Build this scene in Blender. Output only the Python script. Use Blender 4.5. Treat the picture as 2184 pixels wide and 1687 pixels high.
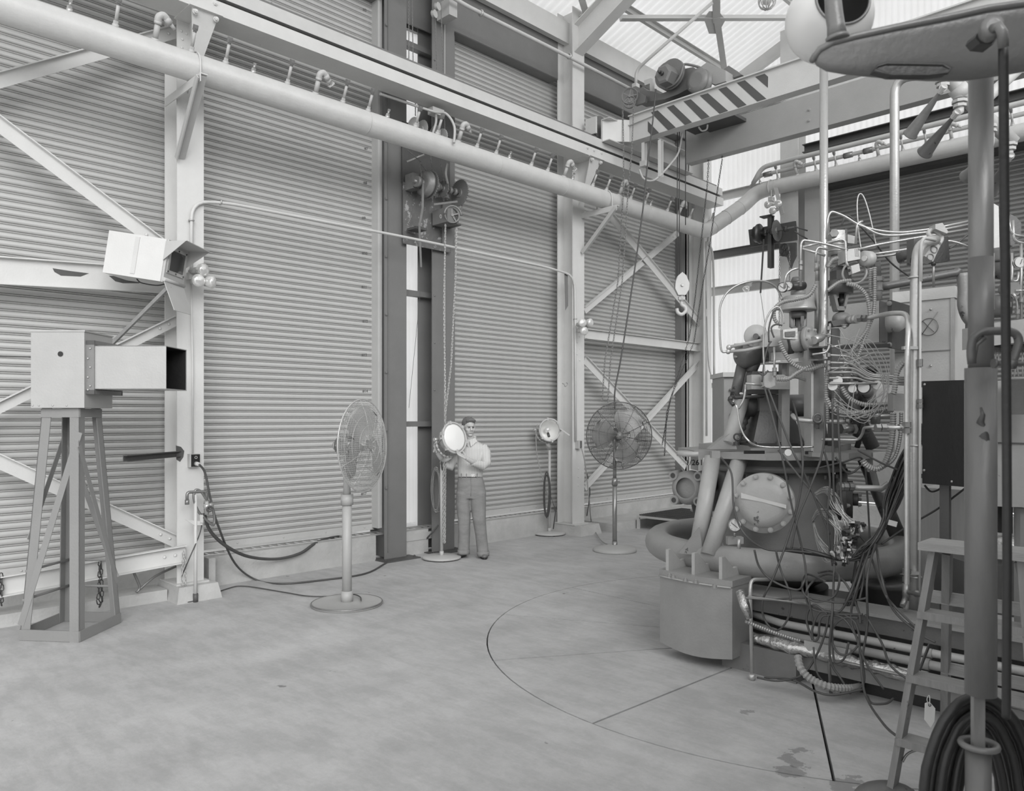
import bpy, math, random
from mathutils import Vector, Matrix, Quaternion
random.seed(7)
for o in list(bpy.data.objects): bpy.data.objects.remove(o)
S = bpy.context.scene; COL = S.collection
V = Vector; PI = math.pi
# ---------------------------------------------------------------- camera
FPX, UC, VH, HCAM = 1646.0, 1092.0, 890.0, 1.78
SQ = math.sqrt(.5)
cam = bpy.data.cameras.new('camera'); co = bpy.data.objects.new('camera', cam); COL.objects.link(co)
co.location = (0, 0, HCAM); co.rotation_euler = (PI/2, 0, -PI/4)
cam.sensor_width = 36; cam.lens = 36*FPX/2184; cam.shift_y = (VH-843.5)/2184
cam.clip_start = .05; cam.clip_end = 200
cam.dof.use_dof = True; cam.dof.focus_distance = 8.5; cam.dof.aperture_fstop = 8
S.camera = co
# ---------------------------------------------------------------- light
w = bpy.data.worlds.new('sky'); S.world = w; w.use_nodes = True
bg = w.node_tree.nodes['Background']; bg.inputs[0].default_value = (1, 1, 1, 1); bg.inputs[1].default_value = 1.12
sd = bpy.data.lights.new('sun', 'SUN'); sd.energy = 2.1; sd.angle = math.radians(40)
so = bpy.data.objects.new('sun', sd); COL.objects.link(so); so.rotation_euler = V((.42, .80, -.42)).to_track_quat('-Z', 'Y').to_euler()
S.view_settings.view_transform = 'Standard'; S.view_settings.look = 'None'
S.view_settings.exposure = 0.17; S.view_settings.gamma = 1; S.view_settings.use_curve_mapping = False

# ---------------------------------------------------------------- rays: a pixel and a real plane give a point
def ray(u, v):
    return V((SQ*(FPX+(u-UC)), SQ*(FPX-(u-UC)), VH-v))
CAM = V((0, 0, HCAM))
def onX(u, v, X): d = ray(u, v); return CAM + d*(X/d.x)
def onY(u, v, Y): d = ray(u, v); return CAM + d*(Y/d.y)
def onZ(u, v, Z=0.): d = ray(u, v); return CAM + d*((Z-HCAM)/d.z)
def atD(u, v, D): return CAM + ray(u, v)*(D/FPX)
def onP(u, v, p, n):
    d = ray(u, v); n = V(n); return CAM + d*((V(p)-CAM).dot(n)/d.dot(n))
def depth(p): return SQ*(p[0]+p[1])
# ---------------------------------------------------------------- materials
MATS = {}
def g(v):                     # grey level 0..255 -> linear
    v = v/255.; return v/12.92 if v <= .04045 else ((v+.055)/1.055)**2.4
def mat(name, lev, rough=.6, metal=0., var=.12, scale=3., bump=.15, bscale=60., chip=None, chipamt=.62, chipscale=5., emit=0., stretch=None, spec=.5):
    if name in MATS: return MATS[name]
    m = bpy.data.materials.new(name); m.use_nodes = True; nt = m.node_tree; N = nt.nodes; L = nt.links
    b = N['Principled BSDF']; b.inputs['Roughness'].default_value = rough; b.inputs['Metallic'].default_value = metal
    b.inputs['Specular IOR Level'].default_value = spec
    tc = N.new('ShaderNodeTexCoord'); mp = N.new('ShaderNodeMapping'); L.new(tc.outputs['Object'], mp.inputs[0])
    if stretch: mp.inputs['Scale'].default_value = stretch
    n1 = N.new('ShaderNodeTexNoise'); n1.inputs['Scale'].default_value = scale; n1.inputs['Detail'].default_value = 8; n1.inputs['Roughness'].default_value = .65
    L.new(mp.outputs[0], n1.inputs['Vector'])
    cr = N.new('ShaderNodeValToRGB'); a = g(lev)
    lo, hi = a*(1-var), a*(1+var)
    cr.color_ramp.elements[0].position = .3; cr.color_ramp.elements[0].color = (lo, lo, lo*.985, 1)
    cr.color_ramp.elements[1].position = .7; cr.color_ramp.elements[1].color = (hi, hi, hi*.985, 1)
    L.new(n1.outputs[0], cr.inputs[0]); outc = cr.outputs[0]
    if chip is not None:
        n2 = N.new('ShaderNodeTexNoise'); n2.inputs['Scale'].default_value = chipscale; n2.inputs['Detail'].default_value = 10; n2.inputs['Roughness'].default_value = .7
        L.new(mp.outputs[0], n2.inputs['Vector'])
        r2 = N.new('ShaderNodeValToRGB'); r2.color_ramp.elements[0].position = chipamt; r2.color_ramp.elements[1].position = chipamt+.015
        L.new(n2.outputs[0], r2.inputs[0])
        mx = N.new('ShaderNodeMixRGB'); L.new(r2.outputs[0], mx.inputs[0]); L.new(outc, mx.inputs[1])
        c = g(chip); mx.inputs[2].default_value = (c, c, c, 1); outc = mx.outputs[0]
    L.new(outc, b.inputs['Base Color'])
    if bump:
        n3 = N.new('ShaderNodeTexNoise'); n3.inputs['Scale'].default_value = bscale; n3.inputs['Detail'].default_value = 5
        L.new(mp.outputs[0], n3.inputs['Vector'])
        bp = N.new('ShaderNodeBump'); bp.inputs['Strength'].default_value = bump; bp.inputs['Distance'].default_value = .01
        L.new(n3.outputs[0], bp.inputs['Height']); L.new(bp.outputs[0], b.inputs['Normal'])
    if emit:
        b.inputs['Emission Color'].default_value = (1, 1, 1, 1); b.inputs['Emission Strength'].default_value = emit
    MATS[name] = m; return m
WHITE = mat('white_paint', 208, .45, var=.05, chip=120, chipamt=.70, chipscale=6)
WHITE2 = mat('offwhite_paint', 199, .5, var=.06, chip=110, chipamt=.72, chipscale=5)
SHUT = mat('shutter_steel', 190, .42, .25, var=.05, scale=2.0, bump=.04)
SHUTB = mat('shutter_steel_shaded', 140, .5, .25, var=.06, scale=2.0, bump=.04)  # darker copy of the shutter steel; back wall's weaker light put in its colour
DARKP = mat('dark_post_paint', 118, .5, var=.06)
DARK2 = mat('dark_steel', 88, .55, .2, var=.15)
GREY = mat('grey_paint', 150, .45, var=.07, chip=80, chipamt=.70, chipscale=7)
GREYL = mat('light_grey_paint', 184, .5, var=.06, chip=110, chipamt=.74)
PIPEM = mat('pipe_paint', 190, .42, var=.06, scale=6)
GALV = mat('galvanised', 188, .38, .55, var=.08, scale=9)
CONC = mat('concrete_curb', 178, .85, var=.16, scale=2.5, bump=.5, bscale=40, chip=120, chipamt=.68, chipscale=3)
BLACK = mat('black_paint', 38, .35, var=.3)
RUBBER = mat('rubber', 40, .45, var=.15)
CABLE = mat('dark_cable', 76, .5, var=.15)
CABLEL = mat('light_cable', 150, .5, var=.1)
CHROME = mat('bright_steel', 205, .22, .9, var=.05)
STEELM = mat('mid_steel', 140, .35, .6, var=.12, scale=12)
STEELD = mat('oily_steel', 82, .38, .5, var=.2, scale=12)
GEAR = mat('gear_grey', 128, .45, .2, var=.15, scale=10)

def translucent(name, lev, trans=.75):
    m = bpy.data.materials.new(name); m.use_nodes = True; nt = m.node_tree; N = nt.nodes; L = nt.links
    N.remove(N['Principled BSDF']); out = N['Material Output']
    d = N.new('ShaderNodeBsdfDiffuse'); t = N.new('ShaderNodeBsdfTranslucent'); mx = N.new('ShaderNodeMixShader')
    tc = N.new('ShaderNodeTexCoord'); n1 = N.new('ShaderNodeTexNoise'); n1.inputs['Scale'].default_value = 1.2; n1.inputs['Detail'].default_value = 8
    L.new(tc.outputs['Object'], n1.inputs['Vector'])
    cr = N.new('ShaderNodeValToRGB'); a = g(lev); e = cr.color_ramp.elements
    e[0].position = .3; e[0].color = (a*.93, a*.93, a*.92, 1); e[1].position = .6; e[1].color = (a, a, a, 1)
    L.new(n1.outputs[0], cr.inputs[0]); L.new(cr.outputs[0], d.inputs[0]); L.new(cr.outputs[0], t.inputs[0])
    mx.inputs[0].default_value = trans; L.new(d.outputs[0], mx.inputs[1]); L.new(t.outputs[0], mx.inputs[2]); L.new(mx.outputs[0], out.inputs[0])
    return m
FIBRE = translucent('translucent_sheet', 233, .72)

def floor_material():
    m = bpy.data.materials.new('concrete_floor'); m.use_nodes = True; nt = m.node_tree; N = nt.nodes; L = nt.links
    b = N['Principled BSDF']; b.inputs['Roughness'].default_value = .62
    ge = N.new('ShaderNodeNewGeometry')
    def noise(s, d=8, r=.6, st=None):
        n = N.new('ShaderNodeTexNoise'); n.inputs['Scale'].default_value = s; n.inputs['Detail'].default_value = d; n.inputs['Roughness'].default_value = r
        if st:
            mp = N.new('ShaderNodeMapping'); mp.inputs['Scale'].default_value = st; mp.inputs['Rotation'].default_value = (0, 0, PI/4)
            L.new(ge.outputs['Position'], mp.inputs[0]); L.new(mp.outputs[0], n.inputs['Vector'])
        else: L.new(ge.outputs['Position'], n.inputs['Vector'])
        return n
    def ramp(n, p0, c0, p1, c1):
        r = N.new('ShaderNodeValToRGB'); e = r.color_ramp.elements
        e[0].position = p0; e[0].color = (c0, c0, c0, 1); e[1].position = p1; e[1].color = (c1, c1, c1, 1)
        L.new(n.outputs[0], r.inputs[0]); return r
    def mul(a, b2, f=1.):
        x = N.new('ShaderNodeMixRGB'); x.blend_type = 'MULTIPLY'; x.inputs[0].default_value = f
        L.new(a.outputs[0], x.inputs[1]); L.new(b2.outputs[0], x.inputs[2]); return x
    base = ramp(noise(.9, 9, .62, (1, 1.8, 1)), .3, g(166), .72, g(192))
    fine = ramp(noise(26, 6, .7), .3, .93, .7, 1.04)
    scuff = ramp(noise(3.2, 9, .72, (2.6, .8, 1)), .42, .88, .56, 1.0)
    spots = ramp(noise(5.0, 3, .5), .24, .5, .262, 1.0)
    c = mul(mul(mul(base, fine), scuff), spots)
    # irregular damp patches near the joint in front of the step ladder
    def patch(x, y, r, seed):
        dv = N.new('ShaderNodeVectorMath'); dv.operation = 'DISTANCE'; L.new(ge.outputs['Position'], dv.inputs[0]); dv.inputs[1].default_value = (x, y, 0)
        n = noise(7+seed, 6, .65)
        ad = N.new('ShaderNodeMath'); ad.operation = 'MULTIPLY_ADD'; L.new(n.outputs[0], ad.inputs[0]); ad.inputs[1].default_value = .55; L.new(dv.outputs['Value'], ad.inputs[2])
        rr = N.new('ShaderNodeValToRGB'); e = rr.color_ramp.elements; e[0].position = r+.27; e[0].color = (.62, .62, .62, 1); e[1].position = r+.28; e[1].color = (1, 1, 1, 1)
        L.new(ad.outputs[0], rr.inputs[0]); return rr
    for (x, y, r, s_) in [(3.72, 1.72, .06, 0), (3.85, 1.80, .05, 1), (3.80, 1.50, .08, 2), (3.83, 1.30, .08, 3), (4.0, 1.83, .02, 4), (3.9, 6.25, .05, 1), (4.3, 2.3, .0, 2)]:
        c = mul(c, patch(x, y, r, s_))
    L.new(c.outputs[0], b.inputs['Base Color'])
    bp = N.new('ShaderNodeBump'); bp.inputs['Strength'].default_value = .25; bp.inputs['Distance'].default_value = .006
    nb = noise(45, 6, .6); L.new(nb.outputs[0], bp.inputs['Height']); L.new(bp.outputs[0], b.inputs['Normal'])
    return m
FLOORM = floor_material()

# ---------------------------------------------------------------- mesh builder
def frame(d, up=V((0, 0, 1))):
    d = V(d).normalized(); up = V(up)
    if abs(d.dot(up)) > .98: up = V((0, 1, 0)) if abs(d.y) < .9 else V((1, 0, 0))
    s = d.cross(up).normalized(); t = s.cross(d).normalized(); return s, t, d
def spl(pts, k=6, closed=False):
    P = [V(p) for p in pts]; n = len(P); out = []
    for i in range(n if closed else n-1):
        a, b, c, d = (P[(i-1) % n] if closed else P[max(i-1, 0)]), P[i], P[(i+1) % n], (P[(i+2) % n] if closed else P[min(i+2, n-1)])
        for j in range(k):
            t = j/k; out.append(.5*((2*b)+(c-a)*t+(2*a-5*b+4*c-d)*t*t+(3*b-a-3*c+d)*t**3))
    if not closed: out.append(P[-1])
    return out
def rnd(pts, r, k=5):
    """polyline with rounded corners of radius about r"""
    P = [V(p) for p in pts]; out = [P[0]]
    for i in range(1, len(P)-1):
        a, b, c = P[i-1], P[i], P[i+1]; la, lc = (a-b).length, (c-b).length
        q = min(r, la*.48, lc*.48); p0 = b+(a-b).normalized()*q; p1 = b+(c-b).normalized()*q
        for j in range(k+1):
            t = j/k; out.append((1-t)**2*p0+2*t*(1-t)*b+t*t*p1)
    out.append(P[-1]); return out
class M:
    def __init__(s): s.v = []; s.f = []; s.s = []
    def add(s, vs, fs, sm=False):
        n = len(s.v); s.v += [tuple(x) for x in vs]; s.f += [tuple(i+n for i in f) for f in fs]
        s.s += ([sm]*len(fs) if isinstance(sm, bool) else sm); return s
    def b(s, x0, y0, z0, x1, y1, z1, R=None, c=None):
        vs = [V((x, y, z)) for z in (z0, z1) for y in (y0, y1) for x in (x0, x1)]
        if R is not None: vs = [R@p for p in vs]
        if c is not None: vs = [p+V(c) for p in vs]
        return s.add(vs, [(0, 2, 3, 1), (4, 5, 7, 6), (0, 1, 5, 4), (2, 6, 7, 3), (0, 4, 6, 2), (1, 3, 7, 5)])
    def prof(s, p0, p1, poly, up=(0, 0, 1), sm=False, caps=True):
        p0, p1 = V(p0), V(p1); a, t, d = frame(p1-p0, up); n = len(poly)
        vs = [p+a*x+t*y for p in (p0, p1) for x, y in poly]
        fs = [(i, (i+1) % n, n+(i+1) % n, n+i) for i in range(n)]
        if caps: fs += [tuple(range(n-1, -1, -1)), tuple(range(n, 2*n))]
        return s.add(vs, fs, sm)
    def bar(s, p0, p1, w_, h, up=(0, 0, 1)):
        return s.prof(p0, p1, [(-w_/2, -h/2), (w_/2, -h/2), (w_/2, h/2), (-w_/2, h/2)], up)
    def ell(s, p0, p1, a, b_, t=.008, up=(0, 0, 1), fx=1, fy=1):     # L section
        return s.prof(p0, p1, [(0, 0), (a*fx, 0), (a*fx, t*fy), (t*fx, t*fy), (t*fx, b_*fy), (0, b_*fy)], up)
    def chan(s, p0, p1, w_, h, t=.01, up=(0, 0, 1), fx=1):            # C section, web on the -x side
        P = [(0, -h/2), (w_, -h/2), (w_, -h/2+t), (t, -h/2+t), (t, h/2-t), (w_, h/2-t), (w_, h/2), (0, h/2)]
        return s.prof(p0, p1, [(x*fx, y) for x, y in P], up)
    def ibm(s, p0, p1, w_, h, t=.012, up=(0, 0, 1)):                  # I section
        a = w_/2; b_ = h/2
        return s.prof(p0, p1, [(-a, -b_), (a, -b_), (a, -b_+t), (t/2, -b_+t), (t/2, b_-t), (a, b_-t), (a, b_), (-a, b_), (-a, b_-t), (-t/2, b_-t), (-t/2, -b_+t), (-a, -b_+t)], up)
    def tube(s, pts, r, n=8, closed=False, caps=True):
        P = [V(p) for p in pts]; m = len(P); R = r if isinstance(r, (list, tuple)) else [r]*m
        T = []
        for i in range(m):
            a = P[(i-1) % m] if (closed or i > 0) else P[i]; b_ = P[(i+1) % m] if (closed or i < m-1) else P[i]
            d = b_-a; T.append(d.normalized() if d.length > 1e-9 else V((0, 0, 1)))
        x, y, _ = frame(T[0]); vs = []
        for i in range(m):
            if i:
                q = T[i-1].rotation_difference(T[i]); x = q@x
            x = (x-T[i]*x.dot(T[i])).normalized(); y = T[i].cross(x)
            for k in range(n):
                an = 2*PI*k/n; vs.append(P[i]+(x*math.cos(an)+y*math.sin(an))*R[i])
        fs = []
        for i in range(m if closed else m-1):
            j = (i+1) % m
            for k in range(n): fs.append((i*n+k, i*n+(k+1) % n, j*n+(k+1) % n, j*n+k))
        sm = [True]*len(fs)
        if caps and not closed:
            fs += [tuple(range(n-1, -1, -1)), tuple(range((m-1)*n, m*n))]; sm += [False, False]
        return s.add(vs, fs, sm)
    def cyl(s, p0, p1, r, r2=None, n=16, sm=True, caps=True):
        p0, p1 = V(p0), V(p1); a, t, d = frame(p1-p0); r2 = r if r2 is None else r2
        vs = [p+(a*math.cos(2*PI*k/n)+t*math.sin(2*PI*k/n))*q for p, q in ((p0, r), (p1, r2)) for k in range(n)]
        fs = [(k, (k+1) % n, n+(k+1) % n, n+k) for k in range(n)]; ss = [sm]*n
        if caps: fs += [tuple(range(n-1, -1, -1)), tuple(range(n, 2*n))]; ss += [False, False]
        return s.add(vs, fs, ss)
    def lathe(s, prof, p0, axis=(0, 0, 1), n=20, caps=True, sm=True, a0=0, a1=2*PI):
        p0 = V(p0); a, t, d = frame(axis); full = abs(a1-a0-2*PI) < 1e-6; q = n if full else n+1; vs = []
        for r, h in prof:
            for k in range(q):
                an = a0+(a1-a0)*k/n; vs.append(p0+d*h+(a*math.cos(an)+t*math.sin(an))*r)
        fs = []
        for i in range(len(prof)-1):
            for k in range(n): fs.append((i*q+k, i*q+(k+1) % q, (i+1)*q+(k+1) % q, (i+1)*q+k))
        ss = [sm]*len(fs)
        if caps and full:
            if prof[0][0] > 1e-4: fs.append(tuple(range(q-1, -1, -1))); ss.append(False)
            if prof[-1][0] > 1e-4: fs.append(tuple(range((len(prof)-1)*q, len(prof)*q))); ss.append(False)
        return s.add(vs, fs, ss)
    def ball(s, c, r, n=14, m=9, sc=(1, 1, 1), R=None):
        vs = []; fs = []
        for i in range(m+1):
            ph = PI*i/m
            for k in range(n):
                th = 2*PI*k/n; p = V((math.sin(ph)*math.cos(th)*sc[0], math.sin(ph)*math.sin(th)*sc[1], math.cos(ph)*sc[2]))*r
                vs.append((R@p if R is not None else p)+V(c))
        for i in range(m):
            for k in range(n): fs.append((i*n+k, (i+1)*n+k, (i+1)*n+(k+1) % n, i*n+(k+1) % n))
        return s.add(vs, fs, True)
    def torus(s, c, axis, R_, r, n=24, m=8, a0=0, a1=2*PI):
        a, t, d = frame(axis); full = abs(a1-a0-2*PI) < 1e-6; k = n if full else n+1
        return s.tube([V(c)+(a*math.cos(a0+(a1-a0)*i/n)+t*math.sin(a0+(a1-a0)*i/n))*R_ for i in range(k)], r, m, closed=full)
    def plate(s, pts, thick, nrm=None):
        P = [V(p) for p in pts]
        if nrm is None: nrm = (P[1]-P[0]).cross(P[2]-P[0]).normalized()
        n = len(P); vs = P+[p+V(nrm)*thick for p in P]
        return s.add(vs, [tuple(range(n-1, -1, -1)), tuple(range(n, 2*n))]+[(i, (i+1) % n, n+(i+1) % n, n+i) for i in range(n)])
    def hexn(s, c, axis, r, h): return s.cyl(V(c), V(c)+V(axis).normalized()*h, r, n=6, sm=False)
    def bolt(s, c, axis, r=.012, h=.01):
        a = V(axis).normalized(); s.cyl(c, V(c)+a*h*.25, r*1.35, n=12); s.hexn(V(c)+a*h*.25, a, r, h); return s.cyl(V(c)+a*h, V(c)+a*h*1.6, r*.5, n=8)
    def rivet(s, c, axis, r=.012): return s.lathe([(r, 0), (r*.85, r*.4), (r*.45, r*.68), (0.0001, r*.75)], c, axis, n=10)
    def chain(s, pts, L=.034, w_=.02, r=.0035, seg=10, m=5):
        P = [V(p) for p in pts]; D = [0]
        for i in range(1, len(P)): D.append(D[-1]+(P[i]-P[i-1]).length)
        step = L-2*r*1.05; n = max(1, int(D[-1]/step)); j = 0
        for i in range(n):
            q = (i+.5)*step
            while j < len(P)-2 and D[j+1] < q: j += 1
            t = (q-D[j])/max(1e-6, D[j+1]-D[j]); c = P[j].lerp(P[j+1], t); a, b_, d = frame(P[j+1]-P[j])
            if i % 2: a = b_
            hw = w_/2-r; hl = L/2-r-hw; loop = []
            for k in range(seg):
                an = 2*PI*k/seg; x = math.cos(an)*hw; y = math.sin(an)*hw
                y += hl if y >= 0 else -hl
                loop.append(c+a*x+d*y)
            s.tube(loop, r, m, closed=True)
        return s
def build_mesh(name, m, loc=None):
    vs = m.v; n = len(vs)
    if loc is None:
        xs = [v[0] for v in vs]; ys = [v[1] for v in vs]; zs = [v[2] for v in vs]
        loc = V(((min(xs)+max(xs))/2, (min(ys)+max(ys))/2, (min(zs)+max(zs))/2))
    me = bpy.data.meshes.new(name)
    me.from_pydata([(v[0]-loc[0], v[1]-loc[1], v[2]-loc[2]) for v in vs], [], m.f)
    me.polygons.foreach_set('use_smooth', m.s); me.update()
    return me, loc
def wl(o):                       # world location of an unrotated parent chain
    p = V((0, 0, 0))
    while o: p = p+o.location; o = o.parent
    return p
def tag(o, label=None, cat=None, group=None, kind=None):
    if label: o['label'] = label
    if cat: o['category'] = cat
    if group: o['group'] = group
    if kind: o['kind'] = kind
    return o
def O(name, m, material, parent=None, label=None, cat=None, group=None, kind=None, flip=False):
    me, loc = build_mesh(name, m); me.materials.append(material)
    o = bpy.data.objects.new(name, me); COL.objects.link(o)
    o.location = loc-(wl(parent) if parent else V((0, 0, 0)))
    if parent: o.parent = parent
    return tag(o, label, cat, group, kind)
def T(name, label, cat, loc, group=None, kind=None):
    o = bpy.data.objects.new(name, None); COL.objects.link(o); o.location = loc; o.empty_display_size = .1
    return tag(o, label, cat, group, kind)
def inst(src, name, loc, parent, rot=None, scale=None):      # another object on the same mesh (loc in world)
    o = bpy.data.objects.new(name, src.data if hasattr(src, 'data') else src); COL.objects.link(o)
    o.location = V(loc)-(wl(parent) if parent else V((0, 0, 0)))
    if rot is not None:
        o.rotation_mode = 'QUATERNION'; o.rotation_quaternion = rot
    if scale is not None: o.scale = scale
    if parent: o.parent = parent
    return o
def mesh_of(name, m, material):
    me, _ = build_mesh(name, m, V((0, 0, 0))); me.materials.append(material); return me
def aim(d, up=(0, 0, 1)):        # quaternion taking +Z to d
    a, t, q = frame(d, up); return Matrix((a, t, q)).transposed().to_quaternion()
def dup(root, delta, label=None):
    r = root.copy(); COL.objects.link(r); r.location = root.location+V(delta)
    if label: r['label'] = label
    for ch in list(root.children):
        c = ch.copy(); COL.objects.link(c); c.parent = r
        for gch in list(ch.children):
            d = gch.copy(); COL.objects.link(d); d.parent = c
    return r
def text(name, s, size, loc, R, material, parent=None, ext=.001, align='CENTER'):
    cu = bpy.data.curves.new(name, 'FONT'); cu.body = s; cu.size = size; cu.extrude = ext; cu.align_x = align; cu.align_y = 'CENTER'
    cu.materials.append(material); o2 = bpy.data.objects.new(name, cu); COL.objects.link(o2); bpy.context.view_layer.update()
    me = bpy.data.meshes.new_from_object(o2.evaluated_get(bpy.context.evaluated_depsgraph_get())); bpy.data.objects.remove(o2); o = bpy.data.objects.new(name, me); COL.objects.link(o)
    o.location = V(loc)-(wl(parent) if parent else V((0, 0, 0))); o.rotation_mode = 'QUATERNION'; o.rotation_quaternion = R
    if parent: o.parent = parent
    return o
def basis(x, y, z): return Matrix((V(x), V(y), V(z))).transposed().to_quaternion()
RA = basis((1, 0, 0), (0, 0, 1), (0, -1, 0))      # text on the left wall, facing the room
RB = basis((0, -1, 0), (0, 0, 1), (-1, 0, 0))     # text facing -X
# ================================================================ THE SETTING
CX, CY, CR = 6.04, 2.73, 2.545
fl = T('floor', None, None, (0, 0, 0), kind='structure')
m = M(); n = 96; vs = []; fs = []
for k in range(n):
    a = 2*PI*k/n; c_, s_ = math.cos(a), math.sin(a)
    vs.append((CX+c_*CR, CY+s_*CR, 0))
    tx = ((16 if c_ > 0 else -8)-CX)/c_ if abs(c_) > 1e-6 else 1e9; ty = ((14 if s_ > 0 else -10)-CY)/s_ if abs(s_) > 1e-6 else 1e9
    t = min(tx, ty); vs.append((CX+c_*t, CY+s_*t, 0))
for k in range(n):
    j = (k+1) % n; fs.append((2*k, 2*k+1, 2*j+1, 2*j))
m.add(vs, fs)
for k in range(n):                     # inner lip
    j = (k+1) % n; a, b_ = vs[2*k], vs[2*j]; m.add([a, b_, (b_[0], b_[1], -.06), (a[0], a[1], -.06)], [(0, 1, 2, 3)])
O('slab', m, FLOORM, fl)
m = M(); m.b(CX-2.7, CY-2.7, -.09, CX+2.7, CY+2.7, -.06); O('pit_bed', m, STEELD, fl)
for k in range(12):
    a0 = math.radians(27.5+30*k); a1 = a0+math.radians(30); gp = .008; m = M()
    P = []
    am = (a0+a1)/2; off = V((math.cos(am), math.sin(am), 0))*(gp/math.sin(math.radians(15)))
    P.append(V((CX, CY, -.05))+off)
    R_ = CR-.011
    for j in range(13):
        a = a0+(a1-a0)*j/12
        q = V((CX+math.cos(a)*R_, CY+math.sin(a)*R_, -.05))
        if j == 0: q += V((-math.sin(a), math.cos(a), 0))*gp
        if j == 12: q -= V((-math.sin(a), math.cos(a), 0))*gp
        P.append(q)
    m.plate(P, .05, (0, 0, 1)); O('slab', m, FLOORM, fl)

# ---- left wall: curb, steps, shutters, posts
wa = T('wall_left', None, None, (3, 8, 0), kind='structure')
for xa_, xb_ in ((-8, 5.58), (6.01, 6.41), (6.81, 13.6)): O('curb', M().b(xa_, 7.97, 0, xb_, 8.45, .31), CONC, wa)
m = M(); m.b(-8, 7.66, 0, 2.93, 7.97, .11); O('step', m, CONC, wa)
m = M(); m.b(3.40, 7.80, 0, 3.47, 7.97, .33); O('stub', m, CONC, wa)
m = M(); m.b(9.55, 7.35, 0, 13.5, 7.97, .13); O('step', m, CONC, wa)
for x0, x1, y0 in ((2.93, 3.37, 7.42), (8.85, 9.35, 7.4), (12.5, 13.1, 7.4)):
    m = M(); z = .15
    m.add([(x0, y0, 0), (x1, y0, 0), (x1, 7.97, 0), (x0, 7.97, 0), (x0+.03, y0+.03, z), (x1-.03, y0+.03, z), (x1-.03, 7.97, z), (x0+.03, 7.97, z)],
          [(0, 1, 5, 4), (1, 2, 6, 5), (3, 0, 4, 7), (4, 5, 6, 7)]); O('plinth', m, CONC, wa)
# sill angle and grating strip on the curb
m = M(); m.b(-3, 7.985, .31, 13.4, 8.02, .33); m.b(-3, 8.16, .31, 13.4, 8.18, .335)
x = -2.9
while x < 12.6: m.b(x, 8.02, .315, x+.012, 8.16, .328); x += .105
O('sill_grating', m, GALV, wa, kind='stuff')

PITCH = .0705
def slat_mesh(x0, x1, along='X'):
    # cross-section: gentle curtain bulge, a narrow bead between two grooves
    pr = [(.009, 0), (-.009, .0015), (-.013, .008), (-.0145, .022), (-.013, .036), (-.008, .046), (-.002, .0505), (.009, .052), (.009, .055), (-.006, .0565), (-.0085, .061), (-.006, .0655), (.009, .067), (.009, PITCH)]
    m = M(); n = len(pr)
    if along == 'X': vs = [(x, d, z) for x in (x0, x1) for d, z in pr]
    else: vs = [(d, y, z) for y in (x0, x1) for d, z in pr]
    fs = [(i, n+i, n+i+1, i+1) if along == 'X' else (i, i+1, n+i+1, n+i) for i in range(n-1)]
    m.add(vs, fs, True); return m
def shutter(name, x0, x1, z0, z1, plane, along='X', material=SHUT, marks=None):
    c = (x0+x1)/2
    root = T(name, None, None, (c, plane, z0) if along == 'X' else (plane, c, z0), kind='structure')
    h = (x1-x0)/2; me = mesh_of('slat', slat_mesh(-h, h, along), material)
    z = z0+.07; k = 0
    while z < z1:
        inst(me, 'slat', (c, plane, z) if along == 'X' else (plane, c, z), root); z += PITCH; k += 1
    m = M()
    if along == 'X':
        m.b(x0, plane-.018, z0, x1, plane+.0, z0+.07); m.b(x0, plane-.035, z0, x1, plane+.02, z0+.006)
        x = x0+.15
        while x < x1: m.rivet((x, plane-.018, z0+.035), (0, -1, 0), .011); x += .55
    else:
        m.b(plane-.018, x0, z0, plane, x1, z0+.07); m.b(plane-.035, x0, z0, plane, x1, z0+.006)
    O('bottom_bar', m, SHUTB if material == SHUTB else GREYL, root)
    if marks:
        for (u, v, s_) in marks:
            text('chalk_number', s_, .05, onY(u, v, plane-.019), RA, MATS['dark_steel'], root, .0005)
    return root
YS = 8.1
shutter('door_1', -2.75, 3.13, .355, 7.0, YS)
shutter('door_2', 3.14, 5.62, .375, 7.0, YS, marks=[(778, 21, '#3'), (781, 317, '#7'), (779, 390, '#8'), (776, 465, '#9'), (778, 540, '#10'), (777, 612, '#11'), (779, 685, '#12'), (777, 757, '#13'), (779, 834, '#14'), (776, 1053, '#17')])
shutter('door_3', 6.80, 9.10, .375, 7.05, YS)
shutter('door_4', 9.11, 12.62, .375, 7.05, YS)
# header hoods over each shutter, eave beam
for x0, x1 in ((-2.75, 3.0), (3.27, 5.62), (6.8, 8.9), (9.17, 12.64)):
    m = M(); m.b(x0, 7.90, 6.98, x1, 7.905, 7.62); m.b(x0, 7.90, 6.975, x1, 8.3, 6.985); O('hood', m, DARKP, wa, label='plain dark hood sheet above the shutter')
O('lintel', M().b(-8, 8.28, 6.98, 13.6, 8.36, 8.1), GREY, wa)
m = M(); m.chan((-8, 7.78, 7.69), (13.3, 7.78, 7.69), .09, .32, .012, fx=-1); O('eave_beam', m, WHITE, wa)

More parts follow.
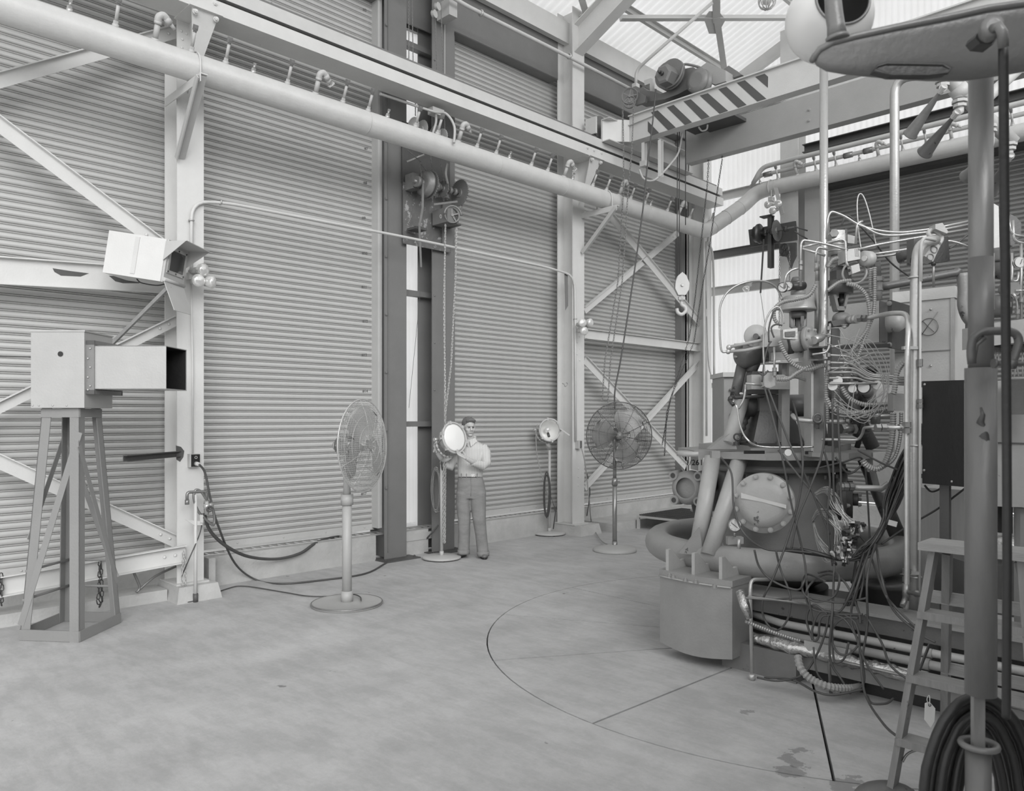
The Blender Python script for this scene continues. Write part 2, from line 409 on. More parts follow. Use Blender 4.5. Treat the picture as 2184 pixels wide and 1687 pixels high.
# vertical dark posts either side of the clear panel, with girts
def corr(p0, du, dv, L1, L2, amp, wl_, seg=4, tilt=None):
    """corrugated sheet: du direction across the waves (length L1), dv along (length L2)"""
    du, dv = V(du).normalized(), V(dv).normalized(); nn = du.cross(dv).normalized(); k = int(L1/wl_*seg); m = M(); vs = []
    for i in range(k+1):
        t = L1*i/k; o_ = nn*amp*math.sin(2*PI*t/wl_); vs += [V(p0)+du*t+o_, V(p0)+du*t+o_+dv*L2]
    return m.add(vs, [(2*i, 2*i+2, 2*i+3, 2*i+1) for i in range(k)], True)
O('clear_sheet', corr((5.9, 8.33, .36), (1, 0, 0), (0, 0, 1), .95, 7.3, .009, .064), FIBRE, wa, label='translucent corrugated sheet between the two dark posts')
def dark_post(xa, xb, side, label):
    t = T('steel_post', label, 'post', ((xa+xb)/2, 8, 0)); m = M(); y = 7.9; z1 = 7.62
    m.b(xa, y, .012, xb, y+.012, z1); m.b(xa, y+.3, .012, xb, y+.312, z1); xm = xa+.10 if side < 0 else xb-.16
    m.b(xm-.006, y+.008, .012, xm+.006, y+.304, z1); O('flange', m, DARKP, t)
    m = M(); m.b(xa-.09, 7.72, 0, xb+.09, 8.05, .014) if side < 0 else m.b(xa-.08, 7.72, 0, xb+.08, 8.05, .014)
    for xx in (xa-.05, xb+.05): m.bolt((xx, 7.8, .014), (0, 0, 1), .014, .014)
    O('base_plate', m, DARK2, t)
    m = M(); gx = xa-.06 if side < 0 else xb
    m.b(gx, 7.97, .4, gx+.07, 8.12, z1); m.b(gx, 7.955, .4, gx+.03, 7.97, z1); O('shutter_guide', m, GREYL if side < 0 else DARKP, t)
    if side < 0:
        z = .9
        while z < 7.2:
            O('bolt', M().bolt((xa+.02, 7.9, z), (0, -1, 0), .016, .014), DARKP, t); z += .72
        O('edge_angle', M().b(xa+.045, 7.885, .1, xa+.055, 7.9, z1), DARKP, t)
    else:
        z = .9
        while z < 7.2:
            O('rivet', M().rivet((xa+.04, 7.9, z), (0, -1, 0), .014), DARKP, t); z += .62
        O('edge_angle', M().b(xb-.18, 7.885, .1, xb-.17, 7.9, z1), GREYL, t)
    return t
dark_post(5.66, 6.0, -1, 'dark painted steel post left of the clear panel, row of bolts up its edge')
dark_post(6.42, 6.80, 1, 'dark painted steel post right of the clear panel, behind the standing man')
for v_, z_ in ((630, 0), (910, 0), (100, 0), (1138, 1)):
    p = onY(895, v_, 8.02)
    m = M(); m.ell((5.9, 8.1, p.z), (6.65, 8.1, p.z), .10, .07, .01, fx=-1) if not z_ else m.b(5.9, 7.96, p.z-.07, 6.5, 8.0, p.z+.02)
    O('girt', m, DARKP if not z_ else GREYL, wa)
O('closing_plate', M().b(5.9, 8.12, 6.95, 6.75, 8.14, 7.7), DARKP, wa)
# ---- white H columns of the left wall
def column(x0, x1, label, zt=8.0):
    t = T('steel_column', label, 'column', ((x0+x1)/2, 7.75, 0)); m = M(); y = 7.6
    m.b(x0, y, .15, x1, y+.014, zt); m.b(x0, y+.30, .15, x1, y+.314, zt); m.b((x0+x1)/2-.006, y+.01, .15, (x0+x1)/2+.006, y+.305, zt)
    O('shaft', m, WHITE, t); m = M(); m.b(x0-.03, y-.06, .15, x1+.03, y+.36, .165)
    O('base_plate', m, WHITE2, t); return t
c1 = column(3.0, 3.262, 'white steel column beside the camera housing, hose valve and outlet at its foot')
c2 = column(8.9, 9.17, 'white steel column between the small floodlight and the far fan')
c3 = column(12.62, 12.9, 'white steel column in the far corner behind the chain hoist')
for t, us in ((c1, ((387, 66), (389, 84), (388, 102), (398, 72))),):
    for u, v in us: O('rivet', M().rivet(onY(u, v, 7.6), (0, -1, 0), .014), WHITE, t)
for i in range(9): O('rivet', M().rivet(V((9.0+.06*(i % 2), 7.6, 3.1-.09*i)) if i < 6 else V((9.03, 7.6, 1.0-.13*(i-6))), (0, -1, 0), .013), WHITE, c2)
m = M(); P = [onY(u, v, 7.598) for u, v in ((1224, 585), (1231, 590), (1232, 655), (1226, 665))]; m.plate([p+V((-.22, 0, 0)) for p in P], .003, (0, -1, 0)); O('bare_patch', m, DARKP, c2, label='dark unpainted patch')
O('jamb', M().b(8.97, 8.13, .31, 9.25, 8.2, 8.0), WHITE2, wa); O('jamb', M().b(3.05, 8.13, .31, 3.25, 8.2, 8.0), WHITE2, wa)
O('jamb', M().b(12.55, 7.95, .31, 13.0, 8.2, 8.0), WHITE2, wa)
O('jamb', M().b(12.42, 7.95, .31, 12.6, 8.1, 7.0), DARKP, wa)
# ---- bracing of the first and last bay
def brace(ua, va, ub, vb, Y, w_, label, kind=0, matl=WHITE, gr=None, ext=0):
    a, b_ = onY(ua, va, Y), onY(ub, vb, Y)
    if ext: a = a+(a-b_).normalized()*ext
    t = T('cross_brace', label, 'brace', (a+b_)/2, gr); m = M()
    if kind == 0: m.prof(a, b_, [(-.0, -w_/2), (.010, -w_/2), (.010, w_/2-.01), (.05, w_/2-.01), (.05, w_/2), (0, w_/2)], (0, 0, 1))
    else: m.chan(a, b_, .06, w_, .01)
    O('bar', m, matl, t)
    d = (b_-a).normalized(); m = M()
    O('bolt', M().rivet(b_-d*.10+V((0, -.012, 0)), (0, -1, 0), .016), matl, t); O('bolt', M().rivet(b_-d*.2+V((0, -.012, 0)), (0, -1, 0), .016), matl, t)
    return t
brace(0, 268, 350, 530, 7.78, .13, 'white diagonal angle brace running down to the camera housing on the column', ext=2.)
brace(0, 172, 395, 62, 7.80, .12, 'white diagonal brace crossing behind the sprinkler pipe at top left', ext=2.)
brace(0, 578, 378, 602, 7.82, .24, 'white horizontal channel with scorched patches under the camera housing', 1, ext=3.)
brace(0, 868, 378, 682, 7.80, .10, 'white diagonal brace rising behind the sheet metal box to the column', ext=2.)
brace(0, 985, 380, 1157, 7.78, .12, 'white diagonal brace crossing behind the lattice stand legs', ext=2.)
brace(0, 1250, 395, 1180, 7.55, .17, 'white low rail across the bottom of the leftmost shutter', 1, ext=3.)
brace(1296, 456, 1492, 690, 7.78, .13, 'white diagonal brace from pipe bracket down past the hook block')
brace(1246, 662, 1446, 496, 7.82, .12, 'white diagonal brace rising right from the column with three lamps')
brace(1246, 712, 1496, 742, 7.80, .16, 'white horizontal girt across the shutter above the far fan', 1)
brace(1246, 768, 1462, 996, 7.78, .12, 'white diagonal brace running down right past the far fan cage')
brace(1246, 1040, 1496, 768, 7.82, .13, 'white diagonal brace rising right from behind the far fan')
# ---- crane runway along the left wall
t = T('crane_runway', 'long white crane runway girder along the shutters, above the sprinkler pipe', 'girder', (5, 7.4, 5.6))
m = M(); X0, X1 = -3., 12.72
m.prof((X0, 0, 0), (X1, 0, 0), [(-7.25, 5.65), (-7.57, 5.65), (-7.57, 5.665), (-7.27, 5.67), (-7.30, 5.74), (-7.27, 5.775), (-7.25, 5.785)], (0, 0, 1))
O('channel', m, WHITE, t)
m = M(); m.b(X0, 7.35, 5.66, X1, 7.37, 6.0); m.b(X0, 7.29, 5.79, X1, 7.36, 5.80); m.b(X0, 7.33, 5.80, X1, 7.36, 5.835); O('web', m, DARK2, t)
m = M(); m.b(X0, 7.27, 5.835, X1, 7.55, 5.85); m.b(X0, 7.27, 5.85, X1, 7.285, 5.955); m.b(X0, 7.27, 5.955, X1, 7.48, 5.967); O('top_channel', m, WHITE2, t)
m = M(); m.b(X0, 7.40, 5.967, X1, 7.44, 6.03); m.b(X0, 7.385, 6.03, X1, 7.455, 6.055); O('rail', m, DARKP, t)
m = M(); m.cyl((X0, 7.47, 6.09), (X1, 7.47, 6.09), .013, n=8)
O('conduit', m, GALV, t)
x = 3.9
while x < 12: O('clip', M().torus((x, 7.44, 6.05), (1, 0, 0), .035, .006, 12, 5, 0, PI), GALV, t); x += .88
for x in (3.02, 8.95): 
    for q in (-.13, .02, .2): O('bolt', M().bolt((x+q, 7.262, 5.75), (0, -1, 0), .022, .02), WHITE, t)
# gussets hung under the runway at the columns
for (x, nm) in ((3.12, 'left'), (9.02, 'right')):
    t = T('gusset_bracket', 'white triangular gusset plate tying runway to the ' + ('near' if nm == 'left' else 'far') + ' column', 'bracket', (x, 7.4, 5.5)); m = M()
    m.plate([(x-.12, 7.26, 5.655), (x+.14, 7.26, 5.655), (x+.03, 7.5, 5.12), (x-.02, 7.5, 5.12)], .012, (0, -1, 0)); m.plate([(x, 7.26, 5.65), (x, 7.6, 5.65), (x, 7.6, 5.0)], .014, (1, 0, 0))
    m.b(x-.15, 7.22, 5.64, x+.17, 7.6, 5.652); O('plate', m, WHITE, t)
    for q in (-.09, .11): O('bolt', M().bolt((x+q, 7.25, 5.6), (0, -1, 0), .02, .02), WHITE, t)
# ---- roof: sheets, rafters, purlins, bracing
RS = .375
def zr(Y): return 8.02+RS*(8-Y)
ceil = T('ceiling', None, None, (5, 2, 9), kind='structure')
rn = V((0, RS, 1)).normalized()
def onR(u, v, drop=0.): return onP(u, v, (0, 8, 8.02-drop), rn)
O('roof_sheet', corr((-4, 8.05, zr(8.05)), (1, 0, 0), (0, -1, RS), 17.5, 13.2/math.cos(math.atan(RS)), .018, .15, 6), FIBRE, ceil, label='translucent corrugated roofing sheet')
Yp = 8-1.55
for i in range(8):
    y = 7.3-1.45*i
    m = M(); m.chan((-4, y, zr(y)-.10), (13.4, y, zr(y)-.10), .06, .12, .008, up=(0, -RS*.0, 1)); O('purlin', m, WHITE2, ceil)
for x in (-2.77, 3.13, 9.03):
    m = M(); a = V((x, 7.62, 7.52)); b_ = V((x, 5.2, zr(5.2)-.40)); c_ = V((x, -5, zr(-5)-.36))
    n0 = .012
    for (p, q, h0, h1) in ((a, b_, .42, .40), (b_, c_, .40, .40)):
        for sx, th in ((0, .012),):
            m.add([p+V((-th/2, 0, -h0/2)), q+V((-th/2, 0, -h1/2)), q+V((-th/2, 0, h1/2)), p+V((-th/2, 0, h0/2)), p+V((th/2, 0, -h0/2)), q+V((th/2, 0, -h1/2)), q+V((th/2, 0, h1/2)), p+V((th/2, 0, h0/2))], [(0, 1, 2, 3), (4, 7, 6, 5)])
        for sg in (-1, 1):
            m.bar(p+V((0, 0, sg*h0/2)), q+V((0, 0, sg*h1/2)), .20, .014)
    O('rafter', m, WHITE, ceil)
# roof bracing seen between column and gable
def rb(ua, va, ub, vb, w_, drop, nm='roof_brace'):
    a, b_ = onR(ua, va, drop), onR(ub, vb, drop); m = M(); m.ell(a, b_, w_, w_, .01, up=(0, 0, 1)); O(nm, m, WHITE2, ceil)
rb(1322, 46, 1900, 44, .10, .42); rb(1518, -60, 1520, 50, .12, .45); rb(1522, 40, 1541, 165, .10, .46)
c0 = onR(1520, 46, .44); m = M()
m.plate([onR(u, v, .44) for u, v in ((1501, 40), (1513, 25), (1533, 25), (1548, 42), (1531, 72), (1512, 72))], .012); O('gusset', m, GREYL, ceil)
rb(1215, -60, 1246, 40, .10, .3); rb(1240, 42, 1262, 30, .12, .28, 'gusset')
# ---- right wall (X = 13.4): clear sheets, column, girts, shutter, gable
wb = T('wall_back', None, None, (13.4, 3, 0), kind='structure')
XB = 13.4
O('clear_sheet', corr((XB+.1, 8.1, .3), (0, -1, 0), (0, 0, 1), 2.6, 10.2, .014, .10, 6), FIBRE, wb, label='translucent corrugated sheet in the corner')
O('clear_sheet', corr((XB+.1, 5.5, 6.05), (0, -1, 0), (0, 0, 1), 12., 7.0, .014, .10, 6), FIBRE, wb, label='translucent corrugated sheet over the shutter')
O('curb', M().b(XB-.15, -5, 0, XB+.2, 8.1, .31), CONC, wb)
shutter('door_5', -4.6, 5.62, .36, 5.75, XB, 'Y', SHUTB)
O('hood', M().b(XB-.25, -4.6, 5.72, XB+.15, 5.66, 6.05), DARK2, wb, label='dark shutter housing')
def onB(u, v, d=0.): return onX(u, v, XB-d)
# girts of the corner bay
for (ua, va, ub, vb, h, mt) in ((1520, 545, 1665, 522, .16, DARKP), (1520, 622, 1665, 596, .16, WHITE2), (1532, 420, 1650, 392, .16, WHITE2), (1520, 822, 1560, 820, .10, WHITE2)):
    a = onB(ua, va, .05); z = a.z; m = M(); m.chan((XB-.0, 8.0, z), (XB-.0, 5.9, z), .08, h, .01, fx=1); O('girt', m, mt, wb)
t = T('steel_column', 'white steel column of the back wall behind the chain hoist and lamps', 'column', (13.1, 6.1, 0))
ya, yb = onX(1664, 600, 13.0).y, onX(1702, 600, 13.0).y
m = M(); m.b(13.0, yb, .1, 13.014, ya, 8.6); m.b(13.3, yb, .1, 13.314, ya, 8.6); m.b(13.01, (ya+yb)/2-.006, .1, 13.304, (ya+yb)/2+.006, 8.6); O('shaft', m, WHITE2, t)
m = M(); m.b(12.95, yb-.05, .1, 13.3, ya+.05, .12); O('base_plate', m, WHITE2, t)
for k in range(8): O('rivet', M().rivet((13.0, yb+.05, 6.2-.5*k), (-1, 0, 0), .014), WHITE2, t)
t = T('door_frame', None, None, (13.3, 5.75, 0), kind='structure')
yc, yd = onX(1716, 600, 13.15).y, onX(1757, 600, 13.15).y
O('jamb', M().b(13.15, yd, .1, 13.45, yc, 5.9), GREYL, t)
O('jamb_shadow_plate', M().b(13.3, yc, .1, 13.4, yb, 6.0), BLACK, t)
# gable wall: rake trim and tall pale gable plate
t = O('trim_1', M().bar((13.3, 8.1, zr(8.1)-.16), (13.3, -4.9, zr(-4.9)-.16), .08, .22), WHITE2, kind='structure')
# unseen side wall added to keep light off the lower right; corner wall beyond
O('wall_shade', M().b(-.6, -2.4, 0, 13.6, -2.2, 4.0), DARKP, kind='structure')
O('wall_corner', M().b(13.5, -5.0, 0, 13.6, 8.5, .32), CONC, kind='structure')
# ================================================================ SPRINKLER PIPES
R45 = Matrix.Rotation(-PI/4, 3, 'Z')
def CL(l, d, z): return V((SQ*(d+l), SQ*(d-l), z))          # right, forward, up as seen by someone standing at the camera
def lat(u, d): return (u-UC)/FPX*d
def nozzle_meshes():
    s = M(); s.cyl((0, 0, -.01), (0, 0, .03), .032, .026, n=12); s.cyl((0, 0, .03), (0, 0, .055), .022, n=6, sm=False); s.cyl((0, 0, .05), (0, 0, .20), .0155, n=10)
    c = M(); c.b(-.018, -.02, .195, .018, .02, .245); c.cyl((0, 0, .18), (0, 0, .195), .017, n=8); c.cyl((0, -.025, .222), (0, .025, .222), .013, n=8)
    h = M(); h.cyl((0, -.021, .232), (0, -.0215, .232), .007, n=8); h.cyl((.0175, 0, .225), (.018, 0, .225), .008, n=8)
    pl = M(); pl.cyl((0, 0, -.01), (0, 0, .03), .028, .024, n=12); pl.cyl((0, 0, .03), (0, 0, .05), .022, n=6, sm=False); pl.cyl((0, 0, .05), (0, 0, .075), .012, n=8); pl.b(-.012, -.01, .075, .012, .01, .10)
    e = M(); e.cyl((0, 0, -.01), (0, 0, .02), .038, .032, n=12); e.cyl((0, 0, .02), (0, 0, .15), .025, n=12); e.cyl((0, 0, .14), (0, 0, .165), .033, n=12)
    e.tube(spl([(0, 0, .15), (0, 0, .2), (.035, 0, .225), (.07, 0, .205)]), .031, 12)
    v1 = M(); v1.cyl((.06, 0, .21), (.10, 0, .18), .032, n=12); v1.cyl((.10, 0, .18), (.15, 0, .145), .02, .014, n=10)
    v2 = M(); v2.cyl((.06, 0, .21), (.10, 0, .18), .034, n=12); v2.ball((.11, 0, .17), .03, 10, 6)
    a = V((.8, 0, -.6)); v2.torus(V((.15, 0, .14)), a, .034, .008, 14, 6)
    for k in range(4):
        x, y, _ = frame(a); v2.cyl(V((.15, 0, .14)), V((.15, 0, .14))+(x*math.cos(k*PI/2)+y*math.sin(k*PI/2))*.034, .005, n=6)
        v2.ball(V((.15, 0, .14))+(x*math.cos(k*PI/2+.6)+y*math.sin(k*PI/2+.6))*.036, .011, 8, 5)
    return s, c, h, pl, e, v1, v2
NS, NC, NH, NP, NE, NV1, NV2 = nozzle_meshes()
ME = {k: mesh_of(k, m_, mt) for k, m_, mt in (('nozzle', NS, GREYL), ('nozzle_cap', NC, GEAR), ('nozzle_hole', NH, BLACK), ('pipe_plug', NP, GALV), ('pipe_elbow', NE, GREYL), ('elbow_jet', NV1, GREYL), ('hose_valve', NV2, GREYL))}
def put_nozzle(kind, p, q, parent):
    if kind == 'S':
        o = inst(ME['nozzle'], 'nozzle', p, parent, q)
        c = inst(ME['nozzle_cap'], 'nozzle_cap', (0, 0, 0), None); c.parent = o
    elif kind == 'P': inst(ME['pipe_plug'], 'pipe_plug', p, parent, q)
    else:
        o = inst(ME['pipe_elbow'], 'pipe_elbow', p, parent, q)
        c = inst(ME['hose_valve' if kind == 'V' else 'elbow_jet'], 'hose_valve' if kind == 'V' else 'elbow_jet', (0, 0, 0), None); c.parent = o
PY_, PZ_, PR = 7.2, 5.045, .13
sp = T('sprinkler_pipe', 'long fat grey sprinkler pipe with rows of nozzles running along the shutters', 'pipe', (6, 7.2, 5.0))
pB = (12.9, 5.835)
cornerA = onY(1505, 492, PY_); bB = onX(1640, 392, pB[0])
pts = [V((-3, PY_, PZ_)), V((cornerA.x-.15, PY_, PZ_)), V((cornerA.x+.05, PY_-.02, PZ_+.04)), V((pB[0]-.12, bB.y+.42, 5.60)), V((pB[0], bB.y+.25, pB[1]-.03)), V((pB[0], bB.y, pB[1])), V((pB[0], -4.8, pB[1]))]
pp = rnd(pts, .22, 5); m = M(); m.tube(pp, PR, 20); O('pipe_run', m, PIPEM, sp)
for q in (1, ):
    a, b_ = pts[2], pts[3]; d = (b_-a).normalized()
    for t_ in (.12, .5, .88): O('weld_seam', M().torus(a.lerp(b_, t_), d, PR+.001, .005, 24, 6), PIPEM, sp)
for x in (4.9, 6.9, 8.2, 10.2): O('weld_seam', M().torus((x, PY_, PZ_), (1, 0, 0), PR, .004, 24, 6), PIPEM, sp)
O('weld_seam', M().torus((pB[0], bB.y-.15, pB[1]), (0, 1, 0), PR, .004, 24, 6), PIPEM, sp)
na = V((0, -.45, .89)).normalized()
for u, kd in ((148, 'P'), (246, 'S'), (331, 'E'), (408, 'S'), (481, 'S'), (540, 'P'), (613, 'S'), (673, 'V'), (731, 'S'), (785, 'S'), (826, 'P'), (886, 'S'), (933, 'S'), (978, 'E'), (1017, 'S'), (1058, 'S'), (1086, 'P'), (1133, 'S'), (1168, 'S'), (1203, 'V'), (1221, 'P'), (1264, 'S'), (1293, 'S'), (1321, 'E'), (1345, 'S'), (1375, 'S'), (1387, 'P'), (1423, 'S'), (1447, 'E'), (1470, 'S')):
    # nozzle root on the pipe, above its axis: walk along x so that it meets column u
    v_ = VH-(PZ_+.11-HCAM)/(1.4142*7.14)*(2735-u); p = onY(u, v_, 7.14); p = V((p.x, PY_, PZ_))+na*(PR-.01)
    put_nozzle(kd, p, basis((1, 0, 0), na.cross(V((1, 0, 0))), na), sp)
nb = V((-.45, 0, .89)).normalized()
for u, kd in ((1622, 'P'), (1660, 'S'), (1700, 'V'), (1741, 'S'), (1784, 'S'), (1834, 'P'), (1874, 'E'), (1926, 'S'), (1976, 'S'), (2030, 'E'), (2160, 'S')):
    v_ = VH-(pB[1]+.11-HCAM)/(1.4142*12.85)*(u+554); p = onX(u, v_, 12.85); p = V((pB[0], p.y, pB[1]))+nb*(PR-.01)
    put_nozzle(kd, p, basis((0, -1, 0), nb.cross(V((0, -1, 0))), nb), sp)
# support arms under the pipe
def pipe_bracket(xa, label, dx):
    t = T('pipe_bracket', label, 'bracket', (xa, 7.3, 4.8)); z = PZ_-PR-.012
    O('arm', M().ell((xa, 6.93, z), (xa, 7.75, z), .07, .08, .01, fx=1, fy=-1), WHITE2, t)
    O('strut', M().bar((xa+.02, 6.95, z-.02), (xa+dx, 7.60, z-.58), .09, .012, up=(1, 0, 0)) if 0 else M().prof((xa+.02, 6.95, z-.02), (xa+dx, 7.58, z-.60), [(-.05, -.006), (.05, -.006), (.05, .05), (.038, .05), (.038, .006), (-.05, .006)], (0, -1, 0)), GREYL, t)
    m = M(); m.tube([(xa+.06, PY_-PR-.02, z-.05)]+[(xa+.06, PY_+math.cos(a)*(PR+.012), PZ_+math.sin(a)*(PR+.012)) for a in [PI-.0+PI*-i/12 for i in range(13)]]+[(xa+.06, PY_+PR+.02, z-.05)], .008, 6)
    O('hoop', m, WHITE2, t); return t
pipe_bracket(2.94, 'white strut bracket carrying the pipe on the near column', .08)
pipe_bracket(9.10, 'white strut bracket carrying the pipe on the far column', .02)
t = T('sprinkler_feed_pipe', 'thin upper pipe running above the fat pipe on the back wall', 'pipe', (12.9, 2, 6.1))
a = onX(1640, 352, 12.85); z1 = a.z
m = M(); m.tube(rnd([onX(1606, 392, 12.85), onX(1625, 357, 12.85), V((12.85, a.y-.3, z1)), V((12.85, -4.5, z1))], .12), .042, 10); O('pipe_run', m, GREYL, t)
t = T('sprinkler_feed_pipe', 'second thin pipe between the upper pipe and the fat pipe, dark couplings on it', 'pipe', (12.9, 2, 6.0))
a = onX(1640, 371, 12.9); m = M(); m.tube(rnd([onX(1600, 400, 12.9), onX(1620, 374, 12.9), V((12.9, a.y-.3, a.z)), V((12.9, -4.5, a.z))], .12), .033, 10); O('pipe_run', m, GREYL, t)
for u in (1630, 1800, 1842):
    p = onX(u, 400, 12.9); O('coupling', M().cyl((12.9, p.y, a.z), (12.9, p.y-.14, a.z), .047, n=10), STEELM, t)
# dark pipe rail over the shutter
t = T('door_rail', 'dark steel rail along the top of the back wall shutter, above the pipes', 'rail', (13, 0, 6.3))
a = onX(1716, 320, 13.0); m = M(); m.chan((13.0, a.y, a.z-.0), (13.0, -4.6, a.z), .1, .14, .012, fx=1); m.b(12.98, -4.6, a.z+.06, 13.02, a.y, a.z+.10); O('track', m, DARK2, t)
for (us, vs) in ((((112, 572), (150, 578), (190, 583), (172, 590), (130, 588), (116, 580)), 0), (((232, 588), (270, 590), (310, 597), (296, 604), (262, 604), (246, 600)), 0)):
    tag(O('scorch_mark', M().plate([onY(u, v, 7.81) for u, v in us], .001, (0, -1, 0)), DARK2), 'dark scorched paint patch '+('left' if us[0][0] < 200 else 'below the housing')+' on the white horizontal channel', 'mark')
# ================================================================ CONDUITS
def conduit(label, pts, r, mt=GREYL, nm='conduit', cat='conduit', rad=.1, clips=(), n=8):
    m = M(); P = rnd(pts, rad, 5); m.tube(P, r, n); t = T(nm, label, cat, P[len(P)//2]); O('tube_run', m, mt, t)
    for c in clips: O('clip', M().torus(c[0], c[1], r*1.35, r*.5, 10, 5), GALV, t)
    return t
Yc = 7.57
conduit('thin white conduit sagging along the shutters from the triple lamps to the outlet box', [onY(408, 592, Yc), onY(409, 430, Yc), onY(480, 432, Yc), onY(866, 506, Yc), onY(1160, 568, Yc), onY(1226, 588, Yc), onY(1227, 700, Yc), onY(1228, 940, Yc)], .017, WHITE2, rad=.22, clips=[(onY(408, 470, Yc), (0, 0, 1)), (onY(1227, 680, Yc), (0, 0, 1)), (onY(470, 431, Yc), (1, 0, 0))])
conduit('white conduit falling down the near column face to the black outlet', [onY(407, 600, Yc), onY(411, 780, Yc), onY(411, 968, Yc)], .009, WHITE2)
conduit('white conduit along the eave that turns up over the crane trolley', [onY(700, -160, 7.5), onY(1000, 15, 7.5), onY(1215, 122, 7.5), onY(1345, 190, 7.5)], .026, WHITE2, clips=[(onY(1026, 28, 7.5), (1, 0, 0)), (onY(1214, 120, 7.5), (1, 0, 0))])
conduit('bare white conduit rising from the trolley junction to the roof', [onX(1356, 180, 10.3), onX(1357, 150, 10.3), onX(1380, 128, 10.3)+V((0, 0, 0)), onR(1520, 5, .5)], .026, WHITE2, rad=.3)
# ================================================================ LAMP CLUSTERS
def bulb(m_glass, m_cap, c, d, r=.062):
    d = V(d).normalized()
    m_cap.cyl(c-d*.16, c-d*.085, .03, .032, n=12)
    m_glass.lathe([(.03, -.09), (.034, -.075), (.055, -.045), (r, -.012), (r, 0), (r*.9, .012), (r*.55, .022), (.0001, .026)], c, d, n=18)
GLASS = mat('lamp_glass', 226, .08, .35, var=.03, bump=.0, spec=.9)
def lamp_cluster(label, c, dirs, arm_to, r=.062, junction=True):
    t = T('lamp_cluster', label, 'lamp', c)
    for p, d in dirs:
        g_, k_ = M(), M(); p = V(p); d = V(d).normalized(); bulb(g_, k_, p, d, r)
        lh = O('lamp_holder', k_, GREYL, t); O('bulb', g_, GLASS, lh)
        O('arm', M().tube(spl([p-d*.15, p-d*.19, V(c)]), .011, 8), GREYL, t)
    m = M(); m.b(-.05, -.035, -.035, .05, .035, .035, c=c); O('junction_box', m, GREYL, t)
    if arm_to is not None: O('stem', M().tube(spl([V(c)]+[V(q) for q in arm_to]), .011, 8), GREYL, t)
    return t
def lc(label, us, Y, c, dirs, arm, r=.062):
    return lamp_cluster(label, c, [(onY(u, v, Y), d) for (u, v), d in zip(us, dirs)], arm, r)
lc('three bare reflector bulbs clustered on the near column below the camera housing', ((435, 575), (424, 598), (454, 602)), 7.32, onY(412, 590, 7.5), ((.35, -.9, .0), (-.05, -1, -.05), (.7, -.6, -.1)), None)
lc('three small reflector bulbs on the far white column above mid height', ((1243, 688), (1260, 688), (1247, 706)), 7.35, onY(1246, 694, 7.5), ((-.4, -1, .1), (.1, -1, 0), (-.2, -1, -.1)), None, .064)
cB = onX(1645, 425, 12.72)
t = lamp_cluster('three clear reflector bulbs hanging under the pipe on the back wall', cB, [(onX(u, v, 12.5), d) for (u, v), d in (((1635, 437), (-.9, .5, -.2)), ((1660, 434), (-1, -.2, -.1)), ((1647, 450), (-.9, .1, -.3)))], [onX(1645, 405, 12.8)], .062)
m = M(); m.plate([onX(1650, 400, 12.74), onX(1658, 400, 12.74), onX(1672, 455, 12.74), onX(1664, 460, 12.74)], .01); O('hanger', m, GREYL, t)
O('clamp', M().torus((12.9, onX(1645, 390, 12.9).y, pB[1]), (0, 1, 0), PR+.01, .012, 20, 6), GREYL, t)
p = onX(1590, 618, 12.9); t = lamp_cluster('single reflector bulb hung below the pale girt in the corner', onX(1597, 606, 13.1), [(p, (-.6, .3, -.7))], None, .062)
# ================================================================ CAMERA HOUSING ON THE COLUMN
ah = V((.677, -.737, -.16)).normalized(); sh = V((-.737, -.677, 0)).normalized(); uh = ah.cross(-sh).normalized()
if uh.z < 0: uh = -uh
Rh = Matrix((ah, -sh, uh)).transposed()      # local x = pointing, y = away from viewer side, z = up
pf = onY(352, 556, 7.05); hc = pf-ah*.275+V(sh)*-.18
t = T('camera_housing', 'white sheet metal camera housing with glass front and sun hood, on the near column', 'housing', hc)
O('housing_box', M().b(-.26, -.20, -.19, .27, .20, .19, Rh, hc), WHITE, t)
O('front_frame', M().b(.27, -.19, -.19, .29, .19, .19, Rh, hc), GREYL, t)
fr = M(); fr.b(.29, -.16, -.10, .298, .16, .14, Rh, hc); fo = O('window_frame', fr, GALV, t)
O('window_glass', M().b(.298, -.125, -.07, .301, .125, .11, Rh, hc), mat('dark_glass', 70, .06, .0, var=.1, bump=0), fo)
for yy in (-.145, 0, .145):
    for zz in (-.085, .125): O('screw', M().cyl(Rh@V((.298, yy, zz))+hc, Rh@V((.303, yy, zz))+hc, .008, n=8), STEELD, fo)
hd = M(); P = lambda x, y, z: Rh@V((x, y, z))+hc
hd.plate([P(.27, -.21, .17), P(.27, .21, .17), P(.47, .24, .20), P(.47, -.24, .20)], .006); hd.plate([P(.27, -.21, .17), P(.47, -.24, .20), P(.27, -.21, .0)], .006); hd.plate([P(.27, .21, .17), P(.47, .24, .20), P(.27, .21, .0)], .006)
O('sun_hood', hd, GREYL, t)
vs_ = M(); vs_.plate([P(.30, -.20, -.17), P(.30, .18, -.17), P(.42, .16, -.42), P(.42, -.16, -.42)], .006); vs_.cyl(P(.30, -.20, -.165), P(.30, .18, -.165), .018, n=8); O('lower_flap', vs_, GREYL, t)
O('seam_strip', M().b(-.01, -.206, -.16, .03, -.20, .17, Rh, hc), WHITE2, t)
m = M(); m.tube(spl([P(.0, -.1, -.19), P(.05, -.1, -.22), P(.2, -.1, -.22), P(.3, -.1, -.18)]), .006, 6); O('wire', m, RUBBER, t)
a, b_ = onY(362, 610, 7.1), onY(222, 750, 7.6); m = M(); m.bar(a, b_, .03, .03); O('support_strut', m, STEELM, t)
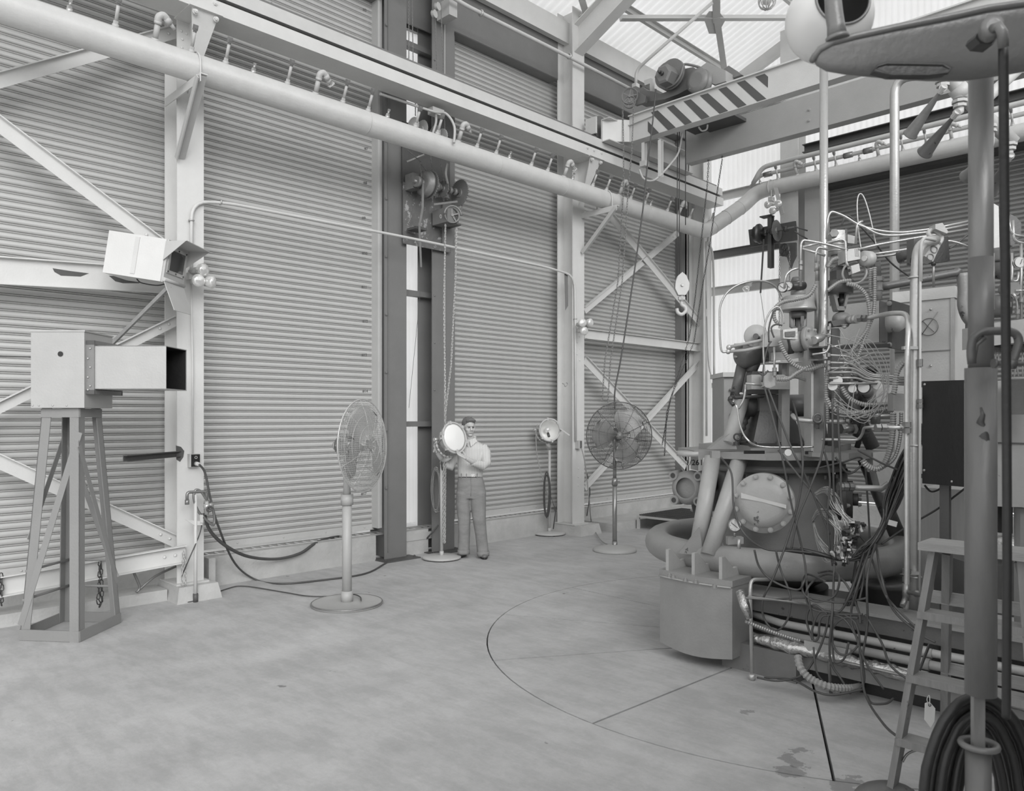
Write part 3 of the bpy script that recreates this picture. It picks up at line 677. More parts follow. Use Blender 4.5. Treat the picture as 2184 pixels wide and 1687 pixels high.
# ================================================================ INSTRUMENT BOX ON LATTICE STAND
t = T('instrument_stand', 'tall tapering angle-iron stand with a square sheet metal box and duct, at far left', 'stand', CL(-3.6, 6.4, 0))
def bx(m, l0, d0, z0, l1, d1, z1): return m.b(l0, d0, z0, l1, d1, z1, R45, (0, 0, 0))
SHEET = mat('sheet_metal_box', 178, .42, .35, var=.06, scale=3)
SHEETD = mat('sheet_metal_side', 165, .5, .2, var=.06)
STAND = mat('stand_paint', 134, .5, var=.05)
b0 = O('instrument_box', bx(M(), -3.834, 6.15, 1.855, -3.408, 6.58, 2.47), SHEET, t)
O('lid_lip', bx(M(), -3.84, 6.143, 2.462, -3.40, 6.587, 2.474), GALV, b0)
O('sight_hole', M().cyl(CL(lat(129, 6.149), 6.149, HCAM+(890-755)/FPX*6.15), CL(lat(129, 6.149), 6.1455, HCAM+(890-755)/FPX*6.15), .021, n=20), BLACK, b0)
for l in (-3.77, -3.66, -3.55, -3.82): O('rivet', M().rivet(CL(l, 6.15, 1.875), (-SQ, -SQ, 0), .008), GALV, b0)
fl_ = M(); z0, z1, d0, d1 = 1.965, 2.395, 6.17, 6.62
for (a0, b0_, a1, b1_) in ((d0, z0, d1, z0+.035), (d0, z1-.035, d1, z1), (d0, z0, d0+.02, z1), (d1-.02, z0, d1, z1)): bx(fl_, -3.41, a0, b0_, -3.34, a1, b1_)
fo = O('duct_flange', fl_, mat('flange_grey', 128, .5, .2), t)
for z in (2.03, 2.18, 2.33): O('screw', M().rivet(CL(-3.372, 6.168, z), (-SQ, -SQ, 0), .009), GALV, fo)
for l in (-3.39,):
    for z in (2.0, 2.1, 2.25): O('screw', M().rivet(CL(l, 6.168, z), (-SQ, -SQ, 0), .009), GALV, fo)
du = M(); t_ = .006; l0, l1, d0, d1, z0, z1 = -3.40, -2.77, 6.18, 6.57, 2.005, 2.354
bx(du, l0, d0, z0, l1, d0+t_, z1); bx(du, l0, d1-t_, z0, l1, d1, z1); bx(du, l0, d0, z0, l1, d1, z0+t_); bx(du, l0, d0, z1-t_, l1, d1, z1)
do = O('duct', du, SHEET, t)
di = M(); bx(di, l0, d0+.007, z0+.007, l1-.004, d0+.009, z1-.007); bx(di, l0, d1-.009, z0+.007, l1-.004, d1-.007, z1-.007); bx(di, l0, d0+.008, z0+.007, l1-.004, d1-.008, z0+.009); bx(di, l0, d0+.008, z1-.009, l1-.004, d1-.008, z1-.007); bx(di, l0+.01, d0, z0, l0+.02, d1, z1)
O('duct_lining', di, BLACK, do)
Lg = {'fl': (CL(-3.93, 6.155, 0), CL(-3.775, 6.20, 1.86)), 'fr': (CL(-3.42, 6.10, 0), CL(-3.47, 6.19, 1.86)), 'r': (CL(-3.39, 6.69, 0), CL(-3.49, 6.55, 1.86)), 'b': (CL(-3.91, 6.74, 0), CL(-3.775, 6.55, 1.86))}
fxs = {'fl': (1, 0), 'fr': (-1, 0), 'r': (-1, 0), 'b': (1, 0)}
RR, FF = V((SQ, -SQ, 0)), V((SQ, SQ, 0))
def angle_leg(m, p0, p1, ax, ay, w_=.078, t_=.007):       # two flanges along ax and ay
    for a, b_ in ((V(ax), V(ay)), (V(ay), V(ax))):
        vs = []
        for p in (p0, p1): vs += [p, p+a*w_, p+a*w_+b_*t_, p+b_*t_]
        m.add(vs, [(0, 1, 2, 3), (7, 6, 5, 4), (0, 4, 5, 1), (1, 5, 6, 2), (2, 6, 7, 3), (3, 7, 4, 0)])
    return m
O('leg', angle_leg(M(), *Lg['fl'], RR, FF), STAND, t); O('leg', angle_leg(M(), *Lg['fr'], -RR, FF), STAND, t)
O('leg', angle_leg(M(), *Lg['r'], -RR, -FF), STAND, t); O('leg', angle_leg(M(), *Lg['b'], RR, -FF), STAND, t)
def at(k, z): a, b_ = Lg[k]; return a.lerp(b_, z/1.86)
for z, h in ((.045, .085), (1.815, .07)):
    for a, b_ in (('fl', 'fr'), ('fr', 'r'), ('r', 'b'), ('b', 'fl')):
        O('rail', M().bar(at(a, z), at(b_, z), .012, h), STAND, t)
for a, z0, b_, z1, w_ in (('fl', .12, 'fr', 1.66, .05), ('fr', .10, 'r', 0, 0), ('b', .8, 'fl', 0, 0), ('fr', 1.55, 'r', .35, .045), ('r', .4, 'b', 1.6, .04), ('b', .9, 'fr', 1.75, .0), ('b', 1.68, 'fl', .8, .045)):
    if w_: O('diagonal', M().bar(at(a, z0), at(b_, z1), .006, w_), STAND, t)
for z in (.55, .32):
    for a, b_ in (('b', 'fl'), ('b', 'r')): O('tie_rod', M().cyl(at(a, z)+RR*.04, at(b_, z), .011, n=8), STAND, t)
m = M(); m.tube([onY(0, 760, 7.7), onY(40, 761, 7.3), CL(-3.834, 6.4, 2.28)], .006, 6); tag(O('cable', m, CABLE), 'thin wire running left from the sheet metal box', 'cable')
# ================================================================ FANS
WIRE = mat('fan_wire', 196, .4, .4, var=.05); FANP = mat('fan_paint', 170, .45, var=.05); BLADE = mat('fan_blade', 168, .45, .25, var=.05)
def fan(base, label, hc, dirv, R_=.44, pole_r=(.034, .027), base_r=.33, blades=3, spin=.4, wire=WIRE, poleM=FANP, zj=.6, flare=False):
    base = V(base); t = T('pedestal_fan', label, 'fan', base); hc = V(hc)
    f = V(dirv).normalized(); x, y, _ = frame(f)
    m = M()
    if flare: m.lathe([(base_r, .0), (base_r, .02), (base_r*.93, .045), (base_r*.6, .06), (base_r*.35, .075), (.05, .085)], base, n=40)
    else: m.lathe([(base_r*.97, .0), (base_r, .006), (base_r, .022), (base_r*.97, .026), (base_r*.93, .02), (.05, .03)], base, n=48)
    bo = O('base', m, poleM if not flare else FANP, t)
    if not flare:
        O('rim', M().torus(base+V((0, 0, .02)), (0, 0, 1), base_r*.985, .009, 48, 6), STEELM, bo)
    else:
        O('foot', M().b(-.04, -.02, -.0, .04, .02, .012, c=base+V((-.15, -.2, 0))), DARK2, bo)
    px, py = base.x, base.y
    m = M(); m.cyl((px, py, .02), (px, py, hc.z*zj), pole_r[0], n=20); m.cyl((px, py, .02), (px, py, .13), pole_r[0]*1.25, n=20); O('pole', m, poleM, t)
    m = M(); m.cyl((px, py, hc.z*zj-.0), (px, py, hc.z-.1), pole_r[1], n=20); O('inner_pole', m, poleM, t)
    m = M(); m.cyl((px, py, hc.z*zj-.05), (px, py, hc.z*zj+.05), pole_r[0]*1.3, n=20); m.cyl((px, py, hc.z*zj), V((px, py, hc.z*zj))-x*.07, .008, n=8); O('collar', m, poleM, t)
    # motor behind the hub
    mb = hc-f*.19; m = M(); m.lathe([(.03, -.10), (.075, -.09), (.085, -.05), (.085, .06), (.06, .09), (.02, .12)], mb, f, n=20)
    for k in range(8): an = k*PI/4; m.b(-.004, -.004, -.07, .004, .014, .05, Matrix((x, y, f)).transposed(), mb+(x*math.cos(an)+y*math.sin(an))*.085)
    mo = O('motor', m, STEELM, t); O('motor_cap', M().lathe([(.04, -.13), (.06, -.1)], mb, f, n=16), GALV, mo)
    O('yoke', M().tube(spl([V((px, py, hc.z-.13)), V((px, py, hc.z-.05)), mb-V((0, 0, .07))]), .02, 10), STEELM, t)
    O('hub', M().lathe([(.05, -.05), (.052, 0), (.04, .03), (.0001, .04)], hc, f, n=20), BLADE, t)
    for k in range(blades):
        an = spin+2*PI*k/blades; vs = []; fs = []; nu, nv = 8, 6
        for i in range(nu+1):
            rr = .05+(R_*.86-.05)*i/nu; wd = math.radians(16+30*math.sin(PI*min(1, (i/nu)*.75+.12)))
            for j in range(nv+1):
                q = (j/nv-.5); th = an+q*wd*2+.15*(i/nu); tw = .055*q*(1.2-.3*i/nu)*2
                rad = rr-(.05*(2*q)**2 if i == nu else 0)
                vs.append(hc+(x*math.cos(th)+y*math.sin(th))*rad+f*(tw+.01*math.sin(PI*(q+.5))))
        for i in range(nu):
            for j in range(nv): a = i*(nv+1)+j; fs.append((a, a+1, a+nv+2, a+nv+1))
        O('blade', M().add(vs, fs, True), BLADE, t)
    def dome(x_, y_, sg, dp): r2 = min(1, (x_*x_+y_*y_)/(R_*R_)); return sg*(dp*(1-r2**1.6))
    for sg, dp, nm in ((1, .075, 'front_guard'), (-1, .13, 'rear_guard')):
        m = M(); stp = .020; k = -int(R_/stp)
        while k*stp < R_:
            c_ = k*stp; hl = math.sqrt(max(0, R_*R_-c_*c_))
            if hl > .03:
                for ax in (0, 1):
                    P = []
                    for i in range(11):
                        q = -hl+2*hl*i/10; xx, yy = (c_, q) if ax == 0 else (q, c_); P.append(hc+x*xx+y*yy+f*dome(xx, yy, sg, dp))
                    m.tube(P, .0016, 3, caps=False)
            k += 1
        go = O(nm, m, wire, t, kind='stuff')
        m = M()
        for rr in (.22, .42, .66, .86): m.torus(hc+f*dome(R_*rr, 0, sg, dp), f, R_*rr, .0022, 32, 4)
        O('guard_ring', m, wire, go)
        for k in range(10):
            an = 2*PI*k/10+.2
            O('guard_rib', M().tube([hc+(x*math.cos(an)+y*math.sin(an))*(R_*q)+f*dome(R_*q, 0, sg, dp) for q in (.12, .4, .7, .9, 1)], .0026, 4), wire, go)
    O('rim_ring', M().torus(hc, f, R_, .007, 56, 6), wire, t)
    return t
fb = onZ(740, 1289); h1 = atD(775, 950, fb.dot(V((SQ, SQ, 0)))+.02)
fan(fb, 'large grey pedestal fan with thick pole standing in front of the wide shutter', h1, (.42, -.91, .02), .44, (.045, .034), .335, spin=PI/2-.15, zj=.66)
fb2 = onZ(1311, 1175); d2 = depth(fb2); h2 = atD(1321, 929, d2-.05)
fan(fb2, 'far pedestal fan with shiny pole, facing the camera in front of the crossed braces', h2, (-.60, -.80, .0), .445, (.03, .023), .29, spin=2.05, wire=mat('fan_wire_dark', 96, .45, .4), poleM=mat('fan_pole_steel', 150, .3, .6), flare=True)
# ================================================================ FLOODLIGHTS
REFL = mat('reflector', 232, .25, .35, var=.02, bump=0)
def floodlight(base, label, hc, dirv, R_, base_r, lampon=False, glass=True):
    base = V(base); t = T('floodlight', label, 'floodlight', base); f = V(dirv).normalized(); x, y, _ = frame(f); hc = V(hc)
    O('base', M().lathe([(base_r, .012), (base_r, .03), (base_r*.96, .036), (.02, .05)], base, n=40), GREYL, t)
    for k in range(3): O('foot', M().cyl(base+V((math.cos(k*2.1)*base_r*.8, math.sin(k*2.1)*base_r*.8, 0)), base+V((math.cos(k*2.1)*base_r*.8, math.sin(k*2.1)*base_r*.8, .015)), .02, n=8), RUBBER, t)
    zt = hc.z-R_*1.25
    m = M(); m.cyl(base+V((0, 0, .03)), V((base.x, base.y, zt)), .02, n=16); m.cyl(base+V((0, 0, .03)), base+V((0, 0, .1)), .026, n=16); O('pole', m, GREYL, t)
    s = x if abs(x.z) < .5 else y; s = V((s.x, s.y, 0)).normalized(); m = M(); P = []
    pv = hc-f*.08
    for k in range(13): a = PI+PI*k/12; P.append(V((pv.x, pv.y, pv.z))+s*math.cos(a)*R_*1.17+V((0, 0, math.sin(a)*R_*1.17)))
    for a, b_ in zip(P, P[1:]): m.bar(a, b_, .008, .035, up=(f.x, f.y, 0)) if 0 else m.tube([a, b_], .013, 6)
    yo = O('yoke', m, GREYL, t)
    O('knob', M().cyl(P[0]-s*.03, P[0]+s*.03, .022, n=12).cyl(P[-1]-s*.03, P[-1]+s*.03, .022, n=12), GALV, yo)
    O('socket', M().cyl(V((base.x, base.y, zt-.08)), P[6], .03, n=12), GREYL, t)
    m = M(); m.lathe([(.055, -.24), (.06, -.20), (R_*.55, -.17), (R_*.8, -.10), (R_*.95, -.03), (R_, 0), (R_*1.03, .0), (R_*1.03, .02), (R_*.97, .02)], hc, f, n=36, caps=False); O('housing', m, GREYL, t)
    O('cable_gland', M().cyl(hc-f*.24, hc-f*.32, .035, .025, n=12), GREYL, t)
    m = M(); m.lathe([(R_*.97, .018), (R_*.85, -.05), (R_*.6, -.115), (.05, -.145), (.0001, -.146)], hc, f, n=36, caps=False); ro = O('reflector', m, REFL, t)
    if glass:
        O('lamp_bulb', M().ball(hc-f*.08, .045, 14, 9), GLASS, ro); O('lamp_holder', M().cyl(hc-f*.06-V((0, 0, .05)), hc-f*.02-V((0, 0, .1)), .02, n=10), STEELD, ro)
    O('lens_ring', M().torus(hc+f*.012, f, R_*1.0, .013, 40, 8), GREYL, t)
    for k in range(6):
        an = k*PI/3+.3; p = hc+(x*math.cos(an)+y*math.sin(an))*R_*1.02; O('latch', M().b(-.012, -.02, -.02, .012, .02, .03, Matrix((x, y, f)).transposed(), p), GREYL, t)
    return t
fb = onZ(942, 1190); lampC = atD(968, 934, 9.52)
t = floodlight(onZ(942, 1192), 'large round floodlight on a disc base, being aimed by the man', lampC, (.02, -.97, .20), .19, .243, glass=False)
O('diffuser', M().lathe([(.182, .012), (.15, .02), (.0001, .03)], lampC, V((.02, -.97, .20)).normalized(), n=40), mat('frosted_glass', 238, .18, .0, var=.01, bump=0, spec=.8), t)
O('handle', M().tube(spl([lampC+V((-.2, .0, .0)), atD(930, 950, 9.62), atD(925, 965, 9.62)]), .012, 8), GREYL, t)
l2 = atD(1172, 917, 11.55)
t = floodlight(onZ(1172, 1140), 'small round floodlight on a disc base between the shutter and far column', l2, (-.42, -.9, 0), .165, .24)
O('side_handle', M().bar(l2+CL(.16, .0, .02)-V((0, 0, 0)), l2+CL(.30, .0, -.08), .03, .02), GREYL, t)
def coil(label, c, axx, axz, rx, rz, n, r, mt, tail=None, seed=1, cat='cable', nm='coiled_cable', yo=.012):
    rd = random.Random(seed); P = []; axx, axz = V(axx).normalized(), V(axz).normalized(); nn = axx.cross(axz)
    for i in range(n*16+1):
        a = 2*PI*i/16-PI/2; k = 1+.28*math.sin(i*.059+seed)+.08*math.sin(i*.37)
        P.append(V(c)+axx*math.cos(a)*rx*k+axz*math.sin(a)*rz*(1+.09*math.sin(i*.083+seed))+nn*(yo*math.sin(i*.13)+.004*(i/16)))
    if tail: P += [V(q) for q in tail]
    return tag(O(nm, M().tube(P, r, 6), mt), label, cat)
pt = V((l2.x, l2.y, 0))
coil('coiled cable hooked on the small floodlight pole, plug hanging down', atD(1166, 1055, 11.5), (SQ, -SQ, 0), (0, 0, 1), .045, .32, 5, .008, CABLE, [atD(1172, 1050, 11.5), atD(1185, 1090, 11.5), atD(1180, 1128, 11.5)], 2)
coil('pale cable coiled over a hook on the dark post beside the man', atD(930, 1045, 9.95), (SQ, -SQ, 0), (0, 0, 1), .05, .28, 6, .009, STEELM, [atD(940, 1090, 9.9), atD(948, 1060, 9.9)], 5)
tag(O('cable', M().tube(spl([atD(1146, 905, 11.5), atD(1143, 930, 11.5), atD(1147, 980, 11.5), atD(1163, 1040, 11.5), atD(1175, 1075, 11.5)]), .007, 6), CABLEL), 'thin lead dropping from the small floodlight head to its coil', 'cable')
tag(O('cable', M().tube(spl([atD(942, 985, 9.6), atD(944, 1005, 9.7), atD(953, 1022, 9.75)]), .009, 6), CABLE), 'short lead under the large floodlight head', 'cable')
# ================================================================ OUTLET, HOSE VALVE, CABLES BY THE NEAR COLUMN
c = onY(415, 982, 7.56); t = T('outlet_box', 'black-faced electrical outlet box with a plug on the near column', 'outlet', c)
m = M(); m.b(c.x-.055, 7.545, c.z-.065, c.x+.045, 7.6, c.z+.065); O('box', m, GREYL, t)
O('cover', M().b(c.x-.04, 7.54, c.z-.06, c.x+.045, 7.546, c.z+.06), BLACK, t); O('socket', M().torus((c.x+.005, 7.538, c.z+.03), (0, 1, 0), .012, .003, 14, 5), GREYL, t)
O('plug', M().cyl((c.x+.005, 7.54, c.z-.03), (c.x+.012, 7.49, c.z-.035), .022, .018, n=14), WHITE, t)
plug = V((c.x+.012, 7.49, c.z-.035))
c = onY(1235, 948, 7.56); t = T('outlet_box', 'small grey outlet box on the far column beside the fan', 'outlet', c)
O('box', M().b(c.x-.05, 7.53, c.z-.06, c.x+.03, 7.6, c.z+.06), GREYL, t); O('cover', M().b(c.x-.015, 7.525, c.z-.055, c.x+.03, 7.53, c.z+.055), STEELM, t)
def cable(label, pts, r, mt=CABLE, k=8, cat='cable', nm='cable', n=6, grp=None, parent=None):
    o = O(nm, M().tube(spl(pts, k), r, n), mt, parent)
    return o if parent else tag(o, label, cat, grp)
cable('dark power cord from the black outlet, falling to the floor and running to the posts', [plug, onY(437, 1008, 7.5), onY(448, 1060, 7.48), onY(463, 1115, 7.45), onZ(500, 1200, .25), onZ(545, 1236, .01), onZ(600, 1245, .01), onZ(690, 1237, .01), onZ(780, 1223, .01), onZ(830, 1197, .01), onZ(890, 1170, .01), onY(915, 1143, 7.9), onY(935, 1120, 7.85)], .011)
cable('thick hose looping from the column valve across the curb to the shutter gap', [onY(436, 1095, 7.45), onY(447, 1130, 7.5), onY(480, 1163, 7.6), onY(530, 1187, 7.75), onY(590, 1192, 7.9), onY(640, 1180, 7.93), onY(670, 1160, 7.98), onY(700, 1148, 8.1), onY(730, 1143, 8.2)], .017, CABLE, nm='hose', cat='hose')
cable('hose hung in a loop over the valve on the near column', [onY(432, 1100, 7.42), onY(455, 1120, 7.42), onY(455, 1090, 7.42), onY(437, 1060, 7.42), onY(428, 1048, 7.42), onY(418, 1045, 7.42), onY(413, 1060, 7.42), onY(420, 1085, 7.42), onY(428, 1098, 7.42)], .013, STEELM, nm='hose', cat='hose')
cable('thin cord from the hose valve curling on the floor to the near fan', [onY(431, 1095, 7.45), onY(427, 1135, 7.45), onY(400, 1200, 7.4), onZ(375, 1262, .03), onZ(385, 1283, .01), onZ(420, 1280, .01), onZ(480, 1257, .01), onZ(520, 1250, .01), onZ(600, 1262, .01), onZ(655, 1271, .01), onZ(700, 1272, .012)], .006)
cable('thin cord lying on the near fan base', [onZ(735, 1270, .05), onZ(755, 1268, .045), onZ(768, 1273, .045), onZ(770, 1281, .045)], .006)
cable('thin lead from the far outlet box down to the far fan base', [onY(1240, 955, 7.5), onY(1248, 990, 7.3), onY(1256, 1060, 6.9), onZ(1262, 1115, .1), onZ(1280, 1150, .03), onZ(1298, 1162, .06)], .008, CABLEL)
cable('frayed dark strap hanging by the curb past the far column', [onY(1252, 1100, 7.95), onY(1256, 1070, 7.9), onY(1258, 1045, 7.85), onY(1252, 1010, 7.8)], .008)
t = T('hose_valve_stand', 'white standpipe with brass hose fittings strapped to the foot of the near column', 'valve', onY(418, 1250, 7.42))
a = onY(417, 1240, 7.42); a.z = 0; tp = onY(417, 1055, 7.42)
O('standpipe', M().cyl(a, V((a.x, 7.42, tp.z)), .016, n=12), WHITE2, t); O('pipe_foot', M().cyl(a, a+V((0, 0, .08)), .024, n=12), DARK2, t)
O('crossbar', M().tube(rnd([onY(399, 1072, 7.42), onY(399, 1050, 7.42), onY(440, 1048, 7.42), onY(441, 1066, 7.42)], .03), .015, 10), STEELM, t)
O('coupling', M().cyl(onY(399, 1066, 7.42), onY(399, 1076, 7.42), .021, n=10), STEELM, t)
vb = onY(441, 1080, 7.4); O('valve_body', M().ball(vb, .035, 12, 8).cyl(vb-V((0, 0, .08)), vb+V((0, 0, .05)), .02, n=10).cyl(vb, vb+V((.06, .0, .01)), .025, n=10), GALV, t)
O('hand_wheel', M().torus(vb+V((0, -.06, -.02)), (0, -1, -.1), .026, .009, 12, 6).cyl(vb, vb+V((0, -.06, -.02)), .008, n=8), DARK2, t)
O('hook_plate', M().plate([onY(u, v, 7.41) for u, v in ((395, 1108), (432, 1112), (432, 1120), (414, 1120))], .01).plate([onY(u, v, 7.40) for u, v in ((427, 1098), (433, 1098), (433, 1115), (427, 1115))], .02), WHITE2, t)
# arm of dark channel with scorched paint
a, b_ = onY(378, 968, 7.62), onY(262, 978, 7.0)
t = T('channel_arm', 'dark steel channel arm sticking out left from the near column', 'bracket', a); O('arm', M().chan(a, b_, .04, .055, .006, fx=-1), DARK2, t)
O('scorch_patch', M().plate([onY(u, v, 7.599) for u, v in ((375, 950), (386, 953), (393, 962), (391, 975), (384, 985), (376, 980))], .001, (0, -1, 0)), DARK2, t)
# chains on the low rail
def chain_obj(label, pts, L=.034, w_=.022, r=.0035, mt=STEELM, grp=None, m_=5, seg=8):
    o = O('chain', M().chain(pts, L, w_, r, seg, m_), mt); return tag(o, label, 'chain', grp)
chain_obj('doubled rusty chain hanging from the low rail behind the lattice stand', [onY(213, 1195, 7.5), onY(211, 1260, 7.5), onY(209, 1282, 7.5), onY(213, 1292, 7.5), onY(218, 1280, 7.5), onY(216, 1230, 7.5), onY(215, 1195, 7.5)], .06, .036, .005, STEELD)
chain_obj('rusty chain at the extreme left edge below the low rail', [onY(2, 1222, 7.5), onY(4, 1250, 7.5), onY(3, 1289, 7.5), onY(0, 1275, 7.5), onY(-2, 1225, 7.5)], .06, .036, .005, STEELD)
chain_obj('short pale chain hanging at the foot of the near column', [onY(391, 1175, 7.48), onY(389, 1215, 7.48), onY(388, 1245, 7.48), onY(394, 1250, 7.48), onY(396, 1235, 7.48), onY(394, 1175, 7.48)], .045, .026, .004, GALV)
cable('stiff frayed wire rope bent through the gap beside the near column', [onY(376, 1182, 7.75), onY(345, 1180, 7.7), onY(300, 1190, 7.65), onY(282, 1200, 7.6), onY(283, 1215, 7.6), onY(298, 1252, 7.62), onY(292, 1262, 7.62), onY(330, 1230, 7.65), onY(375, 1208, 7.75)], .012, STEELM, k=6, nm='wire_rope', cat='rope')
# ring bolt on the far column
O('ring_bolt', M().torus(onY(1207, 820, 7.55), (0, 1, .3), .03, .007, 14, 6).cyl(onY(1200, 818, 7.6), onY(1204, 820, 7.55), .008, n=6), GALV, c2)
# low slatted platform in the far corner, behind the ring
t = T('grating_platform', 'low pale platform topped with dark grating in the far corner', 'platform', (9.5, 5.6, 0))
a, b_, c_ = onZ(1358, 1098, .22), onZ(1425, 1085, .22), onZ(1410, 1116, .22)
x0, y1 = a.x, a.y; m = M(); m.b(x0, y1-1.2, .18, x0+1.3, y1, .21); O('frame', m, GREYL, t)
for i, (xx, yy) in enumerate(((x0+.02, y1-.02), (x0+.02, y1-1.15), (x0+1.25, y1-.02))): O('leg', M().b(xx-.02, yy-.02, 0, xx+.02, yy+.02, .18), GREYL, t)
gm = M()
for i in range(24): gm.b(x0+.03+i*.052, y1-1.17, .21, x0+.036+i*.052, y1-.03, .232)
for i in range(9): gm.b(x0+.03, y1-1.17+i*.14, .215, x0+1.25, y1-1.16+i*.14, .228)
O('grating', gm, DARK2, t, kind='stuff')
O('mat_under', M().b(x0+.05, y1-1.1, .211, x0+1.25, y1-.05, .213), BLACK, t)
# ================================================================ THE MAN
def stripe_mat():
    m = mat('striped_shirt', 206, .8, var=.04, scale=8, bump=.3, bscale=30); nt = m.node_tree; N, L = nt.nodes, nt.links
    b = N['Principled BSDF']; src = b.inputs['Base Color'].links[0].from_socket
    tc = N.new('ShaderNodeTexCoord'); mp = N.new('ShaderNodeMapping'); mp.inputs['Rotation'].default_value = (0, 0, PI/4); L.new(tc.outputs['Object'], mp.inputs[0])
    wv = N.new('ShaderNodeTexWave'); wv.inputs['Scale'].default_value = 16; wv.inputs['Distortion'].default_value = .6; L.new(mp.outputs[0], wv.inputs['Vector'])
    r = N.new('ShaderNodeValToRGB'); r.color_ramp.elements[0].position = .72; r.color_ramp.elements[0].color = (1, 1, 1, 1); r.color_ramp.elements[1].position = .9; r.color_ramp.elements[1].color = (.62, .62, .62, 1)
    L.new(wv.outputs[0], r.inputs[0]); mx = N.new('ShaderNodeMixRGB'); mx.blend_type = 'MULTIPLY'; mx.inputs[0].default_value = 1
    L.new(src, mx.inputs[1]); L.new(r.outputs[0], mx.inputs[2]); L.new(mx.outputs[0], b.inputs['Base Color']); return m
SHIRT = stripe_mat(); SKIN = mat('skin', 184, .55, var=.03, bump=0); HAIR = mat('hair', 104, .5, var=.25, scale=30, stretch=(1, 1, 6)); TROU = mat('trousers', 134, .85, var=.14, scale=5, bump=1.0, bscale=9, stretch=(1, 1, 2.2))
SHOE = mat('shoe_leather', 110, .45, var=.1); BELT = mat('belt', 78, .4)
def remesh(o, vx, sm=4, f=.5):
    md = o.modifiers.new('blend', 'REMESH'); md.mode = 'VOXEL'; md.voxel_size = vx; md.use_smooth_shade = True
    ms = o.modifiers.new('soften', 'SMOOTH'); ms.iterations = sm; ms.factor = f
D0 = 9.78; PX = D0/FPX
man = T('person', 'standing man in a pale striped shirt and grey trousers, both hands on the large floodlight', 'person', atD(1010, 1186, D0))
man.location.z = 0
def J(u, v, d=0.): return atD(u, v, D0+d)
def loft(m, rings, n=20):                 # rings: (u, v, halfwidth px, halfdepth m, d offset)
    vs = []
    for u, v, hw, hd, dd in rings:
        c = J(u, v, dd)
        for k in range(n):
            a = 2*PI*k/n; ca, sa = math.cos(a), math.sin(a); e = .85
            vs.append(c+RR*(hw*PX)*math.copysign(abs(ca)**e, ca)+FF*hd*math.copysign(abs(sa)**e, sa))
    q = len(rings); fs = [(i*n+k, i*n+(k+1) % n, (i+1)*n+(k+1) % n, (i+1)*n+k) for i in range(q-1) for k in range(n)]
    fs += [tuple(range(n-1, -1, -1)), tuple(range((q-1)*n, q*n))]; return m.add(vs, fs, True)
# hidden body continuous with head, neck, forearms and hands
bd = M()
loft(bd, [(1003, 1040, 22, .09, 0), (1003, 1000, 20, .085, 0), (1004, 965, 23, .09, 0), (1004, 950, 25, .08, 0), (1003, 944, 12, .06, 0)])
bd.tube([J(1003, 950, .01), J(1002, 936, .0), J(1001, 926, -.01)], [.062, .056, .055], 14)
for P, R_ in (([J(990, 1040), J(990, 1110, -.02), J(989, 1178)], [.075, .055, .04]), ([J(1018, 1040), J(1021, 1110, -.03), J(1030, 1183, -.02)], [.075, .055, .04])): bd.tube(P, R_, 12)
aR = [J(1030, 955), J(1036, 992, -.12), J(1006, 984, -.30), J(995, 978, -.34)]
aL = [J(979, 955), J(958, 996, -.02), J(940, 976, -.10), J(933, 966, -.12)]
bd.tube(aR, [.05, .042, .031, .026], 12); bd.tube(aL, [.05, .042, .032, .026], 12)
# head frame
fh = (-FF*.90+RR*.40+V((0, 0, -.06))).normalized(); sx = fh.cross(V((0, 0, 1))).normalized(); uz = sx.cross(fh).normalized(); Hc = J(1000, 911, -.01)
RH = Matrix((sx, fh, uz)).transposed()
def H(x, y, z): return Hc+RH@V((x, y, z))
bd.ball(H(0, -.012, .025), 1, 20, 14, (.076, .096, .098), RH); bd.ball(H(0, .012, -.04), 1, 18, 12, (.062, .074, .085), RH)
bd.ball(H(0, .052, -.095), 1, 12, 8, (.032, .032, .026), RH); bd.tube([H(0, .078, .012), H(0, .098, -.022), H(0, .104, -.038)], [.010, .014, .016], 10)
bd.ball(H(.012, .088, -.04), .011, 8, 6); bd.ball(H(-.012, .088, -.04), .011, 8, 6)
bd.tube([H(-.045, .070, .022), H(-.02, .088, .026), H(.02, .088, .026), H(.045, .070, .022)], [.012, .014, .014, .012], 8)
for s_ in (-1, 1):
    bd.ball(H(s_*.078, -.008, -.008), 1, 10, 8, (.011, .019, .032), RH); bd.ball(H(s_*.043, .052, -.03), 1, 10, 7, (.022, .022, .02), RH)
bd.tube([H(-.024, .080, -.066), H(0, .088, -.064), H(.024, .080, -.066)], [.006, .009, .006], 8)
def hand(m, wr, dirv, palmn, side, curl=.5):
    d = V(dirv).normalized(); n = V(palmn); n = (n-d*n.dot(d)).normalized(); s = d.cross(n)*side
    for t_ in (.1, .4, .7, 1.): 
        for q in (-.3, .0, .3): m.ball(wr+d*.085*t_+s*.085*q, .017, 8, 6)
    for k, (q, L_) in enumerate(((.42, .072), (.15, .082), (-.13, .076), (-.40, .06))):
        p = wr+d*.088+s*.08*q; P = [p-d*.02, p]; a = 0
        for j, f_ in enumerate((.45, .3, .25)):
            a += curl*(.7+.3*j); P.append(P[-1]+(d*math.cos(a)+n*math.sin(a))*L_*f_)
        m.tube(P, [.0095, .0095, .009, .0085, .007], 8)
    p = wr+d*.025+s*.035; m.tube([p, p+s*.028+d*.02+n*.01, p+s*.038+d*.045+n*.025, p+s*.030+d*.065+n*.035], [.014, .012, .0105, .008], 8)
hand(bd, J(994, 977, -.34), RR*-1+V((0, 0, .55))+FF*.1, FF*-.2+V((0, 0, 1)), 1, .35)
hand(bd, J(933, 965, -.12), V((0, 0, 1))-RR*.35, RR+FF*-.3, 1, .65)
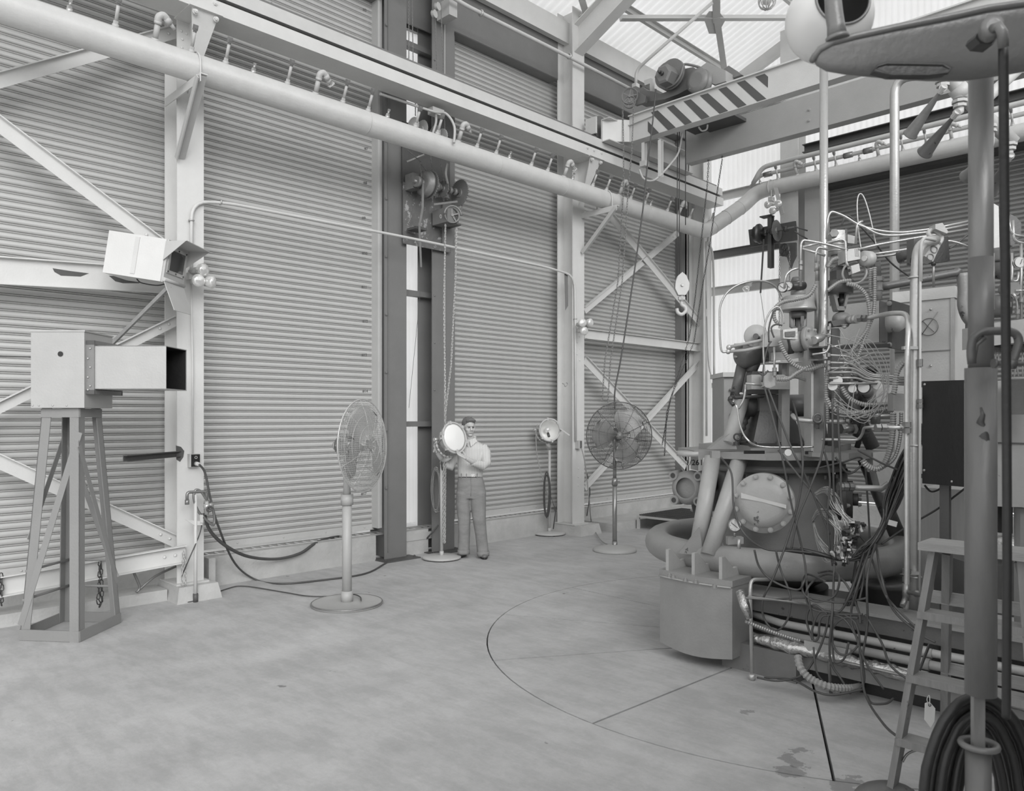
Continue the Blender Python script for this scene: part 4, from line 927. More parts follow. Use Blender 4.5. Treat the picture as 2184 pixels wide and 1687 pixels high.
body = O('body', bd, SKIN, man); remesh(body, .0048, 2, .4)
for s_ in (-1, 1):
    O('eye', M().ball(H(s_*.027, .082, .002), 1, 10, 6, (.012, .006, .006), RH), mat('eye', 60, .2, bump=0), man)
    O('eyebrow', M().tube([H(s_*.012, .094, .022), H(s_*.03, .091, .027), H(s_*.046, .080, .022)], [.003, .0035, .002], 6), HAIR, man)
O('lips', M().tube([H(-.022, .086, -.0665), H(-.008, .095, -.064), H(.008, .095, -.064), H(.022, .086, -.0665)], [.0015, .0035, .0035, .0015], 8), mat('lips', 142, .5, bump=0), man)
hr = M()
hr.ball(H(0, -.022, .046), 1, 22, 14, (.083, .098, .090), RH); hr.ball(H(0, -.05, -.0), 1, 16, 10, (.078, .066, .075), RH)
hr.tube([H(-.06, .05, .078), H(-.03, .074, .092), H(.02, .074, .095), H(.055, .05, .085)], [.018, .022, .024, .018], 10)
ho = O('hair', hr, HAIR, man); remesh(ho, .006, 2, .4)
# shirt
sh_ = M()
loft(sh_, [(1003, 1018, 25.5, .115, 0), (1003, 1008, 27, .125, -.005), (1003, 992, 27, .13, -.005), (1004, 972, 29, .13, 0), (1005, 956, 30, .12, .005), (1005, 947, 25, .10, .01), (1004, 941, 14, .08, .01)], 24)
sh_.tube([J(1028, 954), J(1036, 966, -.03), J(1037, 988, -.11), J(1030, 993, -.17), J(1006, 986, -.28)], [.07, .068, .062, .058, .042], 14)
sh_.tube([J(980, 954), J(968, 975, -.0), J(959, 996, -.02), J(950, 990, -.06), J(945, 983, -.08)], [.07, .064, .062, .055, .047], 14)
so_ = O('shirt', sh_, SHIRT, man); remesh(so_, .009, 3, .5)
co_ = M(); P = lambda u, v, d: J(u, v, d)
co_.plate([P(1001, 938, -.10), P(1013, 934, -.05), P(1018, 941, -.08), P(1004, 953, -.125)], .006); co_.plate([P(1001, 938, -.10), P(993, 935, -.05), P(990, 942, -.08), P(999, 953, -.125)], .006)
co_.tube([P(1014, 933, .0), P(1003, 930, .06), P(992, 933, .0)], .02, 8)
O('collar', co_, SHIRT, man)
m = M(); loft(m, [(1003, 1017, 25.6, .119, 0), (1003, 1011.5, 25.6, .119, 0)], 28); O('belt', m, BELT, man)
O('belt_buckle', M().b(-.022, -.004, -.018, .022, .004, .018, R45, J(1009, 1014, -.123)), CHROME, man)
for u in (984, 995, 1018): O('belt_loop', M().b(-.006, -.004, -.024, .006, .004, .024, R45, J(u, 1014, -.122 if u > 990 else -.105)), TROU, man)
# trousers
tr = M()
loft(tr, [(1003, 1015, 25.3, .116, 0), (1004, 1030, 29, .125, 0), (1005, 1048, 31.5, .125, 0), (1005, 1062, 31.5, .115, 0)], 24)
loft(tr, [(989, 1050, 16, .12, 0), (988, 1075, 15.5, .10, -.005), (990, 1108, 13.5, .08, -.02), (990, 1140, 12.5, .07, 0), (989, 1166, 12.5, .07, .01), (989, 1180, 12, .075, .0)], 18)
loft(tr, [(1019, 1050, 17.5, .12, 0), (1020, 1075, 16.5, .10, -.01), (1022, 1108, 14, .08, -.04), (1026, 1140, 12.5, .07, -.02), (1029, 1168, 12.5, .07, -.01), (1030.5, 1184, 12, .078, -.02)], 18)
to = O('trousers', tr, TROU, man); remesh(to, .009, 3, .5)
m = M(); loft(m, [(989, 1172, 13.4, .078, 0), (989, 1181, 13.0, .08, 0)], 18); loft(m, [(1030.3, 1176, 13.4, .084, -.02), (1030.5, 1185, 13.0, .086, -.02)], 18)
O('trouser_cuffs', m, TROU, man)
O('fly_seam', M().tube([J(1004, 1018, -.122), J(1005, 1040, -.13), J(1004, 1058, -.12)], .003, 5), TROU, man)
for u, v, sd_ in ((985, 1187, -.25), (1032, 1190, .12)):
    c = onZ(u, v); f_ = (-FF+RR*sd_).normalized(); r_ = f_.cross(V((0, 0, 1))); m = M(); RM = Matrix((r_, f_, V((0, 0, 1)))).transposed()
    m.ball(c+V((0, 0, .035))+f_*.03, 1, 14, 8, (.045, .10, .036), RM); m.ball(c+V((0, 0, .045))-f_*.06, 1, 14, 8, (.038, .06, .05), RM); m.ball(c+V((0, 0, .07))-f_*.04, .045, 12, 8)
    so2 = O('shoe', m, SHOE, man); remesh(so2, .007, 2, .4)
    vs = []; n = 20
    O('sole', M().lathe([(1, 0), (1.05, .005), (1.05, .014), (1, .018)], (0, 0, 0), n=20), BLACK, so2)
    sl = so2.children[0]
    for vtx in sl.data.vertices:
        q = vtx.co; w2 = RM@V((q.x*.046, q.y*.135, q.z)); vtx.co = w2
    sl.location = c-f_*.01-wl(so2)+V((0, 0, .009))
# ================================================================ CHAIN DRIVES OF THE SHUTTERS
MOTTLE = mat('mottled_plate', 112, .5, .2, var=.2, scale=6, chip=170, chipamt=.56, chipscale=8)
def sprocket(m, c, ax, r, teeth=24, th=.012, hub=.35, holes=0):
    ax = V(ax).normalized(); x, y, _ = frame(ax); vs = []; n = teeth*2
    P = [V(c)+(x*math.cos(PI*k/teeth)+y*math.sin(PI*k/teeth))*(r if k % 2 else r*1.07)-ax*th/2 for k in range(n)]
    m.plate(P, th, ax); m.cyl(V(c)-ax*th*1.6, V(c)+ax*th*1.6, r*hub, n=16); return m
def spoked(m, c, ax, r, th=.02, n=5, a0=0.):
    ax = V(ax).normalized(); x, y, _ = frame(ax); m.torus(c, ax, r, th*.5, 28, 8); m.torus(V(c)+ax*.012, ax, r*1.05, th*.3, 28, 6); m.torus(V(c)-ax*.012, ax, r*1.05, th*.3, 28, 6)
    m.cyl(V(c)-ax*th, V(c)+ax*th, r*.2, n=12)
    for k in range(n): a = a0+2*PI*k/n; m.bar(V(c), V(c)+(x*math.cos(a)+y*math.sin(a))*r, th*.7, th*.45, up=ax)
    return m
Yp = 7.80
def A(u, v, Y=Yp): return onY(u, v, Y)
t = T('chain_hoist_drive', 'shutter chain drive on a mottled steel plate between the two dark posts', 'hoist', A(915, 450))
p0, p1 = A(864, 518), A(966, 200)
O('back_plate', M().b(p0.x, Yp+.04, p0.z, p1.x-.0, Yp+.05, A(915, 400).z), MOTTLE, t)
O('upper_plate', M().b(p0.x, Yp+.06, A(915, 400).z, p1.x, Yp+.07, A(915, 330).z+.35), DARK2, t)
O('side_plate', M().b(A(945, 450).x, Yp, A(945, 520).z, A(966, 450).x, Yp+.03, A(945, 430).z), DARKP, t)
O('bearing_box', M().b(A(868, 380).x, Yp-.12, A(868, 405).z, A(882, 380).x, Yp+.04, A(868, 372).z), GEAR, t)
Ys = 7.62; s0, s1 = A(882, 385, Ys), A(984, 414, Ys); s1.z = s0.z; ax = V((1, 0, 0))
def SX(u): p = A(u, 385, Ys); return V((p.x, Ys, s0.z))
O('shaft', M().cyl(s0, SX(984), .022, n=14), STEELM, t)
for u in (888, 898, 934, 958, 968): O('collar', M().lathe([(.03, 0), (.045, .005), (.045, .035), (.03, .04)], SX(u), ax, n=16), GEAR, t)
for u, r in ((890, .07), (931, .06)): O('bearing', M().cyl(SX(u)-ax*.02, SX(u)+ax*.03, r, n=18).b(-.015, .0, -.02, .015, .18, .02, c=SX(u)), GEAR, t)
O('brake_drum', M().lathe([(.10, -.05), (.15, -.045), (.15, .0), (.165, .005), (.165, .03), (.06, .035)], SX(908), ax, n=32), GEAR, t)
O('sprocket', sprocket(M(), SX(917), ax, .165, 36), GEAR, t); O('sprocket', sprocket(M(), SX(946), ax, .10, 20), GEAR, t)
O('sprocket', sprocket(M(), SX(980), ax, .165, 36), GEAR, t)
O('tension_lever', M().bar(SX(899)+V((0, -.03, 0)), A(901, 445, Ys-.05), .03, .012, up=(0, 1, 0)).bar(A(901, 445, Ys-.05), A(894, 482, Ys-.05), .03, .012, up=(0, 1, 0)), GEAR, t)
O('pull_strap', M().bar(A(894, 475, Ys-.05), A(898, 570, Ys-.05), .028, .008, up=(0, 1, 0)), DARKP, t)
O('pull_cord', M().tube([A(898, 570, Ys-.05), A(895, 640, Ys), A(872, 870, 7.7)], .003, 4), CABLE, t)
O('link_arm', M().bar(SX(972)+V((0, -.03, -.13)), A(925, 436, Ys), .025, .012, up=(0, 1, 0)), GEAR, t)
O('tag_card', M().b(A(889, 410).x, Ys-.06, A(889, 417).z, A(893, 410).x, Ys-.055, A(889, 404).z), WHITE, t)
O('top_rod', M().cyl(A(868, 345, 7.7), A(905, 330, 7.55), .014, n=8), GALV, t)
for u, v in ((881, 270), (900, 276), (927, 287), (942, 294)): O('sprocket', sprocket(M(), A(u, v, 7.68), ax, .11, 26), GREYL, t)
def rchain(pts, w_=.016): return M().chain(pts, .03, .018, .0045, 6, 4)
for P in ([(872, -10), (872, 196)], [(879, -10), (882, 200)], [(928, 8), (932, 160)], [(940, 5), (946, 160)], [(886, 215), (886, 250)], [(949, 235), (949, 275)], [(869, 320), (898, 345)], [(898, 350), (918, 375)], [(918, 330), (923, 380)], [(940, 350), (948, 395)], [(893, 330), (900, 380)]):
    O('drive_chain', rchain([A(u, v, 7.6) for u, v in P]), STEELM, t, kind='stuff')
O('drive_chain', rchain([A(990, 400, 7.6), A(987, 425, 7.6), A(984, 455, 7.58)]), STEELM, t, kind='stuff')
O('idler_bracket', M().b(A(937, 20).x, 7.6, A(937, 42).z, A(954, 20).x, 7.85, A(937, 6).z), GREYL, t)
for u, v in ((933, 14), (926, 30)): O('idler_wheel', M().lathe([(.05, -.02), (.035, 0), (.05, .02)], A(u, v, 7.55), (.3, -1, 0), n=18), GREYL, t)
hb = A(945, 462, 7.62)
O('gear_housing', M().b(A(933, 460, 7.7).x, 7.5, A(933, 478, 7.7).z, A(957, 460, 7.7).x, 7.8, A(933, 447, 7.7).z), DARKP, t)
hw = A(964, 459, 7.5); wdir = (-.35, -.94, 0)
O('hand_wheel', spoked(M(), hw, wdir, .095, .022, 5, .3), GEAR, t); O('hand_wheel', spoked(M(), hw+V((.02, .02, -.05)), wdir, .06, .018, 6), DARK2, t)
O('chain_guard', M().tube([hw+V((0, -.02, 0))+(frame(V(wdir))[0]*math.cos(a)+frame(V(wdir))[1]*math.sin(a))*.115 for a in [PI*k/10 for k in range(11)]]+[], .014, 6), GEAR, t)
O('shelf_bracket', M().b(A(868, 495).x, 7.62, A(868, 492).z, A(892, 495).x, 7.8, A(868, 487).z).b(A(935, 480).x, 7.58, A(935, 482).z, A(960, 480).x, 7.8, A(935, 478).z), DARK2, t)
text('chalk_number', '0', .07, A(940, 462, 7.49), RA, GALV, t); text('chalk_letters', 'Y HARD', .045, onY(873, 470, Yp+.035), basis((.35, 0, .94), (-.94, 0, .35), (0, -1, 0)), GALV, t)
chain_obj('endless pale hand chain hanging from the shutter drive past the floodlight', [onY(950, 478, 7.55), onY(947, 650, 7.5), onY(950, 870, 7.45), onY(946, 1000, 7.42), onY(946, 1156, 7.42), onY(949, 1158, 7.42), onY(950, 1000, 7.42), onY(950, 880, 7.42), onY(962, 780, 7.45), onY(971, 600, 7.5), onY(974, 484, 7.5)], .045, .028, .0045, GALV, seg=10)
cable('flexible white conduit looping over the fat pipe to the shutter drive', [onY(810, 200, 7.5), onY(870, 220, 7.5), onY(925, 238, 7.35), onY(952, 243, 7.2), onY(969, 270, 7.05), onY(968, 305, 7.03)], .016, GREYL, nm='conduit', cat='conduit')
cable('second short flexible conduit dropping behind the fat pipe', [onY(929, 240, 7.4), onY(930, 260, 7.38), onY(923, 285, 7.35), onY(921, 300, 7.35)], .016, GREYL, nm='conduit', cat='conduit')
cable('lower end of the looped conduit below the fat pipe', [onY(955, 348, 7.4), onY(951, 370, 7.45), onY(955, 392, 7.55)], .016, GREYL, nm='conduit', cat='conduit')
O('junction_box', M().b(-.09, -.05, -.04, .09, .05, .04, c=onY(930, 240, 7.42)), GREYL, t)
# the back wall drive
def Bq(u, v, X=12.75): return onX(u, v, X)
t = T('chain_hoist_drive', 'dark shutter chain drive in front of the pale sheets on the back wall', 'hoist', Bq(1645, 490))
m = M(); m.plate([Bq(*q) for q in ((1596, 490), (1697, 471), (1700, 505), (1700, 512), (1600, 527))], .02, (1, 0, 0)); O('back_plate', m, DARK2, t)
O('channel', M().chan(Bq(1640, 462, 12.6), Bq(1640, 572, 12.6), .07, .11, .01, up=(1, 0, 0)), DARK2, t)
O('channel_cap', M().b(-.08, -.1, -.01, .08, .1, .01, c=Bq(1636, 462, 12.6)), DARK2, t)
s0 = Bq(1600, 502, 12.55); ay = V((0, -1, 0))
def SY(u): p = Bq(u, 495, 12.55); return V((12.55, p.y, s0.z))
O('shaft', M().cyl(SY(1602), SY(1695), .022, n=12), DARK2, t)
O('brake_drum', M().lathe([(.08, -.06), (.14, -.05), (.14, 0), (.17, .01), (.17, .04), (.05, .05)], SY(1617), ay, n=28), STEELD, t)
for u in (1630, 1643, 1673): O('collar', M().cyl(SY(u), SY(u)+ay*.06, .05, n=14), STEELD, t)
O('sprocket', sprocket(M(), SY(1657), ay, .17, 36), STEELM, t)
O('hand_wheel', spoked(M(), Bq(1673, 533, 12.5), (-.9, .4, 0), .10, .024, 5, .4), STEELD, t)
O('wheel_housing', M().plate([Bq(u, v, 12.68) for u, v in ((1661, 520), (1697, 517), (1697, 545), (1690, 560), (1686, 572), (1678, 548), (1662, 545))], .05, (1, 0, 0)), DARK2, t)
O('pull_strap', M().bar(Bq(1629, 510, 12.5), Bq(1622, 625, 12.5), .028, .01, up=(1, 0, 0)), DARK2, t)
O('pull_cord', M().tube([Bq(1622, 625, 12.5), Bq(1630, 680, 12.4), Bq(1640, 760, 12.4)], .004, 4), CABLE, t)
for q in (480, 490): O('tie_rod', M().cyl(Bq(1694, q+3, 12.55), Bq(1722, q+12 if q == 480 else q+20, 12.8), .012, n=6), DARK2, t)
chain_obj('dark hand chain hanging on the back wall column', [Bq(1663, 540, 12.4), Bq(1662, 600, 12.4), Bq(1662, 700, 12.4)], .05, .03, .005, STEELM, seg=6)
chain_obj('dark hand chain below the back wall drive wheel', [Bq(1684, 535, 12.4), Bq(1684, 600, 12.4), Bq(1683, 625, 12.4)], .05, .03, .005, STEELM, seg=6)
O('corner_conduit', M().tube(spl([onY(1522, 455, 7.5), onY(1510, 515, 7.5), onY(1521, 560, 7.55), onY(1523, 800, 7.6)]), .022, 8), GREYL, c3)
O('corner_conduit', M().tube([onY(1507, 515, 7.5), onY(1507, 930, 7.5)], .02, 8), GREYL, c3)
# ================================================================ OVERHEAD CRANE
def C1(u, v, X=9.54): return onX(u, v, X)
cr = T('overhead_crane', 'overhead crane bridge with a striped warning beam and a dark trolley on top', 'crane', (10.2, 5, 6.1))
YA, YZ = 7.02, -4.5
zb, zt = 5.955, 6.335
CRW = mat('crane_paint', 200, .45, var=.05, chip=80, chipamt=.735, chipscale=5); CRW2 = mat('crane_paint_dull', 168, .5, var=.05, chip=90, chipamt=.74, chipscale=5)
beam1 = O('striped_beam', M().chan((9.54, YA, (zb+zt)/2), (9.54, YZ, (zb+zt)/2), .17, zt-zb, .014, fx=-1).b(9.50, YZ, zt-.006, 9.60, YA, zt+.012), CRW, cr)
sc = 5.46
for st in (((665, 755), (797, 893), (712, 925), (665, 875)), ((700, 655), (780, 630), (990, 830), (900, 862)), ((885, 595), (965, 566), (1180, 770), (1095, 800)), ((1080, 525), (1165, 500), (1385, 705), (1290, 737)), ((1270, 458), (1365, 430), (1600, 636), (1500, 670)), ((1485, 385), (1580, 354), (1815, 566), (1715, 602)), ((1700, 310), (1795, 279), (2045, 495), (1940, 528)), ((1915, 240), (2025, 203), (2065, 238), (2063, 367))):
    P = [onX(1260+x/sc, 120+y/sc, 9.539) for x, y in st]; O('stripe', M().plate(P, .002, (-1, 0, 0)), mat('stripe_paint', 84, .5, var=.04), beam1)
X2 = 11.0; z2b, z2t = 5.955, 6.48
beam2 = O('rear_beam', M().chan((X2, 6.95, (z2b+z2t)/2), (X2, YZ, (z2b+z2t)/2), .17, z2t-z2b, .014, fx=-1).b(X2-.02, YZ, z2b-.006, X2+.16, 6.95, z2b+.006), CRW2, cr)
O('rail', M().b(X2+.03, YZ, z2t, X2+.08, 6.8, z2t+.05), CHROME, cr)
for v in (234, 257):
    O('bolt', M().bolt(onX(1726, v, X2), (-1, 0, 0), .018, .014), CRW2, beam2)
O('end_truck', M().chan((9.18, 7.28, 6.10), (11.5, 7.28, 6.10), .16, .34, .012, fx=1, up=(0, 0, 1)).b(9.2, 7.26, 5.93, 11.5, 7.45, 5.94), CRW, cr)
O('corner_plate', M().plate([(9.535, YA, zb), (9.535, YA, zt-.05), (9.2, 7.27, 6.27), (9.2, 7.27, 5.94)], .012), CRW, cr)
O('stiffener', M().bar((9.53, YA, 6.2), (9.53, YA-.45, 6.23), .05, .012), CRW, cr)
for zz in (6.02, 6.12): O('bolt', M().bolt((9.44, 7.12, zz), (-.6, -.8, 0), .018, .014), CRW, cr)
wc = V((9.32, 7.42, 6.20))
for xx in (9.30, 11.25): O('wheel', M().lathe([(.18, -.045), (.18, -.03), (.155, -.025), (.155, .025), (.18, .03), (.18, .045), (.05, .045)], (xx, 7.42, 6.20), (0, 1, 0), n=36), STEELM, cr)
O('wheel_guard', M().b(9.08, 7.3, 6.05, 9.11, 7.5, 6.3), CRW, cr); O('truck_plate', M().b(9.25, 7.34, 5.93, 9.5, 7.36, 6.06), DARKP, cr)
# hangers with cable
for u, v0, v1 in ((1371, 306, 345), (1406, 300, 378)):
    a = C1(u, v0, 9.62); b_ = C1(u, v1, 9.62); O('hanger_post', M().chan(a, b_, .05, .07, .008, up=(1, 0, 0)), CRW, cr)
O('festoon_box', M().b(-.05, -.05, -.04, .05, .05, .04, c=C1(1374, 350, 9.6)), GREYL, cr)
cable('pale festoon cable looping below the crane end', [C1(1364, 362, 9.55), C1(1372, 380, 9.55), C1(1388, 386, 9.55), C1(1404, 378, 9.6), C1(1430, 350, 9.8), C1(1447, 325, 9.9), C1(1455, 285, 10.0)], .016, GREYL)
cable('short pale cable loop under the striped beam', [C1(1490, 271, 9.8), C1(1497, 279, 9.8), C1(1507, 276, 9.8), C1(1509, 266, 9.8)], .012, GREYL)
# trolley
TR = mat('trolley_paint', 122, .45, .1, var=.08); TX = 9.75
def K(u, v, X=TX): return onX(u, v, X)
sd = M(); P = [K(1262+x/sc, 120+y/sc) for x, y in ((540, 545), (560, 400), (590, 350), (640, 400), (720, 410), (800, 440), (900, 400), (960, 330), (1010, 220), (1060, 150), (1180, 125), (1230, 160), (1270, 190), (1180, 290), (1120, 380), (1010, 440), (850, 500), (720, 520))]
O('side_casting', sd.plate(P, .22, (1, 0, 0)), TR, cr)
O('hoist_motor', M().cyl(K(1420, 160, 9.65), K(1420, 160, 9.65)+V((.0, -.0, 0))+V((.45, 0, 0)), .19, n=28), TR, cr)
mc = K(1414, 158, 9.42); O('motor_end', M().lathe([(.11, -.02), (.145, 0), (.145, .13), (.15, .22)], mc, (1, 0, 0), n=6, sm=False), TR, cr)
O('motor_flange', M().cyl(K(1430, 158, 9.62), K(1430, 158, 9.62)+V((.05, 0, 0)), .22, n=32), TR, cr)
O('shaft_end', M().cyl(mc-V((.02, 0, 0)), mc-V((.07, 0, 0)), .03, n=12).cyl(mc-V((.07, 0, 0)), mc-V((.12, 0, 0)), .015, n=8), STEELD, cr)
rc = K(1492, 175, 9.66); O('rope_drum', M().lathe([(.10, -.1), (.17, -.08), (.17, -.04), (.15, -.03), (.15, .0), (.18, .01), (.18, .06)], rc, (1, 0, 0), n=32), TR, cr)
O('drum_cap', M().cyl(K(1479, 171, 9.6), K(1479, 171, 9.6)-V((.03, 0, 0)), .06, n=20), TR, cr)
for u, v in ((1492, 160), (1474, 190)): O('bolt', M().bolt(K(u, v, 9.6), (-1, 0, 0), .025, .02), TR, cr)
O('control_box', M().plate([K(1262+x/sc, 120+y/sc, 10.0) for x, y in ((1270, 120), (1340, 70), (1560, 165), (1560, 290), (1440, 330), (1340, 290))], .3, (1, 0, 0)), CRW2, cr)
O('louvre_box', M().plate([K(1262+x/sc, 120+y/sc, 10.2) for x, y in ((1540, 280), (1540, 150), (1595, 108), (1750, 215), (1600, 265))], .25, (1, 0, 0)), TR, cr)
O('trolley_frame', M().b(9.62, K(1500, 200).y, 6.35, 11.1, K(1420, 230).y, 6.40), DARK2, cr)
O('rope_beam', M().b(10.05, 6.2, 6.36, 10.95, 6.75, 6.43), DARK2, cr)
O('oil_pipe', M().tube(spl([K(1420, 189, 9.6), K(1440, 178, 9.58), K(1452, 160, 9.58), K(1457, 142, 9.58), K(1463, 137, 9.6), K(1490, 143, 9.6), K(1500, 150, 9.6)]), .018, 8), TR, cr)
hwc = K(1343, 205, 9.5); wdx = (-.85, -.5, 0)
O('hand_wheel', spoked(M(), hwc, wdx, .115, .022, 5, .5), TR, cr); O('hand_wheel', spoked(M(), hwc+V((0, 0, -.09)), wdx, .085, .02, 5), TR, cr)
O('wheel_bracket', M().plate([K(u, v, 9.62) for u, v in ((1350, 190), (1378, 205), (1376, 218), (1355, 225))], .05, (1, 0, 0)), TR, cr)
O('stand_post', M().plate([K(u, v, 9.9) for u, v in ((1373, 172), (1388, 166), (1392, 168), (1391, 195), (1386, 195), (1386, 178), (1375, 182))], .06, (1, 0, 0)), CRW, cr)
O('junction_box', M().b(-.05, -.04, -.03, .05, .04, .03, c=onY(1356, 183, 7.45)), CRW, cr)
gp1 = 'hand chains of the crane trolley'
chain_obj('left strand of the crane hand chain, falling in front of the shutters', [K(1328, 228, 9.45), K(1330, 330, 9.4), K(1330, 400, 9.4), K(1318, 600, 9.3), K(1290, 770, 9.1), K(1284, 858, 9.0)], .05, .03, .0045, STEELM, seg=8)
chain_obj('right strand of the crane hand chain, falling in front of the shutters', [K(1352, 216, 9.45), K(1347, 330, 9.4), K(1340, 400, 9.4), K(1327, 600, 9.3), K(1302, 770, 9.1), K(1296, 862, 9.0)], .05, .03, .0045, STEELM, seg=8)
cable('dark slack rope running from the crane down to the far fan', [K(1399, 190, 9.4), K(1392, 260, 9.35), K(1380, 360, 9.3), K(1372, 440, 9.25), K(1350, 600, 9.1), K(1325, 760, 8.9), K(1312, 830, 8.8), onY(1311, 870, 6.5)], .011, CABLE, nm='rope', cat='rope')
for i, (u0, u1, v1) in enumerate(((1445, 1444, 603), (1449, 1449, 600), (1462, 1462, 480))):
    cable(('first', 'second', 'third')[i]+' steel hoist rope from the left, hanging from the crane '+('to the hook block' if i < 2 else 'behind the pipe'), [K(u0, 252, 10.2), K(u1, v1, 10.2)], .007, CABLE, 1, nm='rope', cat='rope')
bp = K(1454, 612, 10.2)
t = T('hook_block', 'pale hook block with round sheave and hook hanging from the crane ropes', 'hook', bp)
f_ = V((-.72, -.69, 0)); rx = V((SQ, -SQ, 0))
def lp(x, z, o_=0.): return bp+rx*x+V((0, 0, z))+f_*o_
O('cheek_plate', M().plate([lp(x, z, .04) for x, z in ((-.06, .17), (0, .22), (.06, .17), (.11, .05), (.10, -.05), (.05, -.13), (-.06, -.13), (-.11, -.03), (-.10, .08))], .012, f_).plate([lp(x, z, -.05) for x, z in ((-.06, .17), (0, .22), (.06, .17), (.11, .05), (.10, -.05), (.05, -.13), (-.06, -.13), (-.11, -.03), (-.10, .08))], .012, f_), WHITE2, t)
O('sheave', M().lathe([(.11, -.03), (.09, 0), (.11, .03)], lp(0, .03), f_, n=28), GREYL, t)
O('pin', M().cyl(lp(0, .02, .05), lp(0, .02, .075), .022, n=12), STEELM, t)
O('swivel', M().cyl(lp(0, -.13), lp(0, -.22), .035, n=12).b(-.05, -.03, -.2, .05, .03, -.15, R45, bp), GREYL, t)
O('hook', M().tube(spl([lp(0, -.2), lp(.0, -.27), lp(.055, -.31), (lp(.06, -.37)), lp(.0, -.42), lp(-.06, -.39), lp(-.075, -.33)]), [.025]*3+[.03]*30+[.02]*4 if 0 else .027, 10), WHITE2, t)
chain_obj('left strand of dark chain hung under the rear crane beam in the corner', [K(1511, 339.5, 11.08), K(1511, 350, 11.04), K(1508, 400, 10.9), K(1497, 500, 10.9), K(1482, 640, 10.8), K(1470, 720, 10.7), K(1422, 880, 10.5), K(1417, 975, 10.5)], .05, .03, .0045, STEELD, seg=7)
chain_obj('right strand of dark chain hung under the rear crane beam in the corner', [K(1540, 332.5, 11.08), K(1540, 342, 11.04), K(1531, 400, 10.9), K(1514, 520, 10.9), K(1500, 600, 10.9), K(1480, 730, 10.7), K(1430, 850, 10.5), K(1412, 950, 10.5)], .05, .03, .0045, STEELD, seg=7)
# placard on the beam
pl_ = onX(2055, 35, 9.53); O('placard', M().plate([onX(u, v, 9.53) for u, v in ((2008, 43), (2097, 14), (2097, 30), (2008, 59))], .004, (-1, 0, 0)), WHITE, beam1)
text('lettering', 'filter', .10, onX(2075, 30, 9.52), basis((0, -1, 0), (0, .0, 1), (-1, 0, 0)), DARK2, beam1)
# wire-cage lamp near the roof
t = T('caged_lamp', 'grey wire-caged lamp hanging from the roof', 'lamp', onR(1636, 5, .3)); c = onR(1636, 2, .7)
for k in range(5): O('cage_wire', M().torus(c, (math.cos(k*.63), math.sin(k*.63), 0), .13, .009, 20, 5), GREYL, t)
O('bulb', M().ball(c+V((0, 0, .02)), .08, 14, 9), GLASS, t); O('stem', M().cyl(c+V((0, 0, .1)), c+V((0, 0, .62)), .015, n=8), GREYL, t)
# ================================================================ THE TEST MACHINE
EX, EY = 6.11, 3.01
EM = mat('machine_paint', 142, .42, .05, var=.08, scale=5, chip=82, chipamt=.655, chipscale=7)
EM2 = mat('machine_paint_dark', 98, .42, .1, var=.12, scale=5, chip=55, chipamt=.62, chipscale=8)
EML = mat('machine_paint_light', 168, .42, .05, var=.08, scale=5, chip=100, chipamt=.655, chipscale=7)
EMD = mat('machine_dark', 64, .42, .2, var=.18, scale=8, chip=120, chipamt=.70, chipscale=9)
FOIL = mat('crumpled_foil', 190, .22, .9, var=.15, scale=18, bump=1.0, bscale=34)
HOSE = mat('flex_conduit', 156, .38, .45, var=.06); TUBE = mat('bright_tube', 176, .28, .6, var=.06)
eng = T('test_machine', 'large grey vessel and pipework machine ringed by a fat curved pipe, in the right half', 'machine', (EX, EY, 0))
def Q(nm, m, mt=EM, par=None, lb=None): return O(nm, m, mt, par or eng, lb)
def a_(u, v, d): return atD(u, v, d)
# ring manifold and tank
ring = Q('ring_pipe', M().torus((EX, EY, .72), (0, 0, 1), .955, .11, 72, 18), EM)
def ringp(u, z=.72, back=False):
    """point of the ring above pixel column u"""
    best = None
    for k in range(360):
        a = math.radians(k); p = V((EX+math.cos(a)*.955, EY+math.sin(a)*.955, z)); uu = UC+FPX*(p.x-p.y)/(p.x+p.y)
        isb = depth(p) > depth((EX, EY))
        if isb == back and (best is None or abs(uu-u) < best[0]): best = (abs(uu-u), p)
    return best[1]
x0, x1, y0, y1 = 4.83, 5.13, 2.705, 3.30; m = M()
n = 8; vs = []
for z_, k_ in ((.60, 0), (.10, 1)):
    for i in range(n+1):
        q = i/n; y = y1+(y0-y1)*q; xx = x0+.035-.035*math.sin(PI*q); zz = z_ if k_ == 0 else .10-.03*math.sin(PI*q)
        vs.append((xx, y, zz)) if k_ == 0 else vs.append((xx, y, zz))
    vs += [(x1, y0, z_), (x1, y1, z_)]
q = n+3; fs = [(i, i+1, q+i+1, q+i) for i in range(q-1)]+[(q-1, 0, q, 2*q-1), tuple(range(q-1, -1, -1)), tuple(range(q, 2*q))]
tank = Q('ballast_tank', M().add(vs, fs), EM)
m = M(); vs2 = [(v[0]-(.004 if v[0] < 5.0 else 0), v[1]+(.004 if v[1] > 3 else -.004), z) for z in (.645, .60) for v in vs[:q]]
m.add(vs2, fs); Q('tank_lid', m, EM)
O('seam', M().tube([(v[0]-.014, v[1], .598) for v in vs[:n+1]], .006, 6), EML, tank)
for u, v in ((1428, 1230), (1462, 1240), (1484, 1244), (1524, 1254), (1436, 1233)):
    p = onZ(u, v, .645); O('bolt', M().bolt(p, (0, 0, 1), .016, .016), EM, tank)
for y in (3.22, 3.0, 2.78):
    Q('gusset', M().plate([(4.87, y, .645), (5.10, y, .645), (5.26, y, .70), (5.12, y, .82), (4.885, y, .80)] if 0 else [(4.86, y, .645), (5.12, y, .645), (5.30, y, .66), (5.22, y, .72), (5.02, y, .70), (4.90, y, .80), (4.86, y, .80)], .025, (0, 1, 0)), EML)
